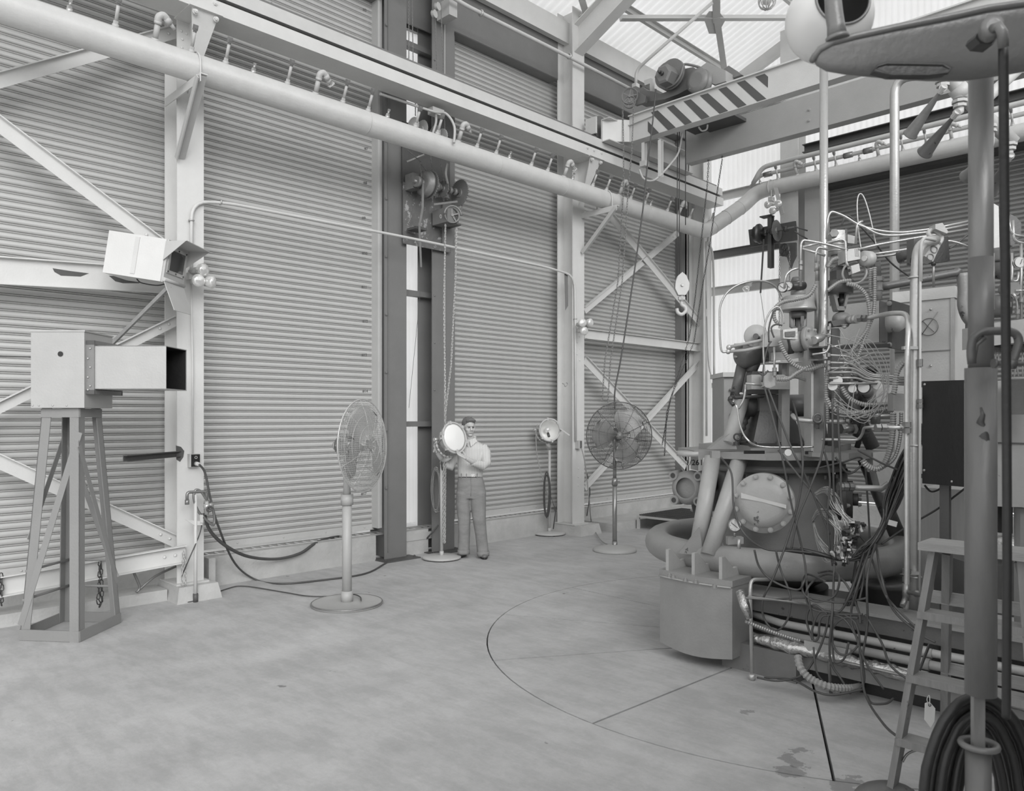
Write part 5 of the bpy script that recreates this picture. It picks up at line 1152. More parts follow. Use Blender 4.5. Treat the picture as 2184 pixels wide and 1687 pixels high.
# vessel
ves = Q('vessel', M().lathe([(.52, .52), (.50, .60), (.47, .85), (.46, 1.0), (.46, 1.30), (.44, 1.36)], (EX, EY, 0), n=48), EM)
Q('vessel_bottom', M().lathe([(.10, .36), (.30, .40), (.44, .48), (.52, .54), (.55, .56), (.55, .59), (.50, .60)], (EX, EY, 0), n=48), EM)
Q('neck_flange', M().lathe([(.42, 1.34), (.55, 1.35), (.55, 1.40), (.50, 1.40), (.50, 1.46)], (EX, EY, 0), n=48), EM)
for k in range(20): a = k*PI/10; O('bolt', M().hexn((EX+math.cos(a)*.52, EY+math.sin(a)*.52, 1.33), (0, 0, -1), .016, .03), EM2, ves)
def port(dirv, z, r_in, L, r_fl, nb, name, mt=EM, dome=True, th=.04):
    d = V(dirv).normalized(); c0 = V((EX, EY, z)); c1 = c0+d*L; x, y, _ = frame(d)
    O('nozzle_pipe', M().cyl(c0+d*.3, c1, r_in, n=36), mt, eng)
    o = Q(name, M().lathe([(r_fl*.98, 0), (r_fl, .006), (r_fl, th-.006), (r_fl*.985, th)]+([(r_fl*.80, th), (r_fl*.78, th+.012), (r_fl*.5, th+.022), (.0001, th+.026)] if dome else []), c1, d, n=56), mt)
    Q('flange_ring', M().lathe([(r_fl*1.0, -.045), (r_fl*1.0, -.006)], c1, d, n=48), mt)
    for k in range(nb):
        a = 2*PI*(k+.5)/nb; O('bolt', M().bolt(c1+d*th+(x*math.cos(a)+y*math.sin(a))*r_fl*.9, d, .015, .016), EML, o)
    return c1+d*th, x, y, d
pd = V((-.94, -.35, 0)).normalized()
pc, px_, py_, pdn = port(pd, 1.14, .17, .74, .225, 12, 'blind_flange', EML)
st = M(); w2 = []
for k in range(9):
    q = -1+2*k/8; pos = pc+px_*(q*.17)+py_*(.035+.012*math.sin(k*.5)+.04*(-q if 0 else 0))+pdn*.024
    w2.append(pos)
m = M(); sgn = 1 if (px_.dot(RR) > 0) else -1
band = lambda o1, o2: [pc+px_*sgn*x+py_*(y)+pdn*(.0262-.0135*(abs(x)/.17)**2*0) for x, y in o1]
O('painted_band', M().plate([pc+px_*sgn*x+py_*y+pdn*.0275 for x, y in ((-.155, .075), (.0, .035), (.165, -.0), (.165, -.028), (.0, .012), (-.155, .035))], .0015, pdn), WHITE2, eng)
port((.35, -.94, 0), 1.16, .16, .52, .21, 8, 'side_flange', EM2, dome=False)
port((.35, -.94, 0), 1.12, .15, .60, .05, 3, 'side_stub', EM2, dome=False)
port((-.35, .94, 0), 1.12, .15, .62, .17, 8, 'far_flange', EM2, dome=False)
# casting with four lugs on the left
c = a_(1468, 1040, 6.35); f_ = -FF*.75-RR*.66; x, y, _ = frame(f_); m = M()
m.lathe([(.10, -.10), (.14, -.06), (.14, .02), (.10, .05), (.085, .05)], c, f_, n=28, caps=False); m.cyl(c-V(f_).normalized()*.35, c, .11, n=24)
cas = Q('valve_casting', m, EM)
for ang in (.7, 2.4, 3.9, 5.5):
    p = c+(x*math.cos(ang)+y*math.sin(ang))*.15; O('lug', M().cyl(p-V(f_).normalized()*.06, p+V(f_).normalized()*.05, .045, .038, n=16), EM, cas)
    O('lug_bore', M().cyl(p+V(f_).normalized()*.045, p+V(f_).normalized()*.052, .022, n=12), EMD, cas)
# inclined legs between ring and deck
def leg(ua, va, da, ub, vb, db, r, mt): return Q('strut_leg', M().cyl(a_(ua, va, da), a_(ub, vb, db), r, n=24), mt)
leg(1520, 975, 6.02, 1487, 1175, 5.85, .062, EML); leg(1580, 972, 5.95, 1512, 1185, 5.72, .062, EML)
leg(1845, 978, 6.35, 1922, 1160, 6.25, .062, EM2); leg(1700, 985, 7.1, 1640, 1110, 7.35, .062, EM2)
leg(1553, 948, 5.95, 1600, 800, 6.2, .055, EML); leg(1862, 955, 6.35, 1785, 800, 6.35, .055, EM2)
leg(1755, 950, 6.9, 1735, 800, 6.6, .05, EM2)
for us in (((1447, 1180), (1492, 1125), (1500, 1185)), ((1520, 1185), (1530, 1130), (1548, 1172))):
    Q('leg_gusset', M().plate([a_(u, v, 5.78) for u, v in us], .02), EM)
Q('leg_foot', M().plate([a_(u, v, 5.93) for u, v in ((1513, 958), (1540, 935), (1556, 925), (1566, 940), (1572, 958))], .1), EM)
# deck
def deck(z0, z1, r, n, rot, mt, nm, hole=.38):
    m = M(); P = [V((EX+math.cos(rot+2*PI*k/n)*r, EY+math.sin(rot+2*PI*k/n)*r, z0)) for k in range(n)]; m.plate(P, z1-z0, (0, 0, 1)); return Q(nm, m, mt)
deck(1.46, 1.515, .80, 8, math.radians(22), EM, 'deck_plate'); deck(1.515, 1.56, .62, 6, math.radians(10), EM, 'deck_frame')
for (u0, u1, v0, v1) in ((1587, 1631, 961, 968), (1718, 1734, 962, 969)):
    Q('deck_slot', M().plate([a_(u, v, 5.57) for u, v in ((u0, v0), (u1, v0), (u1, v1), (u0, v1))], .01, FF), BLACK)
tipc = a_(1478, 962, 6.25)
Q('deck_tip', M().cyl(tipc-V((0, 0, .04)), tipc+V((0, 0, .0)), .13, n=28), EML)
Q('corner_bracket', M().plate([a_(u, v, 5.55) for u, v in ((1518, 962), (1536, 962), (1536, 977), (1518, 977))], .05, FF), EM)
for u, v in ((1608, 950), (1660, 950), (1710, 948), (1725, 950), (1570, 950), (1745, 948)): Q('deck_bolt', M().bolt(a_(u, v, 5.75), (0, 0, 1), .02, .02), EMD)
for u in (1572, 1732): Q('eye_bolt', M().torus(a_(u, 932, 5.8), FF, .024, .007, 18, 6).cyl(a_(u, 941, 5.8), a_(u, 950, 5.8), .01, n=8), EMD)
Q('deck_ring', M().lathe([(.46, 1.56), (.46, 1.60), (.40, 1.60)], (EX, EY, 0), n=40), EMD)
# central dark pedestal
def frust(m, cx, cy, z0, a0, z1, a1, R=R45):
    vs = [V((cx, cy, z))+R@V((x*a, y*a, 0)) for z, a in ((z0, a0), (z1, a1)) for x, y in ((-1, -1), (1, -1), (1, 1), (-1, 1))]
    return m.add(vs, [(0, 3, 2, 1), (4, 5, 6, 7), (0, 1, 5, 4), (1, 2, 6, 5), (2, 3, 7, 6), (3, 0, 4, 7)])
pc0 = a_(1643, 945, 6.15); cx, cy = pc0.x, pc0.y
Q('pedestal', frust(M(), cx, cy, 1.575, .20, 1.83, .125), EMD); Q('pedestal_foot', frust(M(), cx, cy, 1.555, .23, 1.58, .23), EMD)
Q('pedestal_block', M().b(-.125, -.12, 1.83, .085, .12, 1.96, R45, (cx, cy, 0)), EM2)
z_ = 1.78+25/FPX*6.15
Q('duct_cylinder', M().cyl(a_(1582, 867, 6.15), a_(1630, 865, 6.15), .085, n=28), EMD); Q('duct_cylinder', M().cyl(a_(1660, 866, 6.25), a_(1742, 864, 6.25), .09, n=28), EM2)
Q('duct_flange', M().cyl(a_(1736, 865, 6.2), a_(1742, 865, 6.2), .115, n=28), EM2)
Q('pedestal_column', M().plate([a_(u, v, 5.9) for u, v in ((1667, 955), (1684, 955), (1685, 770), (1668, 770))], .08, FF), EM)
Q('upper_block', M().plate([a_(u, v, 6.0) for u, v in ((1590, 840), (1605, 792), (1665, 792), (1665, 840))], .15, FF), EM2)
def slab(nm, pts, d, th, mt, dirv=FF): return Q(nm, M().plate([a_(u, v, d) for u, v in pts], th, dirv), mt)
slab('white_box', ((1603, 799), (1672, 799), (1685, 806), (1685, 830), (1603, 830)), 5.82, .12, EML)
slab('cast_box', ((1630, 795), (1650, 793), (1654, 822), (1640, 828), (1630, 825)), 5.7, .08, EML)
slab('bracket_plate', ((1645, 752), (1715, 748), (1713, 762), (1645, 770)), 5.85, .05, EM)
slab('bracket_plate', ((1640, 771), (1712, 770), (1712, 773), (1640, 774)), 5.8, .2, EML)
slab('white_block', ((1683, 775), (1709, 777), (1712, 805), (1690, 808), (1683, 800)), 5.85, .15, EML)
slab('side_plate', ((1628, 725), (1655, 715), (1655, 770), (1628, 775)), 5.95, .04, EM2)
Q('barrel', M().lathe([(.02, -.012), (.07, -.0), (.095, .03), (.095, .36)], a_(1575, 763, 6.05), a_(1660, 738, 6.15)-a_(1575, 763, 6.05), n=28), EM2)
Q('barrel_nipple', M().cyl(a_(1565, 761, 6.05), a_(1576, 762, 6.05), .012, n=8), STEELM)
Q('barrel_leg', M().cyl(a_(1583, 775, 6.1), a_(1567, 850, 6.1), .042, n=16), EM2); Q('barrel_leg', M().cyl(a_(1614, 765, 6.1), a_(1600, 795, 6.1), .045, n=16), EM2)
Q('leg_collar', M().torus(a_(1582, 841, 6.12), (.1, 0, 1), .055, .014, 20, 6), CHROME)
Q('wrapped_hose', M().tube([a_(1592, 880+i*3, 6.2)-RR*(.004*i) for i in range(24)], [.032+.008*(i % 4 > 1) for i in range(24)], 12), EM2)
Q('foil_patch', M().plate([a_(u, v, 6.4) for u, v in ((1598, 878), (1616, 878), (1604, 928), (1590, 930))], .02, FF), FOIL)
# horizontal thruster barrel with flanges and meter box
bA, bB_ = a_(1640, 742, 5.95), a_(1738, 722, 5.80); bd_ = (bB_-bA).normalized()
Q('main_barrel', M().cyl(bA, bB_-bd_*.05, .078, n=28), EM)
Q('barrel_flange', M().lathe([(.10, 0), (.102, .004), (.102, .03), (.095, .034), (.06, .034), (.058, .05), (.0001, .05)], bB_-bd_*.05, (V(bd_)-FF*.7).normalized(), n=36), EM)
Q('barrel_flange', M().cyl(a_(1708, 726, 5.88), a_(1712, 725, 5.86), .10, n=32), EM2); Q('barrel_band', M().cyl(a_(1672, 735, 5.9), a_(1684, 733, 5.9), .095, n=32), EMD)
fd = (V(bd_)-FF*.7).normalized(); fx_, fy_, _ = frame(fd)
for k in range(6): Q('bolt', M().bolt(bB_-bd_*.05+fd*.034+(fx_*math.cos(k*1.047)+fy_*math.sin(k*1.047))*.08, fd, .011, .012), EML)
Q('cast_elbow', M().plate([a_(u, v, 5.75) for u, v in ((1632, 712), (1650, 702), (1664, 703), (1668, 735), (1655, 738), (1628, 740))], .1, FF), EML)
mb = slab('meter_box', ((1670, 703), (1701, 699), (1701, 724), (1671, 722)), 5.6, .06, GALV)
O('meter_plate', M().plate([a_(u, v, 5.595) for u, v in ((1674, 708), (1696, 706), (1696, 718), (1675, 718))], .004, -FF), EM2, mb)
Q('disc_wheel', M().lathe([(.085, 0), (.09, .006), (.085, .012), (.0001, .014)], a_(1612, 717, 6.0), -FF-RR*.2, n=36), EML); Q('disc_axle', M().cyl(a_(1612, 717, 5.97), a_(1634, 728, 5.95), .012, n=8), EMD); Q('disc_hub', M().cyl(a_(1612, 717, 5.97), a_(1612, 717, 5.94), .022, n=12), EM2)
for v in (736, 750): Q('sight_tube', M().tube([a_(1551, v+(0 if v == 750 else 5), 5.9), a_(1590, v-3, 5.85), a_(1632, v-12, 5.8)], .012, 8), EML)
Q('tube_fitting', M().cyl(a_(1567, 738, 5.9), a_(1583, 737, 5.9), .02, n=10).ball(a_(1555, 741, 5.9), .022, 10, 6).ball(a_(1553, 750, 5.9), .02, 10, 6), GALV)
# diaphragm actuator with gauges
ac = a_(1702, 652, 6.0)
Q('diaphragm_case', M().lathe([(.05, -.045), (.120, -.042), (.131, -.035), (.133, -.02), (.126, -.005), (.120, .03), (.117, .06), (.105, .072), (.05, .078)], ac, n=40), EML)
Q('case_rim', M().torus(ac-V((0, 0, .03)), (0, 0, 1), .124, .012, 40, 8), GALV)
Q('actuator_neck', M().cyl(ac+V((0, 0, .07)), ac+V((0, 0, .13)), .055, n=20).lathe([(.05, .13), (.05, .17), (.035, .19), (.0001, .195)], ac, n=20), EM)
Q('actuator_cap', M().lathe([(.038, 0), (.038, .03), (.028, .05), (.0001, .055)], a_(1698, 605, 6.0), (0, 0, 1), n=20), EM2)
Q('actuator_yoke', M().tube([ac+RR*-.05-V((0, 0, .05)), ac+RR*-.05-V((0, 0, .16)), ac+RR*.0-V((0, 0, .19))], .018, 10).tube([ac+RR*.05-V((0, 0, .05)), ac+RR*.05-V((0, 0, .16)), ac-V((0, 0, .19))], .018, 10), EM)
Q('yoke_body', M().cyl(ac-V((0, 0, .05)), ac-V((0, 0, .10)), .06, n=20).cyl(ac-V((0, 0, .10)), ac-V((0, 0, .3)), .025, n=12), EM2)
slab('scale_plate', ((1708, 674), (1715, 674), (1715, 695), (1708, 695)), 5.9, .01, EM2)
def gauge(c, d, r, par=None, nm='gauge', mark=True):
    d = V(d).normalized(); x, y, _ = frame(d); o = Q(nm, M().lathe([(r*.9, -.03), (r, -.025), (r, 0), (r*1.08, 0), (r*1.08, .01), (r*.96, .012)], c, d, n=28, caps=False), STEELM if mark else EMD)
    O('dial', M().cyl(V(c)+d*.006, V(c)+d*.009, r*.95, n=28), WHITE, o); O('needle', M().bar(V(c)+d*.011-(x+y)*r*.4, V(c)+d*.011+(x*.9+y*.6)*r*.7, .003, .002, up=d), BLACK, o)
    for k in range(8): a = k*PI/4; p = V(c)+d*.010+(x*math.cos(a)+y*math.sin(a))*r*.78; O('tick', M().cyl(p, p+d*.001, r*.05, n=5), BLACK, o)
    return o
gauge(a_(1670, 613, 5.9), -FF*.8-RR*.6, .036, mark=False); gauge(a_(1681, 610, 5.88), -FF*.8-RR*.6, .036, mark=False)
Q('gauge_stem', M().cyl(a_(1683, 611, 5.9), a_(1715, 609, 5.95), .03, n=14), EMD)
gauge(a_(1567, 1120, 5.35), -FF, .043); Q('gauge_stem', M().cyl(a_(1567, 1133, 5.36), a_(1567, 1145, 5.36), .009, n=8), STEELM)
slab('gauge_block', ((1553, 1146), (1586, 1146), (1586, 1160), (1553, 1162)), 5.38, .06, EM); Q('gauge_pipe', M().cyl(a_(1576, 1150, 5.33), a_(1576, 1170, 5.33), .012, n=8), GALV)
# tall bright poles, pipes
tall = Q('tall_pipe', M().tube(rnd([a_(1757, -40, 5.9), a_(1757, 690, 5.9), a_(1754, 719, 5.85), a_(1735, 726, 5.75)], .12), .031, 18), TUBE)
Q('upright_pipe', M().cyl(a_(1745, 600, 6.0), a_(1744, 712, 6.0), .026, n=16).cyl(a_(1744, 558, 6.0), a_(1744, 600, 6.0), .02, n=12), GALV)
Q('pipe_union', M().cyl(a_(1744, 560, 6.0), a_(1744, 578, 6.0), .027, n=12), GALV)
t = T('vent_pipe', 'tall galvanised pipe with top elbow in front of the right-hand shutter', 'pipe', a_(1908, 800, 9.0)); t.location.z = 0
b_ = a_(1908, 890, 9.0); O('pipe_run', M().tube(rnd([V((b_.x, b_.y, .0)), a_(1908, 166, 9.0), a_(1990, 158, 8.7)], .2), .052, 18), GALV, t)
# thick standpipe with hook bend next to the cabinet
sp2 = T('standpipe', 'thick grey standpipe with bent top and clamps between machine and cabinet', 'pipe', a_(1951, 1300, 5.1)); sp2.location.z = 0
dS = 5.1; b_ = a_(1949, 1200, dS)
O('pipe_run', M().tube(rnd([V((b_.x, b_.y, .0)), a_(1949, 900, dS), a_(1953, 600, dS), a_(1957, 530, dS), a_(1975, 515, dS+.1), a_(1995, 512, dS+.2)], .12), .034, 18), GALV, sp2)
for v in (592, 745, 950, 1230): O('pipe_clamp', M().torus(a_(1951, v, dS), (0, 0, 1), .037, .007, 20, 6), GALV, sp2)
for u0, u1, v in ((1925, 1955, 742), (1930, 1960, 1222)): O('clamp_arm', M().bar(a_(u0, v, dS-.04), a_(u1, v, dS-.04), .03, .02, up=(0, 0, 1)), GALV, sp2)
O('thin_pipe', M().tube(rnd([a_(1964, 600, dS-.05), a_(1964, 520, dS-.05), a_(1970, 507, dS-.05), a_(1995, 512, dS)], .05), .011, 10), GREYL, sp2)
O('thin_pipe', M().cyl(a_(1963, 560, dS-.05), a_(1961, 1330, dS-.05), .008, n=8), GREYL, sp2)
for v in (770, 778, 855, 866): O('fitting', M().cyl(a_(1962, v-4, dS-.05), a_(1962, v+4, dS-.05), .018, n=6, sm=False), STEELM, sp2)
# white conduit bend and tee
cp = [a_(1852, 678, 5.6), a_(1880, 672, 5.5), a_(1908, 668, 5.3), a_(1932, 672, 5.2), a_(1937, 700, 5.1), a_(1935, 760, 5.05), a_(1934, 900, 5.05), a_(1934, 1215, 5.0), a_(1932, 1300, 5.0)]
Q('bent_pipe', M().tube(spl(cp, 5), .017, 12), GALV)
for v in (905, 918, 1218, 1235): Q('pipe_fitting', M().cyl(a_(1934, v-5, 5.03), a_(1934, v+6, 5.03), .027, n=6, sm=False), STEELM)
Q('tee_branch', M().tube([a_(1934, 912, 5.03), a_(1905, 912, 5.05), a_(1870, 910, 5.1)], .013, 10), GALV)
for u in (1922, 1884, 1872): Q('pipe_fitting', M().cyl(a_(u-5, 912, 5.05), a_(u+5, 912, 5.05), .026, n=6, sm=False), STEELM)
Q('thin_bent_tube', M().tube(rnd([a_(1752, 937, 5.4), a_(1830, 939, 5.35), a_(1840, 925, 5.3), a_(1842, 912, 5.25), a_(1868, 910, 5.1)], .06), .010, 8), TUBE)
Q('bottom_tee', M().tube([a_(1932, 1245, 5.0), a_(1932, 1280, 5.0)], .022, 10).cyl(a_(1932, 1272, 5.0), a_(1925, 1292, 4.95), .018, n=10).cyl(a_(1932, 1262, 5.0), a_(2060, 1290, 4.6), .013, n=10).ball(a_(1955, 1266, 4.95), .024, 10, 6), STEELM)
# big grey box
bxp = [(1760, 655), (1875, 641), (1875, 730), (1760, 738)]
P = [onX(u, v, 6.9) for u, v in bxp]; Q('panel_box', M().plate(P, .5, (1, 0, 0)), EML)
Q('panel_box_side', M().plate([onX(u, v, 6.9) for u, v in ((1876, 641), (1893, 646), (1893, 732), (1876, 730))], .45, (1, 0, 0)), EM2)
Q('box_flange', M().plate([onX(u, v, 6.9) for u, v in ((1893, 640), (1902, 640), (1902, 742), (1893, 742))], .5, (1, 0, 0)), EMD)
Q('box_sill', M().bar(onX(1760, 742, 6.88), onX(1900, 737, 6.88), .05, .03), EMD)
for v in (647, 690, 735): Q('bolt', M().bolt(onX(1897, v, 6.88), (-1, 0, 0), .016, .012), EM)
Q('end_cap', M().lathe([(.085, 0), (.085, .08), (.06, .12), (.0001, .13)], onX(1895, 688, 6.85), (0, -1, 0), n=28), EML)
# valve tower in front of it
dV = 5.95
Q('valve_cylinder', M().cyl(a_(1785, 500, dV), a_(1785, 545, dV), .065, n=24).cyl(a_(1785, 545, dV), a_(1785, 556, dV), .045, n=20), GALV)
slab('cylinder_head', ((1774, 497), (1782, 490), (1802, 490), (1802, 515), (1774, 512)), dV-.08, .16, GALV)
Q('head_nut', M().hexn(a_(1779, 499, dV-.08), -FF-RR*.4, .032, .04), STEELM)
for v in (518, 524, 536): Q('cylinder_ring', M().torus(a_(1785, v, dV), (0, 0, 1), .068, .006, 24, 6), GALV)
slab('switch_block', ((1808, 500), (1826, 504), (1826, 520), (1808, 518)), dV, .08, GREYL); slab('back_plate', ((1802, 488), (1807, 488), (1807, 560), (1802, 560)), dV+.1, .1, EMD)
Q('spring_housing', M().cyl(a_(1790, 600, dV), a_(1790, 627, dV), .105, .10, n=28), EM2); Q('actuator_body', M().lathe([(.06, 0), (.075, .01), (.08, .13), (.06, .16), (.0001, .165)], a_(1793, 615, dV), n=12, sm=False), EM2)
Q('actuator_ring', M().torus(a_(1790, 580, dV), FF, .05, .010, 24, 6), GALV)
Q('yoke', M().plate([a_(u, v, dV-.05) for u, v in ((1778, 628), (1784, 628), (1790, 655), (1786, 660))], .09, FF).plate([a_(u, v, dV-.05) for u, v in ((1811, 628), (1805, 628), (1800, 655), (1804, 660))], .09, FF).plate([a_(u, v, dV-.05) for u, v in ((1785, 653), (1805, 653), (1803, 662), (1787, 662))], .09, FF), EM)
Q('yoke_stem', M().cyl(a_(1795, 625, dV), a_(1795, 665, dV), .02, n=12).ball(a_(1795, 642, dV), .035, 12, 8), EMD)
Q('valve_body', M().ball(a_(1795, 680, dV), .07, 16, 10, (1, 1, .8)).cyl(a_(1782, 685, dV), a_(1808, 685, dV), .045, n=18), EM)
slab('valve_flange', ((1772, 684), (1812, 680), (1818, 690), (1778, 696)), dV-.08, .16, EM2)
Q('bolt', M().bolt(a_(1801, 692, dV-.09), (0, 0, -1), .018, .02), EML)
Q('outlet_nipple', M().cyl(a_(1808, 682, 5.9), a_(1820, 681, 5.8), .03, n=16).cyl(a_(1819, 681, 5.82), a_(1829, 680, 5.76), .034, n=16), GALV)
for u in (1834, 1844): Q('pipe_fitting', M().cyl(a_(u-4, 679.5, 5.7), a_(u+4, 679, 5.68), .028, n=6, sm=False), STEELM)
# motor, can and switch boxes hung at the right of the tower
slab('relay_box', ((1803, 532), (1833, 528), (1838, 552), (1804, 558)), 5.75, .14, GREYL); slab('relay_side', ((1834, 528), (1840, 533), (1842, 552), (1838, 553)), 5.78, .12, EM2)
for k in (0, 1, 2): slab('relay_rib', ((1824+3*k, 530), (1826+3*k, 530), (1827+3*k, 546), (1825+3*k, 546)), 5.745, .004, EML)
Q('round_can', M().lathe([(.055, 0), (.058, .01), (.058, .07), (.0001, .072)], a_(1857, 553, 5.75), -FF*.4-RR*.9, n=28), EML)
Q('round_can_face', M().cyl(a_(1845, 551, 5.70), a_(1843, 551, 5.69), .02, n=16), GALV)
rc = a_(1822, 582, 5.8); Q('ring_housing', M().lathe([(.085, -.05), (.09, .02), (.075, .02), (.075, -.03)], rc, -FF-RR*.3, n=36, caps=False), EML)
slab('terminal_block', ((1815, 567), (1832, 562), (1835, 578), (1818, 584)), 5.7, .06, GREYL); Q('terminal_hole', M().cyl(a_(1811, 577, 5.69), a_(1811, 577, 5.68), .012, n=12), BLACK)
Q('mount_plate', M().plate([a_(u, v, 5.95) for u, v in ((1866, 560), (1878, 556), (1880, 590), (1868, 592))], .1, FF), EM2)
Q('regulator', M().cyl(a_(1874, 600, 5.9), a_(1873, 640, 5.9), .028, n=16).cyl(a_(1874, 590, 5.9), a_(1874, 600, 5.9), .038, n=6, sm=False).cyl(a_(1873, 617, 5.9), a_(1873, 621, 5.9), .034, n=16), EM)
# support posts
slab('post', ((1734, 740), (1758, 760), (1758, 970), (1734, 970)), 5.65, .06, EM); slab('post_flange', ((1730, 745), (1735, 745), (1735, 975), (1730, 975)), 5.6, .14, EML)
Q('post_cap', M().chan(a_(1722, 755, 5.5), a_(1752, 755, 5.65), .08, .10, .01), EM2)
slab('post', ((1774, 700), (1792, 700), (1790, 955), (1774, 955)), 5.9, .08, EM2); slab('post_foot', ((1732, 964), (1765, 966), (1765, 976), (1732, 974)), 5.5, .2, EM)
Q('small_valve', M().ball(a_(1744, 895, 5.5), .035, 12, 8).torus(a_(1744, 892, 5.45), FF, .03, .008, 14, 6).cyl(a_(1744, 880, 5.5), a_(1744, 915, 5.5), .012, n=8), EM2)
Q('lower_pipe', M().tube(spl([a_(1690, 885, 5.7), a_(1700, 894, 5.65), a_(1735, 898, 5.6), a_(1800, 900, 5.6)]), .016, 10), GALV)
# dense valve cluster at the right of the deck
rd = random.Random(4)
for i in range(16):
    u, v = rd.uniform(1795, 1885), rd.uniform(770, 925); d = rd.uniform(5.9, 6.6)
    k = rd.choice((0, 1, 2)); c = a_(u, v, d); ax = V((rd.uniform(-1, 1), rd.uniform(-1, 1), rd.choice((0, 0, 1)))).normalized()
    m = M()
    if k == 0: m.cyl(c-ax*.06, c+ax*.06, .03, n=12); m.hexn(c+ax*.04, ax, .042, .03); m.hexn(c-ax*.08, ax, .042, .03); nm = 'pipe_fitting'
    elif k == 1: m.ball(c, .05, 14, 8); m.torus(c+V((0, 0, .09)), (0, 0, 1), .045, .008, 18, 6); m.cyl(c, c+V((0, 0, .1)), .012, n=8); nm = 'needle_valve'
    else: m.cyl(c-ax*.03, c+ax*.03, .06, n=20); m.cyl(c-ax*.12, c+ax*.12, .022, n=10); nm = 'check_valve'
    Q(nm, m, rd.choice((EM2, EMD, STEELM, EM)))
Q('black_drum', M().cyl(a_(1838, 862, 6.5), a_(1888, 850, 6.2), .13, n=28), EMD); Q('drum_flange', M().cyl(a_(1818, 864, 6.5), a_(1824, 863, 6.5), .15, n=28), EM)
Q('pale_casing', M().cyl(a_(1872, 852, 6.3), a_(1902, 846, 6.1), .13, n=28), EML)
slab('junction_panel', ((1905, 838), (1958, 842), (1958, 876), (1905, 876)), 5.3, .08, EM)
for u, v, r in ((1776, 823, .04), (1787, 812, .04), (1842, 826, .048), (1818, 829, .035), (1871, 821, .04)):
    Q('round_tag', M().cyl(a_(u, v, 5.5), a_(u, v, 5.495), r*.8, n=24), WHITE)
Q('cup', M().cyl(a_(1842, 826, 5.65), a_(1842, 826, 5.51), .05, n=20), EMD)
slab('plastic_wrap', ((1862, 965), (1912, 965), (1912, 1000), (1908, 1048), (1880, 1050), (1870, 1010), (1862, 995)), 6.0, .12, mat('plastic_sheet', 200, .35, var=.08, scale=8, bump=.5, bscale=6))
Q('hydraulic_line', M().tube([a_(1787, 1038, 5.55), a_(1880, 1042, 5.5), a_(1895, 1032, 5.5)], .022, 12), GALV); 
for u in (1792, 1803, 1815): Q('pipe_fitting', M().cyl(a_(u-5, 1038, 5.53), a_(u+5, 1038.5, 5.53), .032, n=8, sm=False), STEELM)
# base below the ring
Q('base_drum', M().cyl((EX, EY, .10), (EX, EY, .40), .42, n=32), EMD); Q('base_plate', M().b(5.45, 2.2, .12, 7.0, 3.3, .22), EMD)
Q('outrigger_tank', M().lathe([(.22, .1), (.22, .50), (.235, .50), (.235, .54), (.2, .56), (.0001, .58)], (a_(1885, 1200, 5.9).x, a_(1885, 1200, 5.9).y, 0), n=36), EM2)
Q('outrigger_post', M().b(-.05, -.05, .5, .05, .05, .8, c=(a_(1865, 1200, 5.9).x, a_(1865, 1200, 5.9).y, 0)), EM2)
for k in range(6):
    a = k*PI/3+.3; p = V((a_(1885, 1200, 5.9).x+math.cos(a)*.2, a_(1885, 1200, 5.9).y+math.sin(a)*.2, .56)); Q('bolt', M().bolt(p, (0, 0, 1), .014, .02), EM)
# curled tubes high on the left and top
Q('arc_tube', M().tube(spl([a_(1549, 750, 5.9), a_(1538, 745, 5.9), a_(1535, 690, 5.9), a_(1537, 650, 5.9), a_(1555, 620, 5.9), a_(1590, 602, 5.9), a_(1630, 600, 5.95), a_(1656, 614, 6.0), a_(1668, 640, 6.0)], 6), .008, 8), TUBE)
for pts in ([(1708, 610), (1708, 520), (1713, 512), (1745, 517), (1775, 524), (1808, 533)], [(1711, 527), (1745, 519)], [(1711, 530), (1760, 545)], [(1763, 518), (1795, 510), (1803, 515), (1805, 560), (1809, 568)], [(1740, 560), (1740, 535), (1746, 527), (1765, 532)],
            [(1763, 510), (1765, 465), (1772, 450), (1800, 460), (1830, 480), (1870, 492), (1920, 497), (1990, 488), (2070, 471)], [(1830, 475), (1870, 500), (1905, 503), (1990, 494), (2070, 478)], [(1825, 520), (1828, 476), (1840, 472)],
            [(1830, 532), (1870, 522), (1950, 508), (2070, 488)], [(1862, 542), (1900, 537), (1945, 530), (1990, 515), (2030, 513), (2070, 528)], [(1866, 548), (1930, 540), (1952, 528)],
            [(1765, 742), (1800, 735)], [(1673, 615), (1676, 585), (1690, 575), (1703, 572)]):
    Q('thin_tube', M().tube(rnd([a_(u, v, 5.75) for u, v in pts], .08), .0095, 8), TUBE)
for pts, dd in (([(1768, 757), (1808, 760), (1822, 768), (1840, 790), (1858, 800), (1960, 806)], 5.5), ([(1768, 773), (1815, 775), (1835, 790), (1855, 803), (1960, 810)], 5.5), ([(1768, 785), (1820, 785), (1840, 797), (1858, 808), (1960, 814)], 5.5), ([(1768, 794), (1825, 794), (1845, 808), (1960, 818)], 5.5), ([(1768, 806), (1828, 806), (1850, 815), (1960, 822)], 5.5), ([(1768, 818), (1870, 818)], 5.48),
                ([(1770, 690), (1769, 740), (1762, 752), (1732, 756)], 5.5), ([(1651, 740), (1652, 805)], 5.65), ([(1590, 820), (1588, 850), (1575, 872)], 5.7), ([(1590, 818), (1625, 821)], 5.65), ([(1655, 808), (1690, 802), (1750, 821)], 5.7)):
    Q('thin_tube', M().tube(rnd([a_(u, v, dd) for u, v in pts], .06), .0085, 8), TUBE)
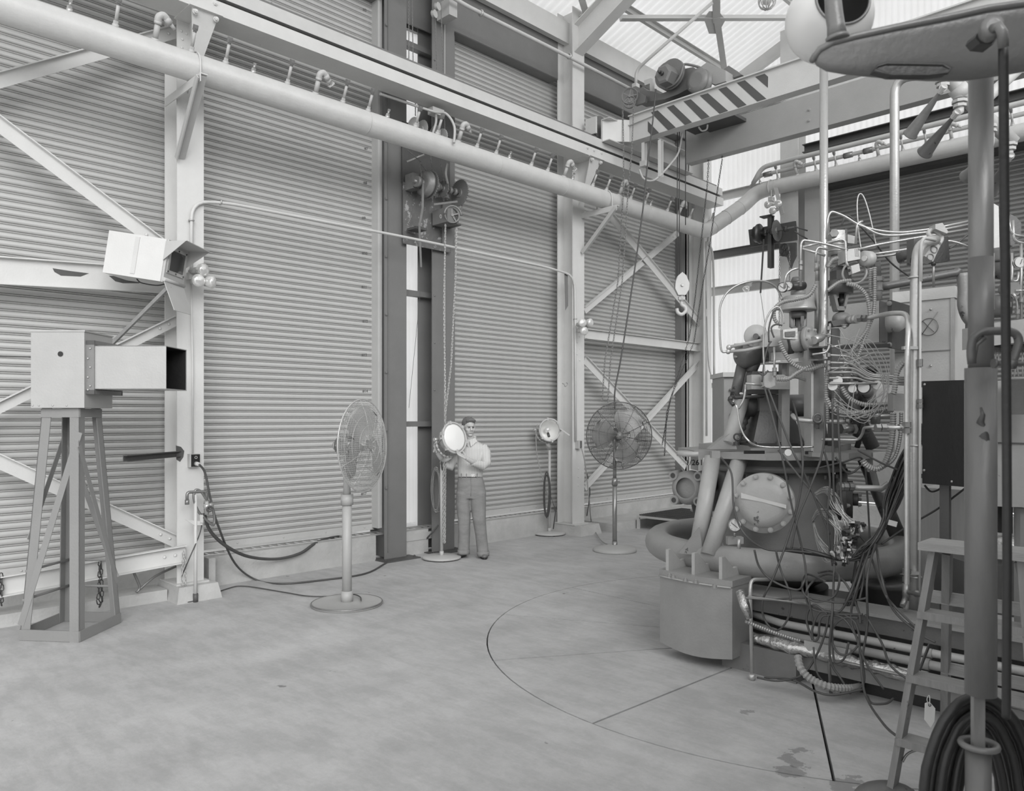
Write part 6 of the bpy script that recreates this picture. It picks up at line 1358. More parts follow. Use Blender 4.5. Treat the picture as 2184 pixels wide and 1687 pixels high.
for u, v in ((1652, 788), (1652, 797), (1767, 700), (1767, 715), (1767, 757), (1767, 773), (1767, 785), (1708, 560), (1708, 572)): Q('pipe_fitting', M().cyl(a_(u, v-4, 5.5), a_(u, v+4, 5.5), .015, n=6, sm=False), STEELM)
Q('wire_loop', M().tube(spl([a_(1838, 540, 5.8), a_(1832, 500, 5.8), a_(1828, 440, 5.8), a_(1832, 415, 5.8), a_(1842, 420, 5.8), a_(1855, 460, 5.8), a_(1870, 530, 5.8)], 6), .005, 6), TUBE)
Q('drain_tube', M().tube(rnd([a_(1640, 1236, 5.35), a_(1602, 1236, 5.3), a_(1600, 1260, 5.27), a_(1604, 1440, 5.25)], .08), .0125, 10).cyl(onZ(1604, 1450), onZ(1604, 1450)+V((0, 0, .04)), .022, n=10), GALV)
for pts in ([(1631, 800), (1628, 740), (1632, 690), (1645, 662), (1660, 655), (1670, 672), (1672, 690)], [(1640, 730), (1640, 700), (1650, 665), (1662, 660)], [(1651, 720), (1645, 700), (1655, 692), (1668, 694)], [(1625, 815), (1632, 760), (1640, 735), (1645, 728)], [(1638, 790), (1628, 800), (1615, 792)]):
    Q('thin_tube', M().tube(spl([a_(u, v, 5.6) for u, v in pts], 6), .0065, 8), TUBE if len(pts) > 4 else CABLE)
Q('swing_tube', M().tube(spl([a_(1563, 855, 5.7), a_(1572, 870, 5.7), a_(1578, 905, 5.6), a_(1592, 935, 5.5), a_(1620, 952, 5.5), a_(1690, 954, 5.5), a_(1735, 953, 5.5)], 6), .007, 8), CHROME)
Q('dark_arm', M().cyl(a_(1566, 848, 5.75), a_(1628, 845, 5.8), .014, n=10).ball(a_(1558, 850, 5.75), .02, 10, 6).cyl(a_(1555, 852, 5.75), a_(1564, 864, 5.7), .013, n=8), EMD)
Q('side_tag', M().cyl(a_(1681, 965, 5.45), a_(1681, 965, 5.445), .024, n=20), WHITE)
gc_ = T('small_cabinet', 'grey cabinet with scrolled front standing in the far corner behind the machine', 'cabinet', a_(1558, 1000, 8.6)); gc_.location.z = 0
q0, q1 = a_(1544, 804, 8.6), a_(1590, 1080, 8.6); O('body', M().b(lat(1544, 8.6), 8.6, 0, lat(1600, 8.6), 9.1, q0.z, R45, (0, 0, 0)), GREY, gc_); O('top', M().b(lat(1541, 8.58), 8.56, q0.z, lat(1602, 8.58), 9.12, q0.z+.05, R45, (0, 0, 0)), GREYL, gc_)
O('scroll', M().tube(spl([a_(1556, 830, 8.58), a_(1566, 838, 8.58), a_(1558, 852, 8.58), a_(1568, 866, 8.58), a_(1558, 885, 8.58)]), .014, 6), DARKP, gc_)
cable('thin wire drooping from the corner column to the small grey cabinet', [onY(1506, 620, 7.4), onY(1508, 700, 7.3), a_(1512, 780, 9.5), a_(1525, 808, 9.2), a_(1544, 812, 8.7)], .008, CABLEL, 6)
# ribbed hoses
def ribbed(pts, r, k=10, lab='flexible_conduit', mt=HOSE, pitch=.016):
    C = spl(pts, 10); D = [0]
    for i in range(1, len(C)): D.append(D[-1]+(C[i]-C[i-1]).length)
    n = int(D[-1]/(pitch/2)); P = []; j = 0
    for i in range(n+1):
        q = D[-1]*i/n
        while j < len(C)-2 and D[j+1] < q: j += 1
        P.append(C[j].lerp(C[j+1], (q-D[j])/max(1e-6, D[j+1]-D[j])))
    mm = M().tube(P, [r*(1.04 if i % 2 else .78) for i in range(n+1)], 8); mm.s = [False]*len(mm.s)
    return Q(lab, mm, mt)
for pts, d, r in (([(1660, 690), (1652, 680), (1652, 660), (1668, 645), (1700, 638), (1725, 630), (1740, 608)], 5.8, .016), ([(1662, 728), (1672, 750), (1690, 775), (1720, 788), (1750, 780), (1765, 782), (1763, 800), (1762, 850), (1765, 900)], 5.55, .017),
                  ([(1655, 808), (1680, 808), (1700, 795), (1725, 782), (1755, 778)], 5.55, .017), ([(1806, 605), (1830, 612), (1848, 632), (1855, 670), (1850, 700), (1830, 730), (1805, 770), (1790, 810), (1780, 850), (1790, 870), (1830, 880), (1905, 875)], 5.6, .016),
                  ([(1857, 572), (1857, 620), (1862, 633), (1864, 605), (1863, 570)], 5.65, .015), ([(1866, 570), (1864, 660), (1850, 705), (1830, 760), (1815, 800)], 5.6, .014), ([(1795, 825), (1810, 848), (1840, 862), (1880, 863), (1905, 860)], 5.5, .018),
                  ([(1763, 850), (1775, 870), (1800, 880), (1860, 878), (1905, 868)], 5.45, .018), ([(1905, 880), (1904, 920), (1898, 960), (1885, 990), (1868, 1000), (1848, 992), (1840, 982)], 5.3, .022), ([(1922, 880), (1920, 930), (1908, 975), (1880, 998), (1850, 1003)], 5.32, .014),
                  ([(1940, 760), (1915, 790), (1908, 830), (1905, 840)], 5.2, .02), ([(1765, 620), (1790, 602), (1815, 598)], 5.75, .016), ([(1765, 570), (1775, 555), (1788, 550)], 5.8, .016),
                  ([(1590, 1325), (1640, 1345), (1690, 1362), (1705, 1366)], 5.15, .013)):
    ribbed([a_(u, v, d) for u, v in pts], r)
ribbed([a_(1702, 1398, 4.95), a_(1708, 1425, 4.9), a_(1730, 1448, 4.87), a_(1770, 1465, 4.83), a_(1820, 1468, 4.9), a_(1845, 1460, 5.1)], .026, mt=mat('pale_hose', 150, .5, var=.05), pitch=.024)
# ---- sled beams with pipes to the right
sled = T('sled_frame', 'low painted beam frame with pipe runs, going from the machine behind the ladder', 'frame', (5.2, 1.5, 0))
XS, Y0, Y1 = 5.1, -1.2, 2.78
O('upper_beam', M().b(5.18, Y0, .385, 5.34, Y1, .50), EM2, sled); O('beam_top', M().b(5.14, Y0, .50, 5.42, Y1+.05, .52), EM, sled)
O('back_web', M().b(5.3, Y0, .1, 5.33, Y1, .4), EM2, sled)
O('lower_channel', M().chan((5.08, Y1-.25, .14), (5.08, Y0, .14), .12, .11, .012, fx=-1), EM, sled)
O('plinth', M().b(4.98, 2.30, 0, 5.5, 2.85, .19), mat('painted_concrete', 112, .7, var=.15, chip=70, chipamt=.62), sled)
for (x, z, r, mt) in ((5.13, .345, .026, EML), (5.08, .285, .028, EM), (5.04, .225, .022, GALV)):
    o = O('long_pipe', M().tube([(x+.1, Y1-.05, z), (x, Y1-.3, z), (x, Y0, z)], r, 14), mt, sled)
    for y in (2.2, 1.6): O('pipe_coupling', M().cyl((x, y, z), (x, y-.09, z), r*1.3, n=14), mt, o)
P = []; R_ = []; rd = random.Random(3)
for i in range(60):
    q = i/59; P.append(V((5.02+rd.uniform(-.008, .008), 2.62-2.0*q, .235-.05*q+rd.uniform(-.006, .006)))); R_.append((.045-.012*q)*rd.uniform(.75, 1.2))
O('foil_wrap', M().tube(P, R_, 12), FOIL, sled)
O('foil_wrap', M().tube([a_(1578, 1260, 5.2), a_(1588, 1290, 5.15), a_(1598, 1320, 5.12)], [.03, .035, .02], 8), FOIL, sled)
O('cover_strip', M().b(4.99, 1.95, .24, 5.0, 2.25, .30), EML, sled)
O('rail_pipe', M().tube(rnd([onX(1772, 1478, 4.98), onX(1768, 1412, 4.98), onX(1785, 1409, 4.98), V((4.98, -.5, onX(1785, 1409, 4.98).z))], .06), .011, 8), STEELM, sled)
O('under_shade_plate', M().b(5.13, -1.2, 0, 5.15, 2.3, .085), BLACK, sled)  # black plate added so the gap under the sled reads as deep shade
O('end_block', M().b(5.0, -.6, .02, 5.4, .9, .13), EMD, sled)
# ---- cabinet, black box, hung equipment
cab = T('steel_cabinet', 'tall pale sheet metal cabinet behind the standpipe, faint circle scrawled on it', 'cabinet', (7.6, 2.2, 0))
cz0, cz1 = .22, 2.915
CABM = mat('cabinet_sheet', 202, .5, .1, var=.05, scale=4)
O('body', M().b(7.42, 2.02, cz0, 7.95, 2.50, cz1), CABM, cab); O('lid', M().b(7.405, 2.005, cz1-.10, 7.96, 2.515, cz1-.0), CABM, cab)
O('corner_trim', M().b(7.41, 2.01, cz0, 7.42, 2.04, cz1-.1), GALV, cab); O('seam', M().b(7.412, 2.02, 2.36, 7.42, 2.50, 2.368), EM, cab)
O('foot_rail', M().b(7.45, 2.05, 0, 7.9, 2.45, cz0), BLACK, cab)
for v in (660, 780, 1000): O('screw', M().rivet(onX(1985, v, 7.41), (-1, 0, 0), .012), GALV, cab)
O('scrawled_ring', M().torus(onX(1981, 697, 7.414), (1, 0, 0), .075, .003, 30, 4), STEELM, cab)
O('scrawled_cross', M().tube([onX(1965, 715, 7.413), onX(2000, 665, 7.413)], .003, 4).tube([onX(1968, 685, 7.413), onX(1992, 708, 7.413)], .003, 4), STEELM, cab)
lw = T('lower_panel', 'pale grained lower cabinet panel with a printed maker plate, behind the ladder', 'cabinet', (6.3, 1.7, 0))
a = onX(1962, 1030, 6.3); b_ = onX(2056, 1285, 6.3)
O('panel', M().b(6.3, b_.y, .17, 6.9, a.y, 1.25), mat('grained_panel', 172, .55, var=.08, scale=3, stretch=(12, 12, .6)), lw)
O('base', M().b(6.35, b_.y, 0, 6.9, a.y, .17), BLACK, lw)
pl2 = O('maker_plate', M().plate([onX(u, v, 6.295) for u, v in ((2026, 1180), (2052, 1180), (2052, 1255), (2026, 1258))], .004, (-1, 0, 0)), mat('plate_print', 156, .5), lw)
text('lettering', 'REEVES', .085, onX(2035, 1222, 6.288), basis((0, 0, 1), (0, 1, 0), (-1, 0, 0)), DARK2, lw)
bb = T('control_panel', 'scratched black panel box standing beside the foreground pole', 'panel', (5.8, 1.6, 1.7))
P = [onX(u, v, 5.8) for u, v in ((1967, 813), (2072, 810), (2072, 1040), (1967, 1031))]
O('case', M().plate(P, .22, (1, 0, 0)), mat('scratched_black', 14, .5, var=.3, scale=6, chip=78, chipamt=.73, chipscale=14, stretch=(1, 1, .3)), bb)
for u, v in ((1971, 1003), (1972, 820), (2030, 1027)): O('screw', M().rivet(onX(u, v, 5.798), (-1, 0, 0), .01), GALV, bb)
O('bracket', M().bar(onX(1955, 820, 5.85), onX(1972, 820, 5.85), .03, .04).bar(onX(1955, 1015, 5.85), onX(1972, 1015, 5.85), .03, .03), EM2, bb)
O('stand_leg', M().b(5.9, P[0].y-.14, 0, 5.95, P[0].y-.08, P[2].z), EM2, bb); 
hp = T('switch_plate', 'dark square plate with a tilted grey switch box, in front of the right shutter', 'panel', a_(2000, 530, 5.6))
O('plate', M().plate([a_(u, v, 5.55) for u, v in ((1949, 510), (2022, 504), (2026, 556), (1990, 560), (1951, 540))], .05, FF), EMD, hp)
O('side', M().plate([a_(u, v, 5.5) for u, v in ((1949, 508), (1966, 508), (1966, 562), (1949, 560))], .1, FF), EM2, hp)
ob = O('switch_box', M().plate([a_(u, v, 5.3) for u, v in ((1991, 516), (2006, 523), (1990, 558), (1972, 546))], .09, FF), EML, hp)
for u, v in ((1985, 548), (1993, 532)): O('knockout', M().torus(a_(u, v, 5.295), FF, .022, .003, 18, 5), EM, ob)
O('loop_conduit', M().tube(spl([a_(1985, 505, 5.35), a_(1980, 497, 5.35), a_(1990, 490, 5.35), a_(2003, 498, 5.35), a_(2008, 510, 5.35), a_(2002, 520, 5.3)]), .016, 8), GREYL, hp)
O('top_box', M().plate([a_(u, v, 5.3) for u, v in ((1995, 478), (2010, 475), (2022, 493), (2020, 498), (1995, 488))], .08, FF), EML, hp)
O('support_rod', M().cyl(a_(1991, 560, 5.55), a_(1991, 612, 5.6), .008, n=8), GALV, hp); O('rod_foot', M().cyl(a_(1991, 558, 5.55), a_(1991, 566, 5.55), .016, n=10), EMD, hp)
O('stub_pipe', M().cyl(a_(1918, 548, 5.7), a_(1952, 538, 5.6), .035, n=16).cyl(a_(1916, 549, 5.72), a_(1924, 547, 5.7), .045, n=16), EM2, hp)
for pts, nm in (([(1880, 612), (1945, 600), (2020, 585), (2038, 582), (2045, 575)], 'dark pipe crossing low in front of the right shutter'), ([(2052, 583), (2055, 620), (2054, 650), (2062, 675), (2075, 690)], 'patchy insulated pipe dropping behind the foreground pole')):
    cable(nm, [a_(u, v, 6.4) for u, v in pts], .032 if 'dark' in nm else .045, EM2 if 'dark' in nm else EM, 4, 'pipe', 'pipe', 12)
O('stencil_plate', M().plate([a_(u, v, 6.6) for u, v in ((2060, 605), (2068, 603), (2068, 700), (2060, 700))], .01, FF), EMD, hp)
text('lettering', 'A-327 56', .062, a_(2064, 655, 6.58), basis((0, 0, 1), -RR, -FF) if 0 else basis((0, 0, 1), (-SQ, SQ, 0), (-SQ, -SQ, 0)), GALV, hp)
# equipment behind the pole at the right edge
eq = T('pump_skid', 'grey equipment skid with pressure vessels and gauge at the right edge behind the pole', 'machine', a_(2160, 1000, 4.9)); eq.location.z = 0
O('hood', M().plate([a_(u, v, 5.2) for u, v in ((2118, 433), (2130, 440), (2132, 530), (2118, 530))], .2, FF), CABM, eq)
O('hood_side', M().plate([a_(u, v, 5.3) for u, v in ((2146, 452), (2168, 463), (2178, 475), (2178, 500), (2160, 525), (2146, 520))], .1, FF), EM2, eq)
O('pressure_vessel', M().lathe([(.0001, -.11), (.04, -.10), (.075, -.05), (.08, 0), (.08, .06), (.05, .09)], a_(2132, 560, 5.0), n=24), EM2, eq)
O('vessel_band', M().torus(a_(2132, 560, 5.0), (0, 0, 1), .083, .007, 24, 6), EMD, eq)
O('pressure_vessel', M().lathe([(.04, -.02), (.085, 0), (.09, .10), (.04, .12)], a_(2126, 670, 5.0), n=24), EM2, eq)
O('cylinder', M().cyl(a_(2144, 617, 5.0), a_(2162, 617, 4.9), .045, n=20), EM, eq)
gd = a_(2173, 560, 4.8); o = O('gauge', M().lathe([(.03, -.02), (.034, 0), (.036, .008)], gd, -FF+RR*-.2, n=24), STEELM, eq); O('dial', M().cyl(gd-FF*.009, gd-FF*.012, .031, n=24), WHITE, o); O('needle', M().bar(gd-FF*.014-V((0, 0, .012)), gd-FF*.014+V((0, 0, .02))+RR*.012, .003, .002), BLACK, o)
for pts in ([(2158, 540), (2158, 600), (2170, 600), (2172, 580)], [(2150, 460), (2156, 500), (2184, 505)], [(2160, 470), (2162, 515), (2190, 520)], [(2165, 620), (2190, 620)], [(2152, 630), (2152, 680)], [(2160, 625), (2170, 640), (2170, 680)], [(2178, 520), (2178, 680)], [(2118, 540), (2119, 660)]): O('thin_tube', M().tube(rnd([a_(u, v, 4.9) for u, v in pts], .04), .009, 8), TUBE, eq)
for u, v in ((2152, 650), (2170, 665), (2178, 640)): O('fitting', M().cyl(a_(u, v-5, 4.88), a_(u, v+5, 4.88), .016, n=6, sm=False), STEELM, eq)
O('top_beam', M().plate([a_(u, v, 4.8) for u, v in ((2112, 690), (2240, 672), (2240, 722), (2112, 738))], .3, FF), EML, eq)
O('beam_foot', M().plate([a_(u, v, 4.85) for u, v in ((2112, 738), (2240, 728), (2240, 745), (2150, 745))], .2, FF), EMD, eq)
rd = random.Random(9)
for i in range(10): u = 2116+i*8; O('wire', M().tube([a_(u, 745, 4.9), a_(u+rd.uniform(-12, 12), 812, 4.9)], .005, 5), CABLEL, eq)
O('case', M().plate([a_(u, v, 4.7) for u, v in ((2128, 812), (2260, 805), (2260, 1085), (2128, 1080))], .35, FF), EML, eq)
O('case_seam', M().plate([a_(u, v, 4.695) for u, v in ((2128, 943), (2260, 946), (2260, 949), (2128, 946))], .004, -FF), EM2, eq)
O('bucket', M().lathe([(.105, 0), (.12, .20), (.125, .20), (.125, .215)], a_(2192, 884, 4.5), n=28), EM, eq)
O('under_box', M().plate([a_(u, v, 4.8) for u, v in ((2130, 1082), (2160, 1082), (2160, 1138), (2130, 1136))], .1, FF), BLACK, eq)
O('stand_leg', M().plate([a_(u, v, 4.75) for u, v in ((2176, 1084), (2190, 1084), (2190, 1560), (2176, 1560))], .06, FF), EM, eq)
O('foil_bundle', M().ball(a_(2150, 1165, 5.2), .12, 16, 10, (1.6, 1, .6), R45), FOIL, eq)
O('shelf', M().plate([a_(u, v, 5.0) for u, v in ((2064, 1200), (2240, 1215), (2240, 1330), (2064, 1300))], .4, FF), EM2, eq)
# ---- cables
gt = 'dark cables tangled over the machine'
lt = 'dark cable in the tangle hanging down the front of the machine'
def tang(pts, r=.0072, mt=CABLE, d=5.25):
    P = []
    for q in pts:
        dd = q[2] if len(q) > 2 else d
        if q[1] > 1225: dd = min(dd, 4.93/(SQ*(1+(q[0]-UC)/FPX)))
        P.append(a_(q[0], q[1], dd))
    return cable(lt, P, r, mt, 7, grp=gt)
for pts in ([(1630, 825, 5.6), (1640, 860, 5.5), (1665, 960), (1690, 1085), (1715, 1190), (1722, 1260), (1735, 1330)], [(1638, 828, 5.6), (1662, 890, 5.5), (1690, 960), (1720, 1020), (1745, 1080), (1770, 1140)], [(1690, 855, 5.8), (1702, 900, 5.5), (1712, 980), (1705, 1060), (1680, 1150), (1650, 1230), (1627, 1280), (1630, 1320), (1655, 1345), (1680, 1320), (1685, 1270), (1665, 1215), (1655, 1175)],
            [(1760, 860), (1755, 960), (1728, 1040), (1700, 1110), (1688, 1170)], [(1775, 850), (1777, 1000), (1780, 1150), (1776, 1290), (1770, 1400), (1795, 1450), (1815, 1480, 4.9)], [(1537, 975, 5.5), (1560, 1010, 5.5), (1565, 1080, 5.4), (1585, 1135), (1630, 1170), (1690, 1175), (1740, 1180)],
            [(1609, 1173), (1620, 1210), (1650, 1240), (1700, 1258), (1715, 1240), (1720, 1225)], [(1760, 1240), (1720, 1225), (1712, 1260), (1740, 1283), (1780, 1270), (1790, 1230), (1772, 1218), (1745, 1222)], [(1845, 1170), (1820, 1250), (1795, 1300), (1770, 1305), (1735, 1300), (1720, 1280), (1725, 1250), (1760, 1225), (1800, 1240), (1830, 1300), (1835, 1330)],
            [(1860, 1160), (1835, 1230), (1815, 1310), (1830, 1370), (1850, 1420, 5), (1885, 1470, 4.9)], [(1870, 1150), (1850, 1230), (1850, 1330), (1840, 1400), (1843, 1450, 5), (1830, 1470, 4.9), (1790, 1475, 4.9), (1745, 1440, 4.95), (1735, 1380)],
            [(1855, 1180), (1885, 1260), (1905, 1290), (1960, 1345)], [(1840, 1310), (1790, 1310), (1750, 1305), (1733, 1340), (1735, 1365), (1745, 1360), (1750, 1320), (1770, 1312), (1800, 1320), (1830, 1365), (1835, 1400), (1845, 1480, 4.6), (1885, 1545, 4.2), (1920, 1575, 4.0)],
            [(1830, 1318), (1795, 1320), (1772, 1350), (1785, 1390), (1810, 1395), (1832, 1370), (1825, 1330), (1800, 1310)], [(1615, 1445, 5.1), (1660, 1452, 5.0), (1710, 1440, 5.0), (1740, 1400), (1760, 1350), (1768, 1310)], [(1630, 1445, 5.1), (1690, 1450, 5.0), (1740, 1475, 4.85), (1780, 1482, 4.8), (1840, 1470, 4.9)],
            [(1775, 1310), (1775, 1360), (1780, 1410), (1800, 1405), (1810, 1370)], [(1850, 1485, 4.75), (1860, 1500, 4.6), (1890, 1500, 4.6), (1905, 1490, 4.7)], [(1870, 1170), (1880, 1230), (1905, 1300), (1960, 1350), (1995, 1370)], [(2060, 1040, 5.4), (2000, 1085, 5.4), (1940, 1120, 5.3), (1880, 1160)],
            [(1972, 1035, 5.5), (1985, 1048, 5.5), (2000, 1045, 5.5), (2012, 1036, 5.5)], [(1640, 1280), (1720, 1275), (1790, 1285), (1850, 1275)], [(1845, 1310), (1880, 1370), (1900, 1420, 5.0), (1945, 1455, 4.9)], [(1765, 1310), (1735, 1290), (1720, 1320), (1733, 1365)],
            [(1830, 960), (1875, 985), (1915, 1002)], [(1660, 960, 5.5), (1700, 1010, 5.4), (1740, 1060), (1790, 1130)], [(1757, 958), (1770, 1020), (1765, 1100), (1770, 1180)], [(1786, 865), (1793, 1000), (1800, 1090), (1860, 1175)], [(1782, 975, 5.6), (1810, 1010, 5.6), (1840, 990, 5.6)], [(1740, 1000, 5.5), (1800, 985, 5.6), (1840, 980, 5.7), (1850, 1060, 5.7), (1855, 1150, 5.6)],
            [(1795, 480, 5.8), (1805, 460, 5.8), (1822, 470, 5.8), (1860, 510, 5.9), (1900, 560, 6.0), (1945, 593, 6.0)], [(2070, 495, 6), (2040, 520, 6), (2025, 530, 6)]):
    tang(pts)
for pts in ([(1590, 1275), (1700, 1285), (1760, 1300), (1830, 1310), (1900, 1325), (1940, 1360), (1955, 1400), (1975, 1430)], [(1595, 1272), (1720, 1290), (1770, 1308), (1850, 1320), (1910, 1355), (1940, 1385)], [(1850, 1315), (1900, 1345), (1945, 1390), (1955, 1425)]):
    cable('pale cable laid along the top of the sled beam', [a_(u, v, 5.1) for u, v in pts], .007, STEELM, 6, grp='pale cables on the sled beam')
rd = random.Random(11)
bun = T('cable_bundle', 'thick bundle of black cables sweeping from the black panel down onto the ring pipe', 'cable', a_(1900, 1080, 5.3))
for i in range(26):
    q = i/25; j = lambda s: rd.uniform(-s, s); w_ = (q-.5)
    P = [a_(1967, 925+40*w_+j(4), 5.55), a_(1945+j(3)+12*w_, 950+10*w_, 5.4+j(.03)), a_(1928+34*w_+j(3), 1000+j(6), 5.35+j(.03)), a_(1905+34*w_+j(3), 1060+j(5), 5.3+j(.03)), a_(1888+12*w_+j(2), 1112+6*w_, 5.25+j(.02)), a_(1868+14*w_+j(3), 1150+j(5), 5.2+j(.03)), a_(1840+20*w_+j(4), 1180+12*w_+j(4), 5.2)]
    if i % 3 == 0: P += [a_(1800+j(8), 1190+j(6), 5.2), a_(1740+j(10), 1180+j(5), 5.25), a_(1690+j(20), 1172+j(4), 5.35)]
    elif i % 3 == 1: P += [a_(1830+j(12), 1240+j(10), 5.2), a_(1815+j(20), 1290+j(15), 5.15)]
    O('cable', M().tube(spl(P, 5), .0075, 5), RUBBER if i % 4 else CABLE, bun)
O('wrap', M().plate([a_(u, v, 5.2) for u, v in ((1896, 1108), (1914, 1113), (1911, 1124), (1893, 1119))], .005, -FF), WHITE, bun)
wb = T('wire_bundle', 'bunches of pale thin wires ending in small black and white connectors on the ring pipe', 'wire', a_(1790, 1120, 5.2))
for b_i, (s0, s1, s2, s3, nn) in enumerate((((1738, 1055), (1765, 1045), (1785, 1080), (1820, 1130), 26), ((1733, 1110), (1748, 1092), (1775, 1105), (1805, 1165), 26), ((1735, 1115), (1745, 1150), (1775, 1190), (1800, 1180), 18))):
    for i in range(nn):
        j = lambda s: rd.uniform(-s, s); o_ = (i/nn-.5)
        e = (s3[0]+34*o_+j(12), s3[1]+24*-o_+j(14)); P = [a_(s0[0]+j(2), s0[1]+8*o_, 5.45), a_(s1[0]+j(4), s1[1]+14*o_, 5.35), a_(s2[0]+14*-o_+j(6), s2[1]+14*o_+j(5), 5.25), a_(e[0], e[1], 5.16)]
        O('wire', M().tube(spl(P, 4), .0026, 4), CABLEL if i % 3 else GALV, wb)
        c = a_(e[0], e[1], 5.15); R3 = Matrix.Rotation(rd.uniform(0, 3), 3, 'Z')@Matrix.Rotation(rd.uniform(0, 2), 3, 'X')
        O('connector', M().b(-.012, -.022, -.007, .012, .022, .007, R3, c), (BLACK, DARK2, BLACK, GREYL)[(i*7//2) % 4], wb)
for i in range(9):
    j = lambda s: rd.uniform(-s*1.5, s*1.5); cx_, cy_ = 1835+j(12), 800+j(20)
    P = [a_(1790+j(30), 770+j(50), 5.5), a_(1820+j(20), 745+j(20), 5.4), a_(1865+j(10), 770+j(20), 5.4), a_(1890+j(6), 820+j(15), 5.4), a_(1870+j(14), 865+j(15), 5.4), a_(1820+j(20), 885+j(12), 5.4), a_(1795+j(20), 850+j(30), 5.4)]
    cable('thin pale wire looping in the tangle beside the valve cluster', [V(p) for p in P], .0028, CABLEL, 6, grp='thin pale wires in front of the valve cluster', nm='wire', cat='wire', n=5)
# number placard
nb_ = O('number_placard', M().plate([a_(u, v, 6.4) for u, v in ((1473, 970), (1489, 972), (1489, 1004), (1473, 1000))], .006, -FF), WHITE, eng)
text('lettering', '1/261', .065, a_(1481, 987, 6.385), basis((0, 0, 1), -RR, -FF) if 0 else basis(RR, (0, 0, 1), -FF), BLACK, nb_)
# ================================================================ HORNS UNDER THE CRANE BEAM
hn = T('horn_manifold', 'four long conical horns on a slanting pipe under the crane beam', 'horn', a_(2060, 220, 6.5))
O('manifold_pipe', M().tube([a_(1985, 110, 6.4), a_(2024, 166, 6.5), a_(2071, 220, 6.5), a_(2162, 305, 6.5)], .056, 20), GREYL, hn)
O('diagonal_pipe', M().tube([a_(2200, 120, 6.9), a_(2110, 205, 6.9), a_(2075, 240, 6.9)], .05, 16), GREYL, hn)
for (mu, mv, tu, tv, cu, cv, lum, mt) in ((1942, 286, 2004, 198, 2011, 172, .06, GEAR), (1973, 325, 2032, 251, 2047, 216, .064, EM2), (2063, 376, 2101, 330, 2112, 270, .06, GEAR), (2112, 408, 2150, 342, 2152, 308, .062, EM2)):
    a, b_ = a_(tu, tv, 6.5), a_(mu, mv, 6.85); d = b_-a; L_ = d.length
    h = O('horn_cone', M().lathe([(.016, 0), (.018, .03), (lum*.95, L_-.01), (lum*1.08, L_), (lum*1.08, L_+.006), (lum*.9, L_-.004), (.012, .04)], a, d, n=32, caps=False), mt, hn)
    O('throat', M().cyl(a, a-d.normalized()*.06, .024, n=8, sm=False).tube([a-d.normalized()*.05, a_(cu, (cv+tv)/2+4, 6.5), a_(cu, cv, 6.5)], .033, 12), GREYL, h)
    for q in (0, 1): O('union_nut', M().cyl(a_(cu, cv-2+q*9, 6.5), a_(cu, cv+4+q*9, 6.5), .062-.01*q, n=8, sm=False), GREYL, h)
O('tee_fitting', M().cyl(a_(2040, 186, 6.5), a_(2056, 204, 6.5), .075, n=18).cyl(a_(2049, 196, 6.5), a_(2049, 212, 6.5), .06, n=16), GREYL, hn)
# ================================================================ STEP LADDER
WOOD = mat('ladder_wood', 124, .6, var=.16, scale=5, bump=.3, bscale=30, stretch=(1, 6, .8), chip=86, chipamt=.66, chipscale=4)
WOODL = mat('ladder_tread', 140, .6, var=.14, scale=5, bump=.3, bscale=30, stretch=(6, 1, 6))
ld = T('step_ladder', 'wooden step ladder standing in front of the sled beam, partly behind the foreground pole', 'ladder', (4.1, 1.1, 0))
yl0, yl1 = 1.30, 1.150; yr0, yr1 = .70, .80; xb, xt = 3.80, 3.93; zt_ = 1.165
def rail(y0, y1, x0, x1, z1, w_, th): return M().bar((x0, y0, 0), (x1, y1, z1), th, w_, up=(1, 0, 0)) if 0 else M().prof((x0, y0, 0), (x1, y1, z1), [(-th/2, -w_/2), (th/2, -w_/2), (th/2, w_/2), (-th/2, w_/2)], (1, 0, 0))
O('side_rail', rail(yl0, yl1, xb, xt, zt_, .075, .028), WOOD, ld); O('side_rail', rail(yr0, yr1, xb, xt, zt_, .075, .028), WOOD, ld)
O('rear_leg', rail(yl0+.0, yl1-.03, 4.62, 4.02, zt_-.02, .045, .035), WOOD, ld); O('rear_leg', rail(yr0+.03, yr1+.03, 4.62, 4.02, zt_-.02, .045, .035), WOOD, ld)
O('top_board', M().b(3.86, .70, 1.165, 4.06, 1.20, 1.20), WOODL, ld)
for z in (.28, .575, .87):
    q = z/zt_; ya, yb = yl0+(yl1-yl0)*q, yr0+(yr1-yr0)*q; x = xb+(xt-xb)*q
    s = O('step', M().b(x-.045, yb, z-.013, x+.06, ya, z+.013), WOODL, ld); O('nosing', M().b(x-.048, yb, z-.02, x-.040, ya+.012, z+.012), WOOD, s)
for z in (.5, .9): 
    xx = 4.62-.6*z/1.14; O('back_slat', M().b(xx-.01, .76, z-.03, xx+.01, 1.24, z+.03), WOODL, ld)
O('spreader', M().bar((3.90, 1.22, .55), (4.12, 1.23, .66), .006, .022).bar((4.12, 1.23, .66), (4.33, 1.23, .60), .006, .022), EMD, ld)
O('spreader', M().bar((3.90, .78, .55), (4.12, .78, .66), .006, .022).bar((4.12, .78, .66), (4.33, .80, .60), .006, .022), EMD, ld)
O('brace_iron', M().tube(spl([(3.84, 1.26, .17), (3.86, 1.24, .21), (3.87, 1.18, .245), (3.87, 1.1, .26)]), .006, 6).tube([(3.87, 1.12, .26), (3.86, 1.02, .18)], .006, 6), STEELM, ld)
tg = T('paper_tag', 'white paper tag with an eyelet hanging from a string behind the ladder', 'tag', a_(1982, 1520, 3.95))
P = [a_(u, v, 3.95) for u, v in ((1973, 1500), (1983, 1497), (1995, 1511), (1993, 1538), (1985, 1552), (1972, 1535))]
